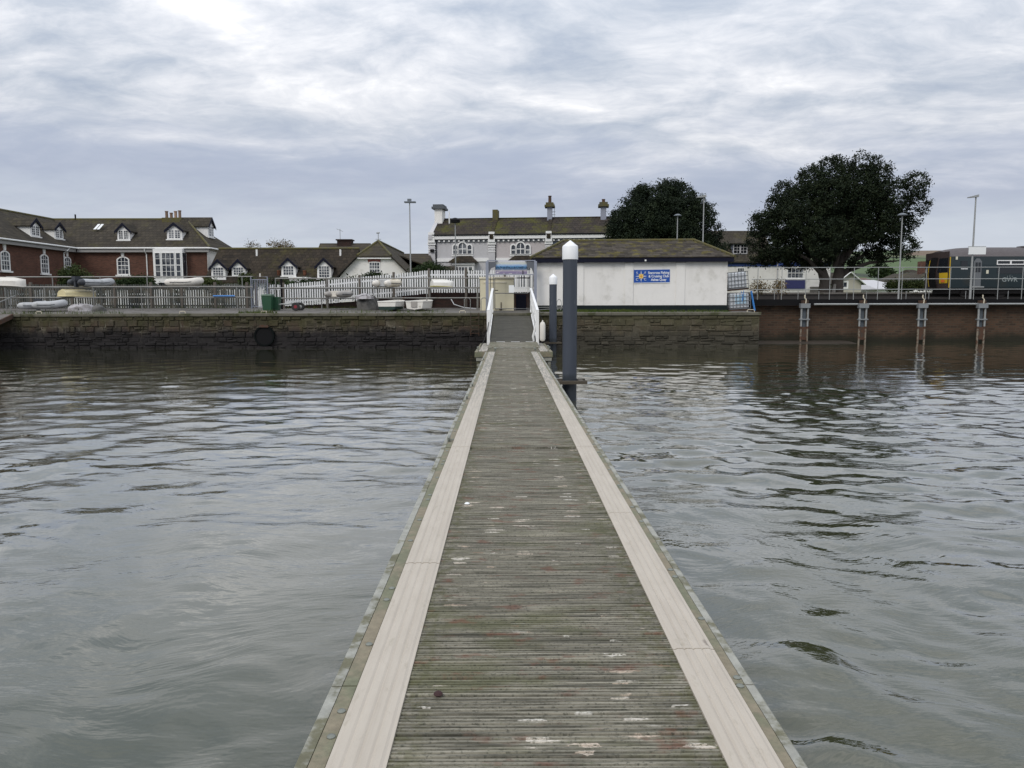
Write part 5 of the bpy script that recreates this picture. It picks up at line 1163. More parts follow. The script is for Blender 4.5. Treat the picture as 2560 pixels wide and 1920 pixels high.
# ------------------------------------------------------------------ trees
def tree2():
    Y = 58.0; sc_ = 4.608; b = at(2078, 724, Y); org = Vector((b.x, Y, 1.7))
    t = thing('oak_tree', 'large spreading dark oak tree standing beyond the guard railing', 'tree', org)
    raw = [(1250, 200, 170), (900, 280, 200), (1450, 300, 180), (600, 420, 170), (430, 600, 150), (260, 820, 165), (165, 1000, 115), (500, 800, 240), (800, 560, 260), (1150, 520, 280), (1500, 560, 230), (1760, 440, 160), (1830, 650, 170), (1930, 820, 120), (2050, 800, 55), (1700, 880, 200), (1380, 850, 230), (1050, 900, 290), (700, 1020, 260), (400, 1110, 190), (140, 1180, 95), (1720, 1120, 150), (1480, 1130, 120), (1270, 1210, 90), (880, 1210, 130), (600, 1250, 95), (1620, 1260, 65), (1090, 1210, 90), (300, 1225, 105), (450, 1260, 85), (740, 1280, 75), (150, 1265, 55), (330, 1300, 40), (520, 1310, 40), (1000, 1270, 85), (1190, 1285, 70), (1370, 1235, 75), (860, 1290, 65), (650, 1305, 55), (1500, 1240, 60)]
    r = random.Random(3); bl = []
    for x, y, rr_ in raw:
        m_ = rr_ / sc_ * Y / FPX * 0.90
        n_ = 1 if rr_ < 130 else (2 if rr_ < 220 else 3)
        for k in range(n_):
            yy = Y + r.uniform(-1.2, 1.2) + (k - (n_ - 1) / 2) * 3.0
            p = at(1860 + x / sc_, 380 + y / sc_, Y); bl.append(((p.x, yy, p.z), m_))
    foliage('crown', bl, 6200, 24, 0.165, 0.15, M_OAK2, t, 21, org, inner=0.5)
    for k, (lean, r0) in enumerate(((-1.0, .42), (0.9, .45))):
        part('trunk', MB().path([(lean * .45 + (-.35 if k == 0 else .45), 0, -0.2), (lean * .55, .1 * k, 1.0), (lean * .5, 0, 2.0), (lean * .8, .3, 3.2), (lean * 1.6, .5, 5.0)], [r0 * 1.35, r0, r0 * .9, r0 * .7, .2], 12), M_TRUNK, t, True)
    for a, bq in (((-.5, 0, 2.2), (-3.5, -1, 4.2)), ((.5, 0, 2.0), (3.2, .5, 4.4)), ((.8, .3, 3.2), (2.8, -1.5, 6.5)), ((-.8, .3, 3), (-3, 1.5, 6.5)), ((0.2, 0, 3), (.5, -2, 7.5)), ((.9, .2, 2.6), (4.6, -.5, 3.4))):
        a, bq = Vector(a), Vector(bq); part('limb', MB().path([a, a.lerp(bq, .5) + Vector((0, 0, .3)), bq], [.2, .13, .05], 8), M_TRUNK, t, True)
    part('ivy_scar', MB().path([(-.12, -.5, 0.1), (-.1, -.55, .8), (0.05, -.5, 1.7)], [.2, .17, .1], 8), mat('pale_bark', (.30, .28, .25), .9), t, True)
tree2()
def tree1():
    Y = 57.0; b = at(1656, 700, Y); org = Vector((b.x, Y, 1.7)); t = thing('holm_oak', 'dense dome-shaped dark evergreen oak behind the club hut', 'tree', org)
    r = random.Random(9); bl = []
    c = at(1657, 610, Y); ax, az = 150 * Y / FPX, 160 * Y / FPX
    for k in range(120):
        th, ph = r.uniform(0, 2 * math.pi), math.asin(r.uniform(-.25, 1)); rb = r.uniform(.55, 1.0)
        q = 0.985 - rb / ax
        bl.append(((c.x + ax * q * math.cos(th) * math.cos(ph), Y + ax * .85 * q * math.sin(th) * math.cos(ph), c.z + az * q * math.sin(ph)), rb))
    for k in range(30): bl.append(((c.x + r.uniform(-2.5, 2.5), Y + r.uniform(-1, 2), c.z + r.uniform(-2, 2.5)), 1.2))
    for px in (1530, 1560, 1760, 1785): p = at(px, 640, Y); bl.append(((p.x, Y - 1, p.z), 1.1))
    foliage('crown', bl, 6200, 24, 0.155, 0.14, M_OAK, t, 5, org, inner=0.62)
    part('trunk', MB().path([(0, 0, 0), (.1, 0, 1.5), (0, 0, 3.5)], [.6, .45, .4], 12), M_TRUNK, t, True)
    for k in range(5): a = k * 1.256; part('limb', MB().path([(0, 0, 2.4), (1.2 * math.cos(a), 1.2 * math.sin(a), 3.8), (2.4 * math.cos(a), 2.4 * math.sin(a), 5.5)], [.22, .15, .06], 8), M_TRUNK, t, True)
tree1()
def bush(name, label, pts, Y, nsub, mat_, cat='bush', size=.12, subr=.16, seed=1, nleaf=24, base=1.75):
    p0 = at(pts[0][0], pts[0][1], Y); org = Vector((p0.x, Y, base)); t = thing(name, label, cat, org)
    bl = [((at(x, y, Y).x, Y + (k % 3 - 1) * .25, at(x, y, Y).z), r * Y / FPX) for k, (x, y, r) in enumerate(pts)]
    foliage('foliage', bl, nsub, nleaf, subr, size, mat_, t, seed, org, inner=.4)
    part('stem', MB().path([(0, 0, 0), (.05, 0, max(.2, p0.z - base))], [.06, .03], 6), M_TRUNK, t, True)
    return t
bush('shrub', 'green shrub growing against the brick house beside its corner window', [(190, 690, 22), (175, 700, 18), (210, 698, 16), (165, 686, 12), (185, 675, 10), (200, 712, 20), (170, 712, 18)], 55, 420, M_SHRUB, seed=3)
bush('shrub', 'small dark shrub growing by the tall metal gate frame', [(620, 702, 14), (628, 710, 10), (608, 706, 9), (615, 693, 7)], 50, 160, M_SHRUB, seed=4)
bush('shrub', 'rounded shrub below the brick-arched window behind the picket fence', [(925, 702, 13), (945, 700, 12), (910, 706, 9), (938, 697, 9), (960, 704, 8)], 47, 260, M_HEDGE, seed=5)
bush('shrub', 'dark rounded bush behind picket fence in front of the grey terrace house', [(1075, 676, 17), (1055, 681, 13), (1095, 678, 14), (1040, 686, 10), (1115, 683, 9)], 50, 320, M_HEDGE, seed=6)
bush('bare_shrub', 'wispy bare shrub in front of the white inn wall, beside the tanks', [(1895, 712, 14), (1905, 722, 14), (1885, 718, 10)], 47, 60, M_AUTUMN, seed=7, nleaf=8)
bush('bare_shrub', 'wispy bare shrub in front of the white inn wall, beside its blue panel', [(1945, 714, 14), (1950, 722, 13), (1935, 720, 9)], 47, 60, M_AUTUMN, seed=8, nleaf=8)
bush('autumn_tree', 'thin autumn tree top showing above the cottage roof ridge', [(688, 612, 12), (705, 610, 12), (672, 615, 9), (720, 612, 9), (728, 618, 8), (695, 622, 12), (710, 622, 12)], 70, 130, M_AUTUMN, 'tree', seed=9, nleaf=12)
bush('autumn_tree', 'smaller drooping bare tree top above the cottage roof near the brick house', [(628, 613, 7), (634, 606, 5), (643, 616, 6), (624, 620, 6)], 70, 50, M_AUTUMN, 'tree', seed=10, nleaf=7)
bush('hill_tree', 'dark tree on the hillside field behind the bungalow', [(2214, 688, 8), (2220, 680, 6), (2210, 680, 6)], 240, 120, M_HEDGE, 'tree', size=.9, subr=.8, seed=11, base=3)
bush('hill_tree', 'dark tree beside the distant farm building on the hill', [(2195, 676, 5), (2188, 679, 5)], 300, 100, M_HEDGE, 'tree', size=1.0, subr=.9, seed=12, base=6)
bush('hedge', 'low clipped green hedge in front of the white hall beside the train', [(x, 722 - (6 if x > 2285 else 4) - (x % 7), 9) for x in range(2222, 2326, 8)], 58, 420, M_SHRUB, 'hedge', seed=13, base=2.14)
bush('hedge', 'dark green hedge below the brick house window behind the old fence', [(x, 705 + (x % 9), 13) for x in range(296, 384, 8)], 52, 420, M_HEDGE, 'hedge', seed=14)
bush('hedge', 'dark hedge filling the gap behind the white picket fence', [(x, 728 - (x - 680) * .04 + (x % 5), 26) for x in range(690, 1190, 16)], 47.5, 1500, M_HEDGE, 'hedge', seed=15, size=.15)
bush('hedge', 'dark hedge behind the far white palings below the brick house', [(x, 748 + (x % 7), 24) for x in range(-10, 600, 16)], 53.5, 1500, M_HEDGE, 'hedge', seed=16, size=.15)
bush('bramble', 'dry bramble patch at the old fence corner below the cottages', [(515, 706, 10), (525, 709, 10), (535, 711, 9)], 50, 120, M_SHRUB, seed=17)

# ------------------------------------------------------------------ fences
def picket(h, wd, th, rnd=True, mat_=None):
    n = 6; top = [(wd / 2 * math.cos(math.pi * k / n), h - wd / 2 + wd / 2 * math.sin(math.pi * k / n)) for k in range(n + 1)]
    if not rnd: top = [(wd / 2, h - wd * .6), (0, h), (-wd / 2, h - wd * .6)]
    return MB().prism([(-wd / 2, 0), (wd / 2, 0)] + top, -th, 0).mesh('picket', mat_)
# dark weathered fence on the quay, white palings beyond the line: their stripes beat against each other
def fence_run(name, label, Y, pa, pb, ptop, pbot, pitch, wd, mat_, posts, rails, rnd=True, postm=None, over=0.05, jit=0.01, seed=1):
    f_top = ptop if callable(ptop) else (lambda x: ptop); f_bot = pbot if callable(pbot) else (lambda x: pbot)
    A = at(pa, f_bot(pa), Y); t = thing(name, label, 'fence', (A.x, Y, A.z)); r = random.Random(seed)
    xa, xb = A.x, at(pb, f_bot(pb), Y).x; n_ = int((xb - xa) / pitch); cache = {}
    for k in range(n_ + 1):
        px = pa + (pb - pa) * k / n_; z1, z0 = at(px, f_top(px), Y).z, at(px, f_bot(px), Y).z; h = round(z1 - z0, 2)
        if h not in cache: cache[h] = picket(h, wd, .022, rnd, mat_)
        link('picket', cache[h], t, (xa + (xb - xa) * k / n_ - A.x + r.uniform(-jit, jit), 0, z0 - A.z + r.uniform(-jit, jit)), (0, rad(r.uniform(-.5, .5)), 0))
    for fr_ in rails:
        for q0, q1 in zip(posts[:-1], posts[1:]):
            z0a, z1a = at(q0, f_bot(q0), Y).z, at(q0, f_top(q0), Y).z; z0b, z1b = at(q1, f_bot(q1), Y).z, at(q1, f_top(q1), Y).z
            part('rail', MB().bar((at(q0, 740, Y).x - A.x, .03, z0a + (z1a - z0a) * fr_ - A.z), (at(q1, 740, Y).x - A.x, .03, z0b + (z1b - z0b) * fr_ - A.z), .05, .085), mat_, t)
    for q in posts[(0 if posts[0] >= pa else 1):]:
        z0, z1 = gzq(Y) if Y < 43 else 1.75, at(q, f_top(q), Y).z + over
        part('post', MB().box(at(q, 740, Y).x - A.x - .06, at(q, 740, Y).x - A.x + .06, -.05, .09, z0 - A.z - .1, z1 - A.z), postm or M_POST, t)
    return t
fence_run('old_picket_fence', 'weathered dark picket fence with rounded tops behind the left boat rack', 42.6, -40, 640, 711, 773, .132, .092, M_OLDPICKET, [-40, 78, 180, 287, 378, 455, 538, 618, 640], (.14, .84), over=.12)
fence_run('far_paling_fence', 'white paling fence across the railway, glimpsed between dark pickets', 51.5, -40, 640, 724, 772, .150, .085, M_PALEPICKET, [-40, 120, 280, 430, 560, 640], (.25, .76), rnd=False, jit=.004, seed=2)
ptsT = [(672, 712), (722, 711), (725, 709), (812, 702), (822, 699), (895, 694), (903, 692), (985, 685), (1069, 676), (1345, 675)]
ptsB = [(672, 766), (725, 765), (812, 760), (880, 752), (930, 746), (985, 742), (1069, 734), (1075, 732), (1345, 731)]
lin = lambda pts: (lambda x: float(np.interp(x, [p[0] for p in pts], [p[1] for p in pts])))
fence_run('white_picket_fence', 'white picket fence with rounded tops climbing beside the quay', 42.0, 672, 1350, lin(ptsT), lin(ptsB), .132, .075, M_PALEPICKET, [672, 709, 818, 900, 985, 1073, 1165, 1262, 1350], (.20, .80), over=.10, seed=3)
# dark retaining wall beneath it
def ret_wall():
    Y = 42.35; pts = [(690, 766), (880, 754), (985, 742), (1075, 731), (1345, 730)]
    w3 = [at(x, y, Y) for x, y in pts]; z0 = 1.7
    poly = [(w3[0].x, z0)] + [(w3[-1].x, z0)] + [(p.x, p.z) for p in reversed(w3)]
    solid('retaining_wall', MB().prism(poly, Y, Y + .4), M_DARKBRICK, 'dark brick retaining wall rising under the white picket fence', 'wall')
ret_wall()
# metal gate frame and gate between the two fences
Yg = 41.6; a, b = at(630, 775, Yg), at(668, 692, Yg)
g_ = thing('metal_gate', 'tall grey metal gate frame with barred gate between the two fences', 'gate', (a.x, Yg, gzq(Yg))); gw_, gh_ = b.x - a.x, b.z - gzq(Yg)
part('frame', MB().path([(0, 0, 0), (0, 0, gh_), (gw_, 0, gh_), (gw_, 0, 0)], .035, 8), M_GREYPAINT, g_, True)
for k in range(9): part('bar', MB().path([(gw_ * (k + 1) / 10, 0.02, .1), (gw_ * (k + 1) / 10, .02, gh_ - .15)], .016, 6), M_GREYPAINT, g_)
for q in (.1, gh_ - .15): part('crossbar', MB().path([(0.03, 0.02, q), (gw_ - .03, .02, q)], .02, 6), M_GREYPAINT, g_)
part('pole', MB().path([(gw_ * .55, .05, gh_), (gw_ * .55, .05, gh_ + .18)], .04, 8), M_PVCWHITE, g_, True)

# ------------------------------------------------------------------ boat racks
def rack(label, pxs_front, pxs_rear, pl, pr, yb, yc, ya, Yf=39.9, Yr=41.2):
    A = at(pl, 770, Yf); base = gzq(Yf); t = thing('boat_rack', label, 'boat rack', (A.x, Yf, base))
    zb, zc_, za = at(300, yb, Yf).z - base, at(300, yc, Yf).z - base, at(300, ya, Yr).z - base
    xa, xb = 0, at(pr, 740, Yf).x - A.x
    for z_, y_ in ((zb, 0), (zc_, 0), (zb, Yr - Yf), (zc_, Yr - Yf), (za, Yr - Yf)): part('rail', MB().path([(xa, y_, z_), (xb, y_, z_)], .03, 8), M_RAIL, t, True)
    for px in pxs_front: x = at(px, 745, Yf).x - A.x; part('post', MB().path([(x, 0, 0), (x, 0, zb)], .028, 8), M_RAIL, t, True)
    for px in pxs_rear: x = at(px, 745, Yr).x - A.x; part('post', MB().path([(x, Yr - Yf, .04), (x, Yr - Yf, za)], .028, 8), M_RAIL, t, True)
    for px in pxs_front:
        x = at(px, 745, Yf).x - A.x
        for z_ in (zb, zc_): part('bearer', MB().path([(x, 0, z_ - .03), (x, Yr - Yf, z_ - .03)], .024, 8), M_RAIL, t, True)
    return zb + base, zc_ + base
RB, RC = rack('long galvanised two-tier boat rack by the dark fence', (112, 234, 354, 474, 593), (14, 134, 253, 370, 488, 607), -20, 612, 717, 743.5, 692)
RB2, RC2 = rack('galvanised two-tier boat rack in front of white picket fence', (675, 804, 933, 1067, 1193), (690, 818, 945, 1075, 1195), 672, 1200, 720.5, 746.5, 697)
p = at(560, 743, 39.84)
solid('blue_paddle', MB().path([(at(533, 743, 39.84).x, 39.84, RC + .065), (at(587, 743, 39.84).x, 39.84, RC + .065)], .035, 8), M_BLUE, 'bright blue pole lying along the lower rail of the rack', 'pole', smooth=True)

# ------------------------------------------------------------------ boats
def inflatable(label, loc, rz, L, B, r, tube, cone, inside, floorz=None, motor=False, group=None):
    t = thing('inflatable_dinghy', label, 'dinghy', loc, rz)
    pts = []
    for s in (-1,):
        pass
    h = B / 2 - r
    side = [(-h, -.12, r), (-h, 0.02, r), (-h, .12, r), (-h, L * .55, r), (-h * .86, L * .75, r + .03), (-h * .5, L * .92, r + .08), (0, L * .985, r + .10)]
    rs = [r * .25, r * .78, r, r, r, r * .97, r * .93]
    full = side + [(-x, y, z) for x, y, z in reversed(side[:-1])]; rs2 = rs + rs[:-1][::-1]
    part('tube', MB().path(full[2:-2], rs2[2:-2], 14, caps=True), tube, t, True)
    for s in (1, -1): part('cone_end', MB().path([(-h * s, -.16, r), (-h * s, -.06, r), (-h * s, .121, r)], [r * .3, r * .82, r * 1.003], 14), cone, t, True)
    part('floor', MB().box(-h, h, .16, L * .8, r * .25, r * .45), inside, t)
    part('transom', MB().box(-h + r * .5, h - r * .5, .2, .25, r * .1, r * 2.1), inside, t)
    part('seat', MB().box(-h, h, L * .45, L * .45 + .22, r * 1.7, r * 1.85), inside, t)
    for s in (-1, 1): part('rubbing_strake', MB().path([(s * (h + r * 1.0), .12, r), (s * (h + r * 1.0), L * .55, r), (s * (h * .86 + r * .95), L * .75, r + .03)], .018, 6), M_DARKPVC, t, True)
    if motor: part('outboard', MB().box(-.13, .13, -.12, .2, r * 1.5, r * 1.5 + .22).box(-.06, .06, -.06, .1, -.05, r * 1.5), M_DARKPVC, t)
    return t
def hull_mesh(L, B, D, bow=0.9, flat=.5, n=9, tuck=.85):
    rows = []
    for i in range(n):
        u = i / (n - 1); b = B / 2 * (tuck + (1 - tuck) * min(1, u / .4)) * (1 if u < .45 else math.sqrt(max(0, 1 - ((u - .45) / .55) ** 2.2)) * .96 + .04 * (1 - u))
        b = max(b, .03); sheer = D * (1 + .18 * u * u); k = D * (.0 + .35 * max(0, u - .6) ** 1.3 * 2)
        rows.append([(-b, u * L, sheer), (-b * .93, u * L, D * .45 + k * .4), (-b * flat * 1.2, u * L, .05 + k * .8), (0, u * L, k), (b * flat * 1.2, u * L, .05 + k * .8), (b * .93, u * L, D * .45 + k * .4), (b, u * L, sheer)])
    return rows
def dinghy(name, label, loc, rz, L, B, D, hullm, inm, gun, inverted=False, band=None, extra=None, tilt=0):
    t = thing(name, label, 'boat', loc, rz)
    rows = hull_mesh(L, B, D, flat=.5 if inverted else .72); mb = MB().loft(rows); mb.f.append(tuple(range(6, -1, -1)))
    inn = [[(x * .94, y if j else y + .04, z + .03) for x, y, z in r_] for j, r_ in enumerate(rows)]
    mi = MB().loft([r_[::-1] for r_ in inn]); mi.f.append(tuple(range(0, 7)))
    Mx = Matrix.Identity(4)
    if inverted: Mx = Matrix.Translation((0, 0, D * 1.1)) @ Matrix.Rotation(math.pi, 4, 'Y')
    if tilt: Mx = Mx @ Matrix.Rotation(rad(tilt), 4, 'Y')
    if band:
        lo_ = MB().loft([r_[1:6] for r_ in rows]); lo_.f.append((4, 3, 2, 1, 0)); part('bottom_paint', lo_.xf(Matrix.Translation((0, -.004, -.004)) @ Mx), band, t, True)
    part('hull', mb.xf(Mx), hullm, t, True); part('inner_hull', mi.xf(Mx), inm, t, True)
    gl_ = [r_[0] for r_ in rows] + [r_[-1] for r_ in reversed(rows)]
    part('gunwale', MB().path([rows[0][-1]] + gl_, .03, 6).xf(Mx), gun, t, True)
    if not inverted: part('thwart', MB().box(-B * .44, B * .44, L * .42, L * .42 + .22, D * .68, D * .72).xf(Mx), inm, t)
    part('keel', MB().path([(0, .02, -.01), (0, L * .6, -.01), (0, L * .95, D * .25)], .025, 6).xf(Mx), hullm, t, True)
    if extra: part('motor_pad', MB().box(-.16, .16, -.05, -.013, D * .3, D * 1.02).xf(Mx), extra, t)
    return t
def onq(px, py, Y, dz=0): p = at(px, py, Y); return (p.x, Y, gzq(Y) + dz)
def onr(px, z, Y): return (at(px, 740, Y).x, Y, z + .035)
# on the left rack
inflatable('grey inflatable with dark cone ends and motor bracket on the top rack tier', onr(191, RB, 39.75), rad(-24), 2.1, 1.12, .185, M_PVC, M_DARKPVC, M_DARKPVC, motor=True)
dinghy('overturned_boat', 'pale yellow dinghy upside down on the lower rack tier', onr(154, RC, 39.8), rad(-34), 1.75, 1.0, .33, M_YELLOW, M_YELLOW, M_YELLOW, True)
dinghy('overturned_boat', 'white upturned boat hull on the far end of the top rack tier', onr(-8, RB, 39.7), rad(-60), 1.3, 1.1, .40, M_PVCWHITE, M_PVCWHITE, M_PVCWHITE, True)
t_ = inflatable('folded cream inflatable sagging over the top rack tier by the bay window', onr(424, RB, 40.25), rad(-78), 1.55, .9, .19, M_PVCWHITE, M_PVCWHITE, M_PVCWHITE)
inflatable('grey-green inflatable lying on the quay by the ramp head', onq(56, 780, 38.9, .12), rad(-66), 1.0, 1.0, .17, M_PVC, M_PVC, M_DARKPVC, motor=False)
inflatable('second grey-green inflatable with small outboard beside the covered boat', onq(95, 780, 38.7, .14), rad(-76), 1.2, 1.0, .19, M_PVC, M_PVC, M_DARKPVC, motor=True)
def tarp(name, label, loc, rz, sx, sy, sz, mat_, seed, sag=.12, cat='boat'):
    r = np.random.default_rng(seed); ph = r.uniform(0, 6, 8); rows = []
    for i in range(13):
        u = i / 12; w_ = math.sin(math.pi * min(1, .08 + u * .9)) ** .45; row = []
        for k in range(15):
            a = math.pi * k / 14; wob = 1 + sag * (math.sin(5 * a + ph[0] + 4 * u) * .5 + math.sin(9 * u * 3 + ph[1] + 2 * a) * .3 + math.sin(13 * a + ph[2]) * .2)
            row.append((-sx / 2 * w_ * math.copysign(abs(math.cos(a)) ** .7, math.cos(a)) * wob, u * sy, sz * w_ * math.sin(a) ** .8 * wob * (1 + .15 * math.sin(3 * u + ph[3])) if 0 < k < 14 else 0))
        rows.append(row)
    t = thing(name, label, cat, loc, rz); part('cover', MB().loft(rows, caps=True), mat_, t, True)
    part('lashing', MB().path([(-sx / 2, sy * .4, .05), (-sx * .3, sy * .4, sz * .98), (0, sy * .4, sz * 1.12), (sx * .3, sy * .4, sz * .98), (sx / 2, sy * .4, .05)], .012, 6), M_RUBBER, t)
    return t
tarp('covered_dinghy', 'dinghy under a pale lilac-grey cover beside the grey inflatables', onq(172, 775, 38.9), rad(-70), 1.0, 1.25, .46, M_PALETARP, 3)
tarp('covered_bundle', 'small mottled grey tarpaulin bundle on the quay by covered dinghy', onq(230, 775, 38.8), rad(-60), .6, .65, .30, M_TARP, 4, cat='bundle')
# right rack
inflatable('taupe inflatable with white seat on the lower tier of the right rack', onr(832, RC2, 39.75), rad(-18), 1.6, 1.0, .16, M_TAUPE, M_TAUPE, M_PVCWHITE)
inflatable('cream inflatable with grey transom on the upper tier of the right rack', onr(953, RB2, 39.75), rad(-20), 1.7, 1.05, .18, M_PVCCREAM, M_PVCWHITE, M_PVC)
dinghy('overturned_boat', 'white upturned dinghy with algae-stained end on the right rack', onr(1080, RB2, 40.2), rad(-70), 1.15, .85, .34, M_GEL, M_GEL, M_MOSSGEL, True)
tarp('covered_dinghy', 'boat under sagging dark grey tarpaulin next to green-bottomed boat', onq(905, 776, 39.4), rad(-25), 1.25, 1.5, .72, M_TARP, 6, .2)
tarp('folded_cover', 'pale folded inflatable draped on top of the dark tarpaulin', (at(893, 740, 39.3).x, 39.3, gzq(39.3) + .58), rad(-50), .75, .95, .24, M_PALETARP, 7, .25, 'cover')
dinghy('small_boat', 'small white boat with dark green bottom on the quay', onq(967, 777, 38.3, .05), rad(-14), 1.6, 1.12, .42, M_GEL, M_GEL, M_GEL, band=M_BOATGREEN)
dinghy('small_boat', 'small white tender with grey motor pad beside the steps', onq(1036, 777, 38.4, .08), rad(-18), 1.6, 1.1, .40, M_GEL, M_GEL, M_GEL, extra=M_TAUPE)
# trailer, bin
p = onq(700, 775, 39.0); t = thing('boat_trailer', 'small launching trolley with red-rimmed wheels by the bin', 'trailer', p)
part('drawbar', MB().path([(-.8, 0, .25), (.9, .1, .42)], .03, 8), M_GALV, t); part('axle', MB().path([(.9, -.35, .2), (.9, .5, .2)], .025, 8), M_GALV, t); part('cross_frame', MB().path([(.3, -.3, .32), (.3, .4, .32), (.9, .45, .42), (.9, -.3, .42), (.3, -.3, .32)], .02, 6), M_GALV, t)
for yy in (-.4, .52):
    wl_ = part('wheel', MB().lathe([(.11, -.05), (.19, -.05), (.21, -.02), (.21, .02), (.19, .05), (.11, .05)], n=18).xf(Matrix.Translation((.9, yy, .21)) @ Matrix.Rotation(math.pi / 2, 4, 'X')), M_RUBBER, t, True)
    part('rim', MB().lathe([(.02, -.055), (.085, -.055), (.085, .055), (.02, .055)], n=14).xf(Matrix.Translation((.9, yy, .21)) @ Matrix.Rotation(math.pi / 2, 4, 'X')), M_RED if yy < 0 else M_GALV, wl_, True)
p = onq(671, 775, 38.8); t = thing('wheelie_bin', 'dark green wheelie bin standing by the gate', 'bin', p); t.scale = (.8, .8, .82)
part('body', MB().loft([[(-.25, -.3, .04), (.25, -.3, .04), (.25, .25, .04), (-.25, .25, .04)], [(-.31, -.37, .92), (.31, -.37, .92), (.31, .33, .92), (-.31, .33, .92)]], close=True, caps=True), M_BIN, t)
part('lid', MB().loft([[(-.33, -.4, .925), (.33, -.4, .925), (.33, .36, .925), (-.33, .36, .925)], [(-.30, -.36, 1.0), (.30, -.36, 1.0), (.30, .34, 1.03), (-.30, .34, 1.03)]], close=True, caps=True), M_BIN, t)
for s in (-1, 1): part('wheel', MB().lathe([(.02, -.03), (.1, -.03), (.1, .03), (.02, .03)], n=14).xf(Matrix.Translation((.27 * s, .28, .1)) @ Matrix.Rotation(math.pi / 2, 4, 'Y')), M_RUBBER, t, True)
p = onq(690, 775, 39.2); t = thing('wheelie_bin', 'second, lower green bin tucked behind the wheelie bin', 'bin', p); t.scale = (.8, .8, .82)
part('body', MB().loft([[(-.22, -.25, .03), (.22, -.25, .03), (.22, .22, .03), (-.22, .22, .03)], [(-.27, -.31, .78), (.27, -.31, .78), (.27, .27, .78), (-.27, .27, .78)]], close=True, caps=True), M_BIN, t)
part('lid', MB().box(-.29, .29, -.33, .29, .782, .85), M_BIN, t)
# tall dark post and timber by the picket fence start
solid('dark_post', MB().path([(at(704, 740, 41).x, 41, gzq(41)), (at(704, 740, 41).x, 41, at(704, 697, 41).z)], .06, 10), M_BLACK, 'slim black post at the start of the white picket fence', 'post')
# mooring hoops along the quay edge, ladder
def hoop(px, label, wd=.26, h=.1, Y=36.2, mat_=None, g=None):
    p = at(px, 780, Y); t = thing('mooring_hoop', label, 'hoop', (p.x, Y, QZ + .004), group=g)
    part('bar', MB().path([(-wd / 2, 0, -.03), (-wd / 2, 0, h * .7), (-wd / 2 + .04, 0, h), (wd / 2 - .04, 0, h), (wd / 2, 0, h * .7), (wd / 2, 0, -.03)], .016, 8), mat_ or M_PVCCREAM, t, True)
for px, wh in ((97, 'beside the grey inflatables'), (456, 'below the rack with the folded cream inflatable'), (660, 'directly above the round outfall'), (1156, 'beside the quay ladder')): hoop(px, 'small pale mooring hoop in the coping ' + wh, g='mooring hoops in the coping')
hoop(1877, 'white mooring hoop on the coping beside the stacked tanks', .34, .12)
p = at(1187, 780, 36.0); t = thing('quay_ladder', 'steel ladder with curved grab rails fixed to the quay wall', 'ladder', (p.x, 35.86, 0))
for s in (-1, 1):
    part('stile', MB().path([(.19 * s, 0, .55), (.19 * s, 0, QZ + .02)], .016, 8), M_RUST, t, True)
for k in range(6): part('rung', MB().path([(-.19, 0, .66 + k * .18), (.19, 0, .66 + k * .18)], .012, 6), M_RUST, t)
for dx in (-.36, .42): part('grab_rail', MB().path([(dx - .14, .5, QZ), (dx - .14, .5, QZ + .62), (dx - .06, .5, QZ + .7), (dx + .06, .5, QZ + .7), (dx + .14, .5, QZ + .62), (dx + .14, .5, QZ)], .018, 8), M_RAIL, t, True)
solid('hose', MB().path([(at(1128, 750, 38.8).x, 38.8, 2.25), (at(1135, 760, 38.6).x, 38.6, 2.0), (at(1160, 768, 38.5).x, 38.5, 1.84), (at(1190, 771, 38.5).x, 38.5, 1.78)], .025, 6), M_PVC, 'grey hose looping across the dark wall beside the ladder', 'hose', smooth=True)
# drain outfall in the wall
p = at(661, 840, 35.9); t = thing('drain_outfall', 'round dark drain outfall pipe low in the quay wall', 'outfall', (p.x, 35.9, p.z))
ri = .40; ang = [2 * math.pi * k / 22 for k in range(22)]
part('pipe_rim', MB().ring([(ri * 1.18 * math.cos(a), ri * 1.18 * math.sin(a)) for a in ang], [(ri * math.cos(a), ri * math.sin(a)) for a in ang], -.06, .12), mat('iron_rim', (.008, .010, .010), .9, .3, spec=.05), t, True)
part('flap', MB().prism([(ri * 1.0 * math.cos(a), ri * 1.0 * math.sin(a)) for a in ang], -.02, .02), M_BLACK, t)
part('hinge', MB().box(-.22, .22, -.1, .0, ri * 1.0, ri * 1.28), M_RUST, t)
part('sill_stone', MB().box(-.3, .4, -.18, .1, -ri * 1.45, -ri * 1.22), M_STONE, t)

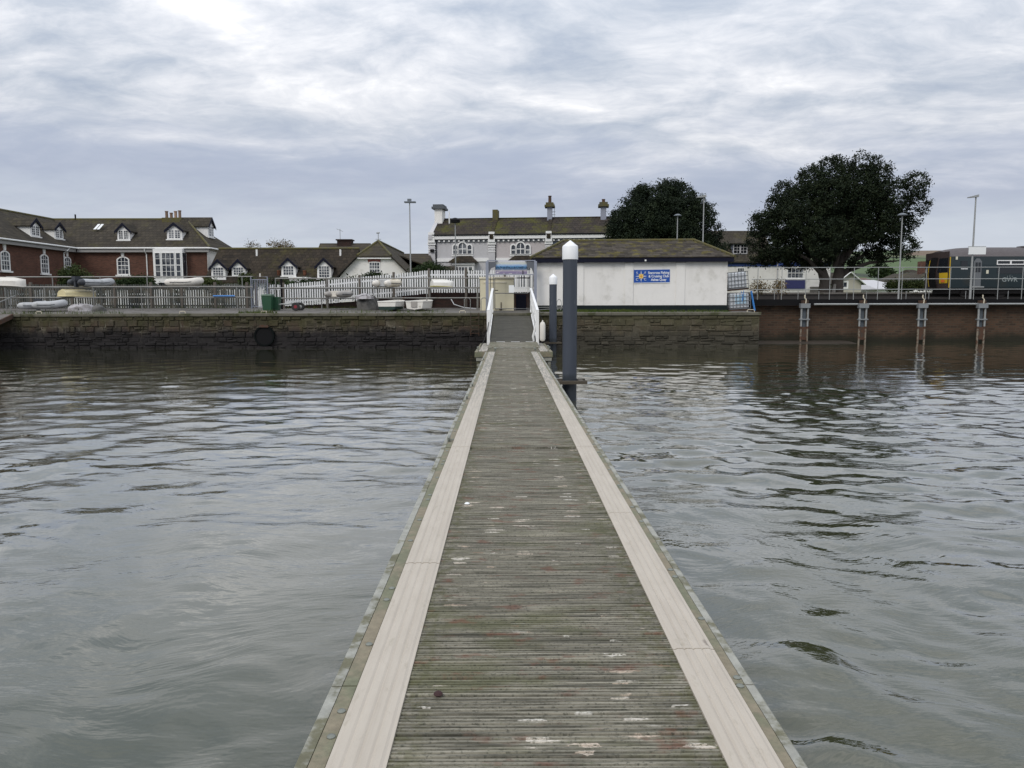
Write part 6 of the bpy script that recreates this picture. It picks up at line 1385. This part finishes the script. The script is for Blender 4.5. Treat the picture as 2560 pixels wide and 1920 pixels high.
# ------------------------------------------------------------------ ramp at the far left
t = thing('slipway_ramp', 'narrow ramp with handrail running down from the quay beyond the inflatables', 'ramp', (-23.75, 36.0, 1.6))
rs_ = .27; rl_ = 7.0; rw = .8
part('deck', MB().add([(-rw, 0, 0), (rw, 0, 0), (rw, -rl_, -rl_ * rs_), (-rw, -rl_, -rl_ * rs_), (-rw, 0, -.12), (rw, 0, -.12), (rw, -rl_, -rl_ * rs_ - .12), (-rw, -rl_, -rl_ * rs_ - .12)], [(3, 2, 1, 0), (4, 5, 6, 7), (1, 2, 6, 5), (0, 4, 7, 3), (0, 1, 5, 4), (2, 3, 7, 6)]), M_CONC, t)
for s_ in (-1, 1):
    part('edge_beam', MB().bar((s_ * (rw + .045), 0, -.09), (s_ * (rw + .045), -rl_, -rl_ * rs_ - .09), .08, .2), M_RUST, t)
    part('handrail', MB().path([(s_ * rw, .3, .84), (s_ * rw, -rl_, .8 - rl_ * rs_)], .025, 8), M_RAIL, t, True)
    for k in range(7): part('post', MB().path([(s_ * rw, -.05 - k * 1.05, -(.05 + k * 1.05) * rs_), (s_ * rw, -.05 - k * 1.05, .82 - (.05 + k * 1.05) * rs_)], .022, 8), M_RAIL, t, True)

# ------------------------------------------------------------------ gate portal, banner, cabinet
PY = 38.0; base = 1.62
a, b = at(1218, 720, PY), at(1338.5, 720, PY); ztop = at(1280, 653, PY).z
gt = thing('gangway_gate', 'blue-grey steel portal with barred gate at the head of the gangway', 'gate', ((a.x + b.x) / 2, PY, base)); hw = (b.x - a.x) / 2; H_ = ztop - base
for s in (-1, 1):
    part('post', MB().box(s * hw - .07, s * hw + .07, -.07, .07, 0, H_), M_GREYPAINT, gt)
    part('corner_plate', MB().prism([(s * (hw - .075), H_ - .03), (s * (hw - .42), H_ - .03), (s * (hw - .42), H_ - .26), (s * (hw - .19), H_ - .34), (s * (hw - .075), H_ - .62)][::-s], -.03, .03), mat('plate_dark', (.11, .12, .14), .6, .2), gt)
part('lintel', MB().box(-hw, -hw + .5, -.05, .05, H_ + .002, H_ + .05).box(hw - .5, hw, -.05, .05, H_ + .002, H_ + .05), M_GREYPAINT, gt)
zb_ = at(1280, 686.5, PY).z - base
part('crossbar', MB().bar((-hw, 0, zb_), (hw, 0, zb_), .05, .04), M_GREYPAINT, gt)
gx0, gx1 = at(1237, 720, PY).x - (a.x + b.x) / 2, at(1320, 720, PY).x - (a.x + b.x) / 2; gz0, gz1 = at(1280, 772, PY).z - base, at(1280, 695, PY).z - base; gzm = at(1280, 733, PY).z - base
part('leaf_frame', MB().path([(gx0, 0, gz0), (gx1, 0, gz0), (gx1, 0, gz1), (gx0, 0, gz1), (gx0, 0, gz0)], .022, 8).path([(gx0, 0, gzm), (gx1, 0, gzm)], .02, 8), mat('gate_steel', (.10, .105, .11), .5, .2), gt, True)
part('side_bar', MB().path([(gx0 - .06, 0, gz0), (gx0 - .06, 0, zb_)], .016, 6).path([(gx0 - .22, 0, gzm + .1), (gx0 - .22, 0, zb_)], .016, 6).path([(gx1 + .1, 0, gz0), (gx1 + .1, 0, zb_)], .018, 6).path([(gx1 + .24, 0, gzm), (gx1 + .24, 0, zb_)], .016, 6), mat('gate_steel', (.1, .1, .11)), gt)
part('bolt', MB().box(gx0 - .02, gx0 + .16, -.06, -.02, gzm + .12, gzm + .16), M_BLACK, gt)
part('spike_bar', MB().bar((gx1 - .55, -.02, gz1), (gx1 + .1, -.02, gz1), .05, .05).path([(gx1 - .25, 0, zb_), (gx1 - .25, 0, zb_ + .2)], .02, 6), M_BLACK, gt)
a_, b_ = at(1272, 732, PY - .03), at(1285, 713, PY - .03)
part('notice', MB().box(a_.x - (a.x + b.x) / 2, b_.x - (a.x + b.x) / 2, -.05, -.04, a_.z - base, b_.z - base), M_SIGNWHITE, gt)
# painted banner
def banner_mat(z0, z1):
    m, g, p = begin('banner_print'); P = g.pos(); x, y, z = g.xyz(P)
    u = g.math('DIVIDE', g.math('SUBTRACT', z, z0), z1 - z0)
    n = g.noise(g.vmul(P, (3, 1, 9)), 1.6, 5, .65)
    uu = g.math('ADD', u, g.math('MULTIPLY', g.math('SUBTRACT', n, .5), .14))
    c = g.ramp(uu, [(0.0, (.17, .14, .24)), (.2, (.26, .22, .34)), (.27, (.42, .38, .40)), (.36, (.12, .17, .26)), (.48, (.035, .13, .24)), (.58, (.10, .26, .50)), (.68, (.36, .48, .66)), (.80, (.55, .57, .50)), (1.0, (.60, .60, .68))])
    sil = g.math('MULTIPLY', g.math('SUBTRACT', 1.0, g.step(g.math('ABSOLUTE', g.math('SUBTRACT', u, .50)), .05, .10), clamp=True), g.step(g.noise(g.vmul(P, (9, 1, 7)), 1.5, 3, .6), .47, .55))
    c = g.mix(sil, c, (.012, .04, .10))
    c = g.mix(g.math('MULTIPLY', g.step(g.noise(g.vmul(P, (5, 1, 14)), 1.3, 4, .6), .60, .66), g.math('SUBTRACT', 1.0, g.step(u, .2, .5), clamp=True)), c, (.62, .60, .58))
    g.put(p.inputs['Base Color'], c); p.inputs['Roughness'].default_value = .6; return m
a_, b_ = at(1238.5, 686, 38.06), at(1317.5, 651.5, 38.06)
bn = thing('painted_banner', 'painted estuary landscape banner in blue and lilac over the gate', 'banner', ((a_.x + b_.x) / 2, 38.06, a_.z))
part('canvas', MB().box(-(b_.x - a_.x) / 2, (b_.x - a_.x) / 2, 0, .02, .02, b_.z - a_.z), banner_mat(a_.z, b_.z), bn)
part('hanging_batten', MB().box(-(b_.x - a_.x) / 2, (b_.x - a_.x) / 2, .021, .05, b_.z - a_.z - .05, b_.z - a_.z + .01), M_GREYPAINT, bn)
# cream cabinet
a_, b_ = at(1200.5, 773, 39.0), at(1284.5, 692, 39.0)
kc = thing('cream_cabinet', 'cream painted timber cabinet with cornice behind the gate', 'cabinet', ((a_.x + b_.x) / 2, 39.0, 1.68)); hw_ = (b_.x - a_.x) / 2; hh_ = b_.z - 1.68
part('body', MB().box(-hw_, hw_, 0, 1.1, 0, hh_ - .09), M_CREAM, kc)
part('cornice', MB().box(-hw_ - .04, hw_ + .04, -.06, 1.14, hh_ - .088, hh_), mat('pale_cream', (.78, .73, .58), .6), kc)
part('door', MB().box(-hw_ * .72, hw_ * .5, -.025, -.002, .06, hh_ - .3), M_CREAM, kc)
part('door_head', MB().box(-hw_ * .78, hw_ * .56, -.05, -.002, hh_ - .295, hh_ - .24), mat('pale_cream', (.78, .73, .58)), kc)
part('latch', MB().box(hw_ * .22, hw_ * .27, -.06, -.03, .12, .42).box(hw_ * .12, hw_ * .3, -.08, -.03, .05, .11), M_RUST, kc)
a_, b_ = at(1290, 770, 39.3), at(1316, 736, 39.3)
dk = thing('louvred_locker', 'dark navy louvred locker beside the cream cabinet', 'locker', ((a_.x + b_.x) / 2, 39.3, 1.69)); hw_ = (b_.x - a_.x) / 2; hh_ = b_.z - 1.69
part('body', MB().box(-hw_, hw_, .03, .5, 0, hh_), M_NAVY, dk)
for k in range(8): part('louvre', MB().bar((-hw_ + .02, .01, .06 + k * hh_ / 8.5), (hw_ - .02, .01, .06 + k * hh_ / 8.5), .04, .03), M_NAVY, dk)
solid('hose_coil', MB().path([(at(1398 + 6 * math.cos(q), 745, 37.6).x, 37.6 + .1 * math.sin(q), 1.68 + .28 + .28 * math.sin(q)) for q in np.linspace(-1.2, 4.2, 20)], .018, 6), M_GALV, 'loop of grey hose standing by the hut wall beside the pile', 'hose', smooth=True)
solid('stacked_poles', MB().path([(at(1345, 766, 37.4).x, 37.4, 1.72), (at(1412, 761, 37.4).x, 37.4, 1.82)], .02, 6).path([(at(1345, 760, 37.5).x, 37.5, 1.84), (at(1412, 759, 37.5).x, 37.5, 1.86)], .02, 6), M_RAIL, 'thin grey poles leaning along the foot of the hut', 'poles')

# ------------------------------------------------------------------ stacked tanks
M_CAGE = mat('cage_steel', (.15, .16, .17), .5, .2, 6, metal=.2)
def tank(px0, px1, py0, py1, Y, label, tilt, front=None, hose=False, z0=None):
    a_, b_ = at(px0, py1, Y), at(px1, py0, Y); wd = b_.x - a_.x; h = b_.z - a_.z; z0 = a_.z if z0 is None else z0
    t = thing('water_tank', label, 'tank', ((a_.x + b_.x) / 2, Y, z0), rad(8)); t.rotation_euler[1] = rad(tilt); hw = wd / 2 * .96; d = 1.0
    part('pallet', MB().box(-hw, hw, .03, d, 0, .09), M_RUST, t)
    c = .06; lo, hi = .1, h - .03
    def rr_(s, y0, y1): return [(-s + c, y0, 0), (s - c, y0, 0), (s, y0 + c, 0), (s, y1 - c, 0), (s - c, y1, 0), (-s + c, y1, 0), (-s, y1 - c, 0), (-s, y0 + c, 0)]
    base_ = rr_(hw - .04, .06, d - .03); ins = rr_(hw - .11, .13, d - .1)
    part('bottle', MB().loft([[(x, y, lo) for x, y, z in ins], [(x, y, lo + .06) for x, y, z in base_], [(x, y, hi - .08) for x, y, z in base_], [(x, y, hi) for x, y, z in ins]], close=True, caps=True), M_IBC, t)
    if front: part('label_plate', MB().box(-hw * .45, hw * .6, .035, .045, h * .38, h * .86), front, t)
    mb_ = None
    for k in range(7): x = -hw + 2 * hw * k / 6; part('cage_bar', MB().path([(x, .02, .08), (x, .02, h - .02)], .017, 6), M_CAGE, t)
    for k in range(5): zz_ = .09 + (h - .12) * k / 4; part('cage_hoop', MB().path([(-hw, 1.0, zz_), (-hw, .015, zz_), (hw, .015, zz_), (hw, 1.0, zz_)], .017, 6), M_CAGE, t)
    for k in range(4):
        for s in (-1, 1): part('cage_bar', MB().path([(s * hw, .25 + k * .24, .08), (s * hw, .25 + k * .24, h - .02)], .015, 6), M_CAGE, t)
    if hose: part('blue_rope', MB().path([(hw * .1, 0, h * 1.05), (hw * .3, -.02, h * .7), (hw * .15, -.03, h * .5), (hw * .35, -.02, h * 1.1)], .014, 6), M_BLUE, t)
    return t
t = tank(1823, 1881, 726, 772, 37.9, 'lower white tank in a wire cage with pale blue panel beside the hut', -3.0, M_IBCBLUE, True, z0=1.665)
tank(1820, 1876, 675, 722.5, 37.95, 'upper white tank in a wire cage, stacked on another tank', -5.0, z0=1.665 + .99)
solid('blue_pole', MB().bar((at(1878, 730, 38.2).x, 38.2, 2.62), (at(1887, 770, 38.0).x, 38.0, 1.66), .06, .06), M_BLUE, 'blue pole leaning against the stacked tanks', 'pole')

# ------------------------------------------------------------------ lamp posts
def lamp(px, ptop, Y, base, label, head, r0=.042):
    p = at(px, ptop, Y); t = thing('lamp_post', label, 'lamp post', (p.x, Y, base)); h = p.z - base
    part('column', MB().path([(0, 0, 0), (0, 0, h * .25), (0, 0, h)], [r0 * 1.35, r0 * 1.1, r0 * .75], 10), M_GALV, t, True)
    if head == 'flat': part('lantern', MB().box(-.30, .36, -.16, .16, h + .0, h + .07).box(-.12, .1, -.1, .1, h + .072, h + .22), mat('lantern_grey', (.13, .15, .17), .5), t)
    if head == 'arm': part('lantern', MB().loft([[(.1, -.12, h - .02), (.1, .12, h - .02), (.1, .12, h + .12), (.1, -.12, h + .12)], [(-.42, -.12, h - .06), (-.42, .12, h - .06), (-.42, .12, h - .01), (-.42, -.12, h - .01)]], close=True, caps=True), M_GALV, t)
    if head == 'dome': part('lantern', MB().lathe([(.05, 0), (.25, .03), (.25, .07), (.15, .13), (.06, .16)], (0, 0, h), 16), mat('lantern_grey', (.13, .15, .17), .5), t, True)
    if head == 'black': part('lantern', MB().lathe([(.05, 0), (.30, .03), (.32, .2), (.2, .3), (.06, .34)], (0, 0, h), 16), M_BLACK, t, True)
    return t
lamp(1024, 507, 46, 1.75, 'tall slim grey lamp post with flat head beside the gabled cottage', 'flat')
lamp(1138, 558, 50, 1.75, 'grey lamp post with black round lantern in front of the terrace', 'black')
lamp(1760, 492, 47, 2.1, 'tall grey lamp post with short arm against the dome-shaped oak', 'arm')
lamp(1694, 541, 52, 2.1, 'short grey lamp post with shallow dome lantern behind the hut roof', 'dome')
lamp(2256, 540, 43, 2.14, 'grey lamp post with dome lantern at the edge of the large oak', 'dome', .038)
lp = lamp(2440, 492, 43.5, 2.14, 'tall grey lamp post carrying a white board in front of the train', 'arm', .05)
a_, b_ = at(2421, 636, 43.4), at(2465, 617.5, 43.4); X0 = lp.location.x
part('board', MB().box(a_.x - X0, b_.x - X0, -.12, -.09, a_.z - 2.14, b_.z - 2.14), M_SIGNWHITE, lp)
part('board_edge', MB().box(a_.x - X0 - .02, b_.x - X0 + .02, -.088, -.07, b_.z - 2.14 + .001, b_.z - 2.14 + .04), M_GALV, lp)

# ------------------------------------------------------------------ train
TYn = 48.6; TW = 2.8; TX0 = at(2371, 690, TYn).x; TL = 20.0; zb = at(2440, 719.6, TYn).z; zc2 = at(2440, 641, TYn).z; ztp = at(2500, 618.5, TYn + 1.4).z
tr = thing('train', 'dark green passenger train with yellow-panelled front beside the platform', 'train', (TX0, TYn, 2.14)); B0 = 2.14
zb -= B0; zc2 -= B0; ztp -= B0
side = MB().loft([[(x0, TW * (1 - t0) if False else 0, 0) for x0, t0 in ()] or [(0.0, .03, zb), (0.0, 0.0, zb + .5), (0.0, 0.0, zc2 - .5), (0.0, .05, zc2)], [(TL, .03, zb), (TL, 0.0, zb + .5), (TL, 0.0, zc2 - .5), (TL, .05, zc2)]])
part('body', MB().prismx([(.03, zb), (TW - .03, zb), (TW, zb + .5), (TW, zc2 - .5), (TW - .05, zc2), (.05, zc2), (0, zc2 - .5), (0, zb + .5)], 0.02, TL), M_TRAIN, tr)
arc = [(.05 + (TW - .1) * k / 12, zc2 + .002 + (ztp - zc2) * math.sin(math.pi * k / 12) ** .7) for k in range(13)]
rows = []
for x, f_ in ((0.02, .62), (.5, .78), (1.2, .92), (2.2, 1.0), (TL, 1.0)): rows.append([(x, y, zc2 + (z - zc2) * f_) for y, z in arc])
part('roof', MB().loft(rows, caps=True), M_TRAINROOF, tr, True)
part('roof_vent', MB().box(5.2, 5.5, 1.0, 1.6, ztp - .02, ztp + .06), M_TRAINROOF, tr)
# front, bowed towards the left
fr_rows = []
for z, b in ((zb - .05, .0), (zb + .4, .12), (zc2 - .9, .16), (zc2 - .2, .05), (zc2 + (ztp - zc2) * .5, -.02)):
    fr_rows.append([(.018 - b * 4 * (k / 8) * (1 - k / 8) - .0 - .10 * math.sin(math.pi * k / 8), .02 + (TW - .04) * k / 8, z) for k in range(9)])
fn = part('front', MB().loft(fr_rows), M_TRAINNOSE, tr, True)
def onfront(y0, y1, z0, z1, m_, nm, off=.02):
    def fx(y, z): k = (y - .02) / (TW - .04); b = np.interp(z, [zb - .05, zb + .4, zc2 - .9, zc2 - .2, zc2 + (ztp - zc2) * .5], [0, .12, .16, .05, -.02]); return .018 - b * 4 * k * (1 - k) - .10 * math.sin(math.pi * k) - off
    mb = MB(); n = 4; rws = []
    for j in range(n + 1):
        z = z0 + (z1 - z0) * j / n; rws.append([(fx(y0 + (y1 - y0) * k / 4, z), y0 + (y1 - y0) * k / 4, z) for k in range(5)])
    part(nm, mb.loft(rws), m_, fn, True)
onfront(.06, .72, zb + .3, zc2 - 1.0, M_TRAINYELLOW, 'yellow_panel'); onfront(.12, .9, zc2 - .95, zc2 - .08, M_DARKGLASS, 'windscreen')
onfront(1.05, 1.8, zb + .05, zc2 - .0, M_BLACK, 'gangway_door', .05); onfront(1.9, 2.7, zc2 - .95, zc2 - .1, M_DARKGLASS, 'windscreen'); onfront(1.84, 1.96, zb + .1, zc2 - .15, M_TRAINYELLOW, 'yellow_strip', .06)
onfront(.25, .55, zb + .36, zb + .52, M_SIGNRED, 'tail_lamp', .04)
part('yellow_edge', MB().box(.03, .09, -.012, -.002, zb + .02, zc2 - .02), M_TRAINYELLOW, tr)
Ft = Frame((TX0, TYn, 2.14))
def onside(pa, pb, ya, yb_, m_, nm, d=.012, par=None):
    a_, b_ = Ft(pa, yb_), Ft(pb, ya); return part(nm, MB().box(a_[0], b_[0], -d - .004, -.002, a_[1], b_[1]), m_, par or tr)
onside(2402, 2419, 652, 666, M_DARKGLASS, 'cab_window'); onside(2402, 2419, 671, 673, M_SIGNWHITE, 'white_bar'); onside(2389, 2394.5, 641.5, 649, mat('plate_cream', (.62, .60, .48)), 'data_plate'); onside(2465, 2471.5, 675, 684, mat('plate_cream', (.62, .6, .48)), 'data_plate')
a_, b_ = Ft(2431, 716.5), Ft(2455, 646)
dr = part('door', MB().prism([(a_[0], a_[1]), (b_[0], a_[1]), (b_[0], b_[1] - .18), (b_[0] - .15, b_[1]), (a_[0] + .15, b_[1]), (a_[0], b_[1] - .18)], -.02, -.002), M_TRAINDOOR, tr)
for q in (.2, .58): xx = a_[0] + (b_[0] - a_[0]) * q; part('glass', MB().box(xx, xx + .14, -.03, -.021, b_[1] - .85, b_[1] - .25), M_DARKGLASS, dr)
part('door_step', MB().box(a_[0] - .2, b_[0] + .2, -.06, -.021, a_[1] - .06, a_[1] + .02), M_GALV, dr)
for pa, pb in ((2490, 2562), (2590, 2660), (2688, 2758)):
    a_, b_ = Ft(pa, 684), Ft(pb, 650); zt2 = Ft(pa, 662)[1]
    wn = part('window', MB().ring([(a_[0], zt2), (b_[0], zt2), (b_[0], b_[1]), (a_[0], b_[1])], [(a_[0] + .06, zt2 + .06), (b_[0] - .06, zt2 + .06), (b_[0] - .06, b_[1] - .06), (a_[0] + .06, b_[1] - .06)], -.03, -.002), M_WHITE, tr)
    part('mullion', MB().box((a_[0] + b_[0]) / 2 - .05, (a_[0] + b_[0]) / 2 + .05, -.028, -.003, zt2 + .06, b_[1] - .06), M_WHITE, wn); part('glass', MB().box(a_[0] + .05, b_[0] - .05, -.012, -.003, a_[1], b_[1] - .05), M_DARKGLASS, wn)
c_ = Ft(2524, 699.5); text_part('GWR', .36, M_LOGO, tr, (c_[0], -.006, c_[1]), bold=.004, sx=1.15)
for dx in (-.16, 0, .16): part('lettering', MB().bar((c_[0] + dx, -.006, c_[1] + .17), (c_[0] + dx * .8, -.006, c_[1] + (.30 if dx == 0 else .25)), .02, .004, (0, 1, 0)), M_LOGO, tr)
part('underframe', MB().box(.3, TL, .5, TW - .5, zb - .35, zb - .002).box(6.2, 9.2, .25, .5, zb - .5, zb - .05), M_UNDER, tr)
for bx in (2.6, 16.5):
    bg2 = part('bogie', MB().box(bx - 1.5, bx + 1.5, .45, .6, .45, .75), M_UNDER, tr)
    for q in (-1.1, 1.1): part('wheel', MB().lathe([(.05, -.06), (.42, -.06), (.42, .0), (.45, .0), (.45, .06), (.05, .06)], n=22).xf(Matrix.Translation((bx + q, .66, .66)) @ Matrix.Rotation(math.pi / 2, 4, 'X')), M_UNDER, bg2, True)
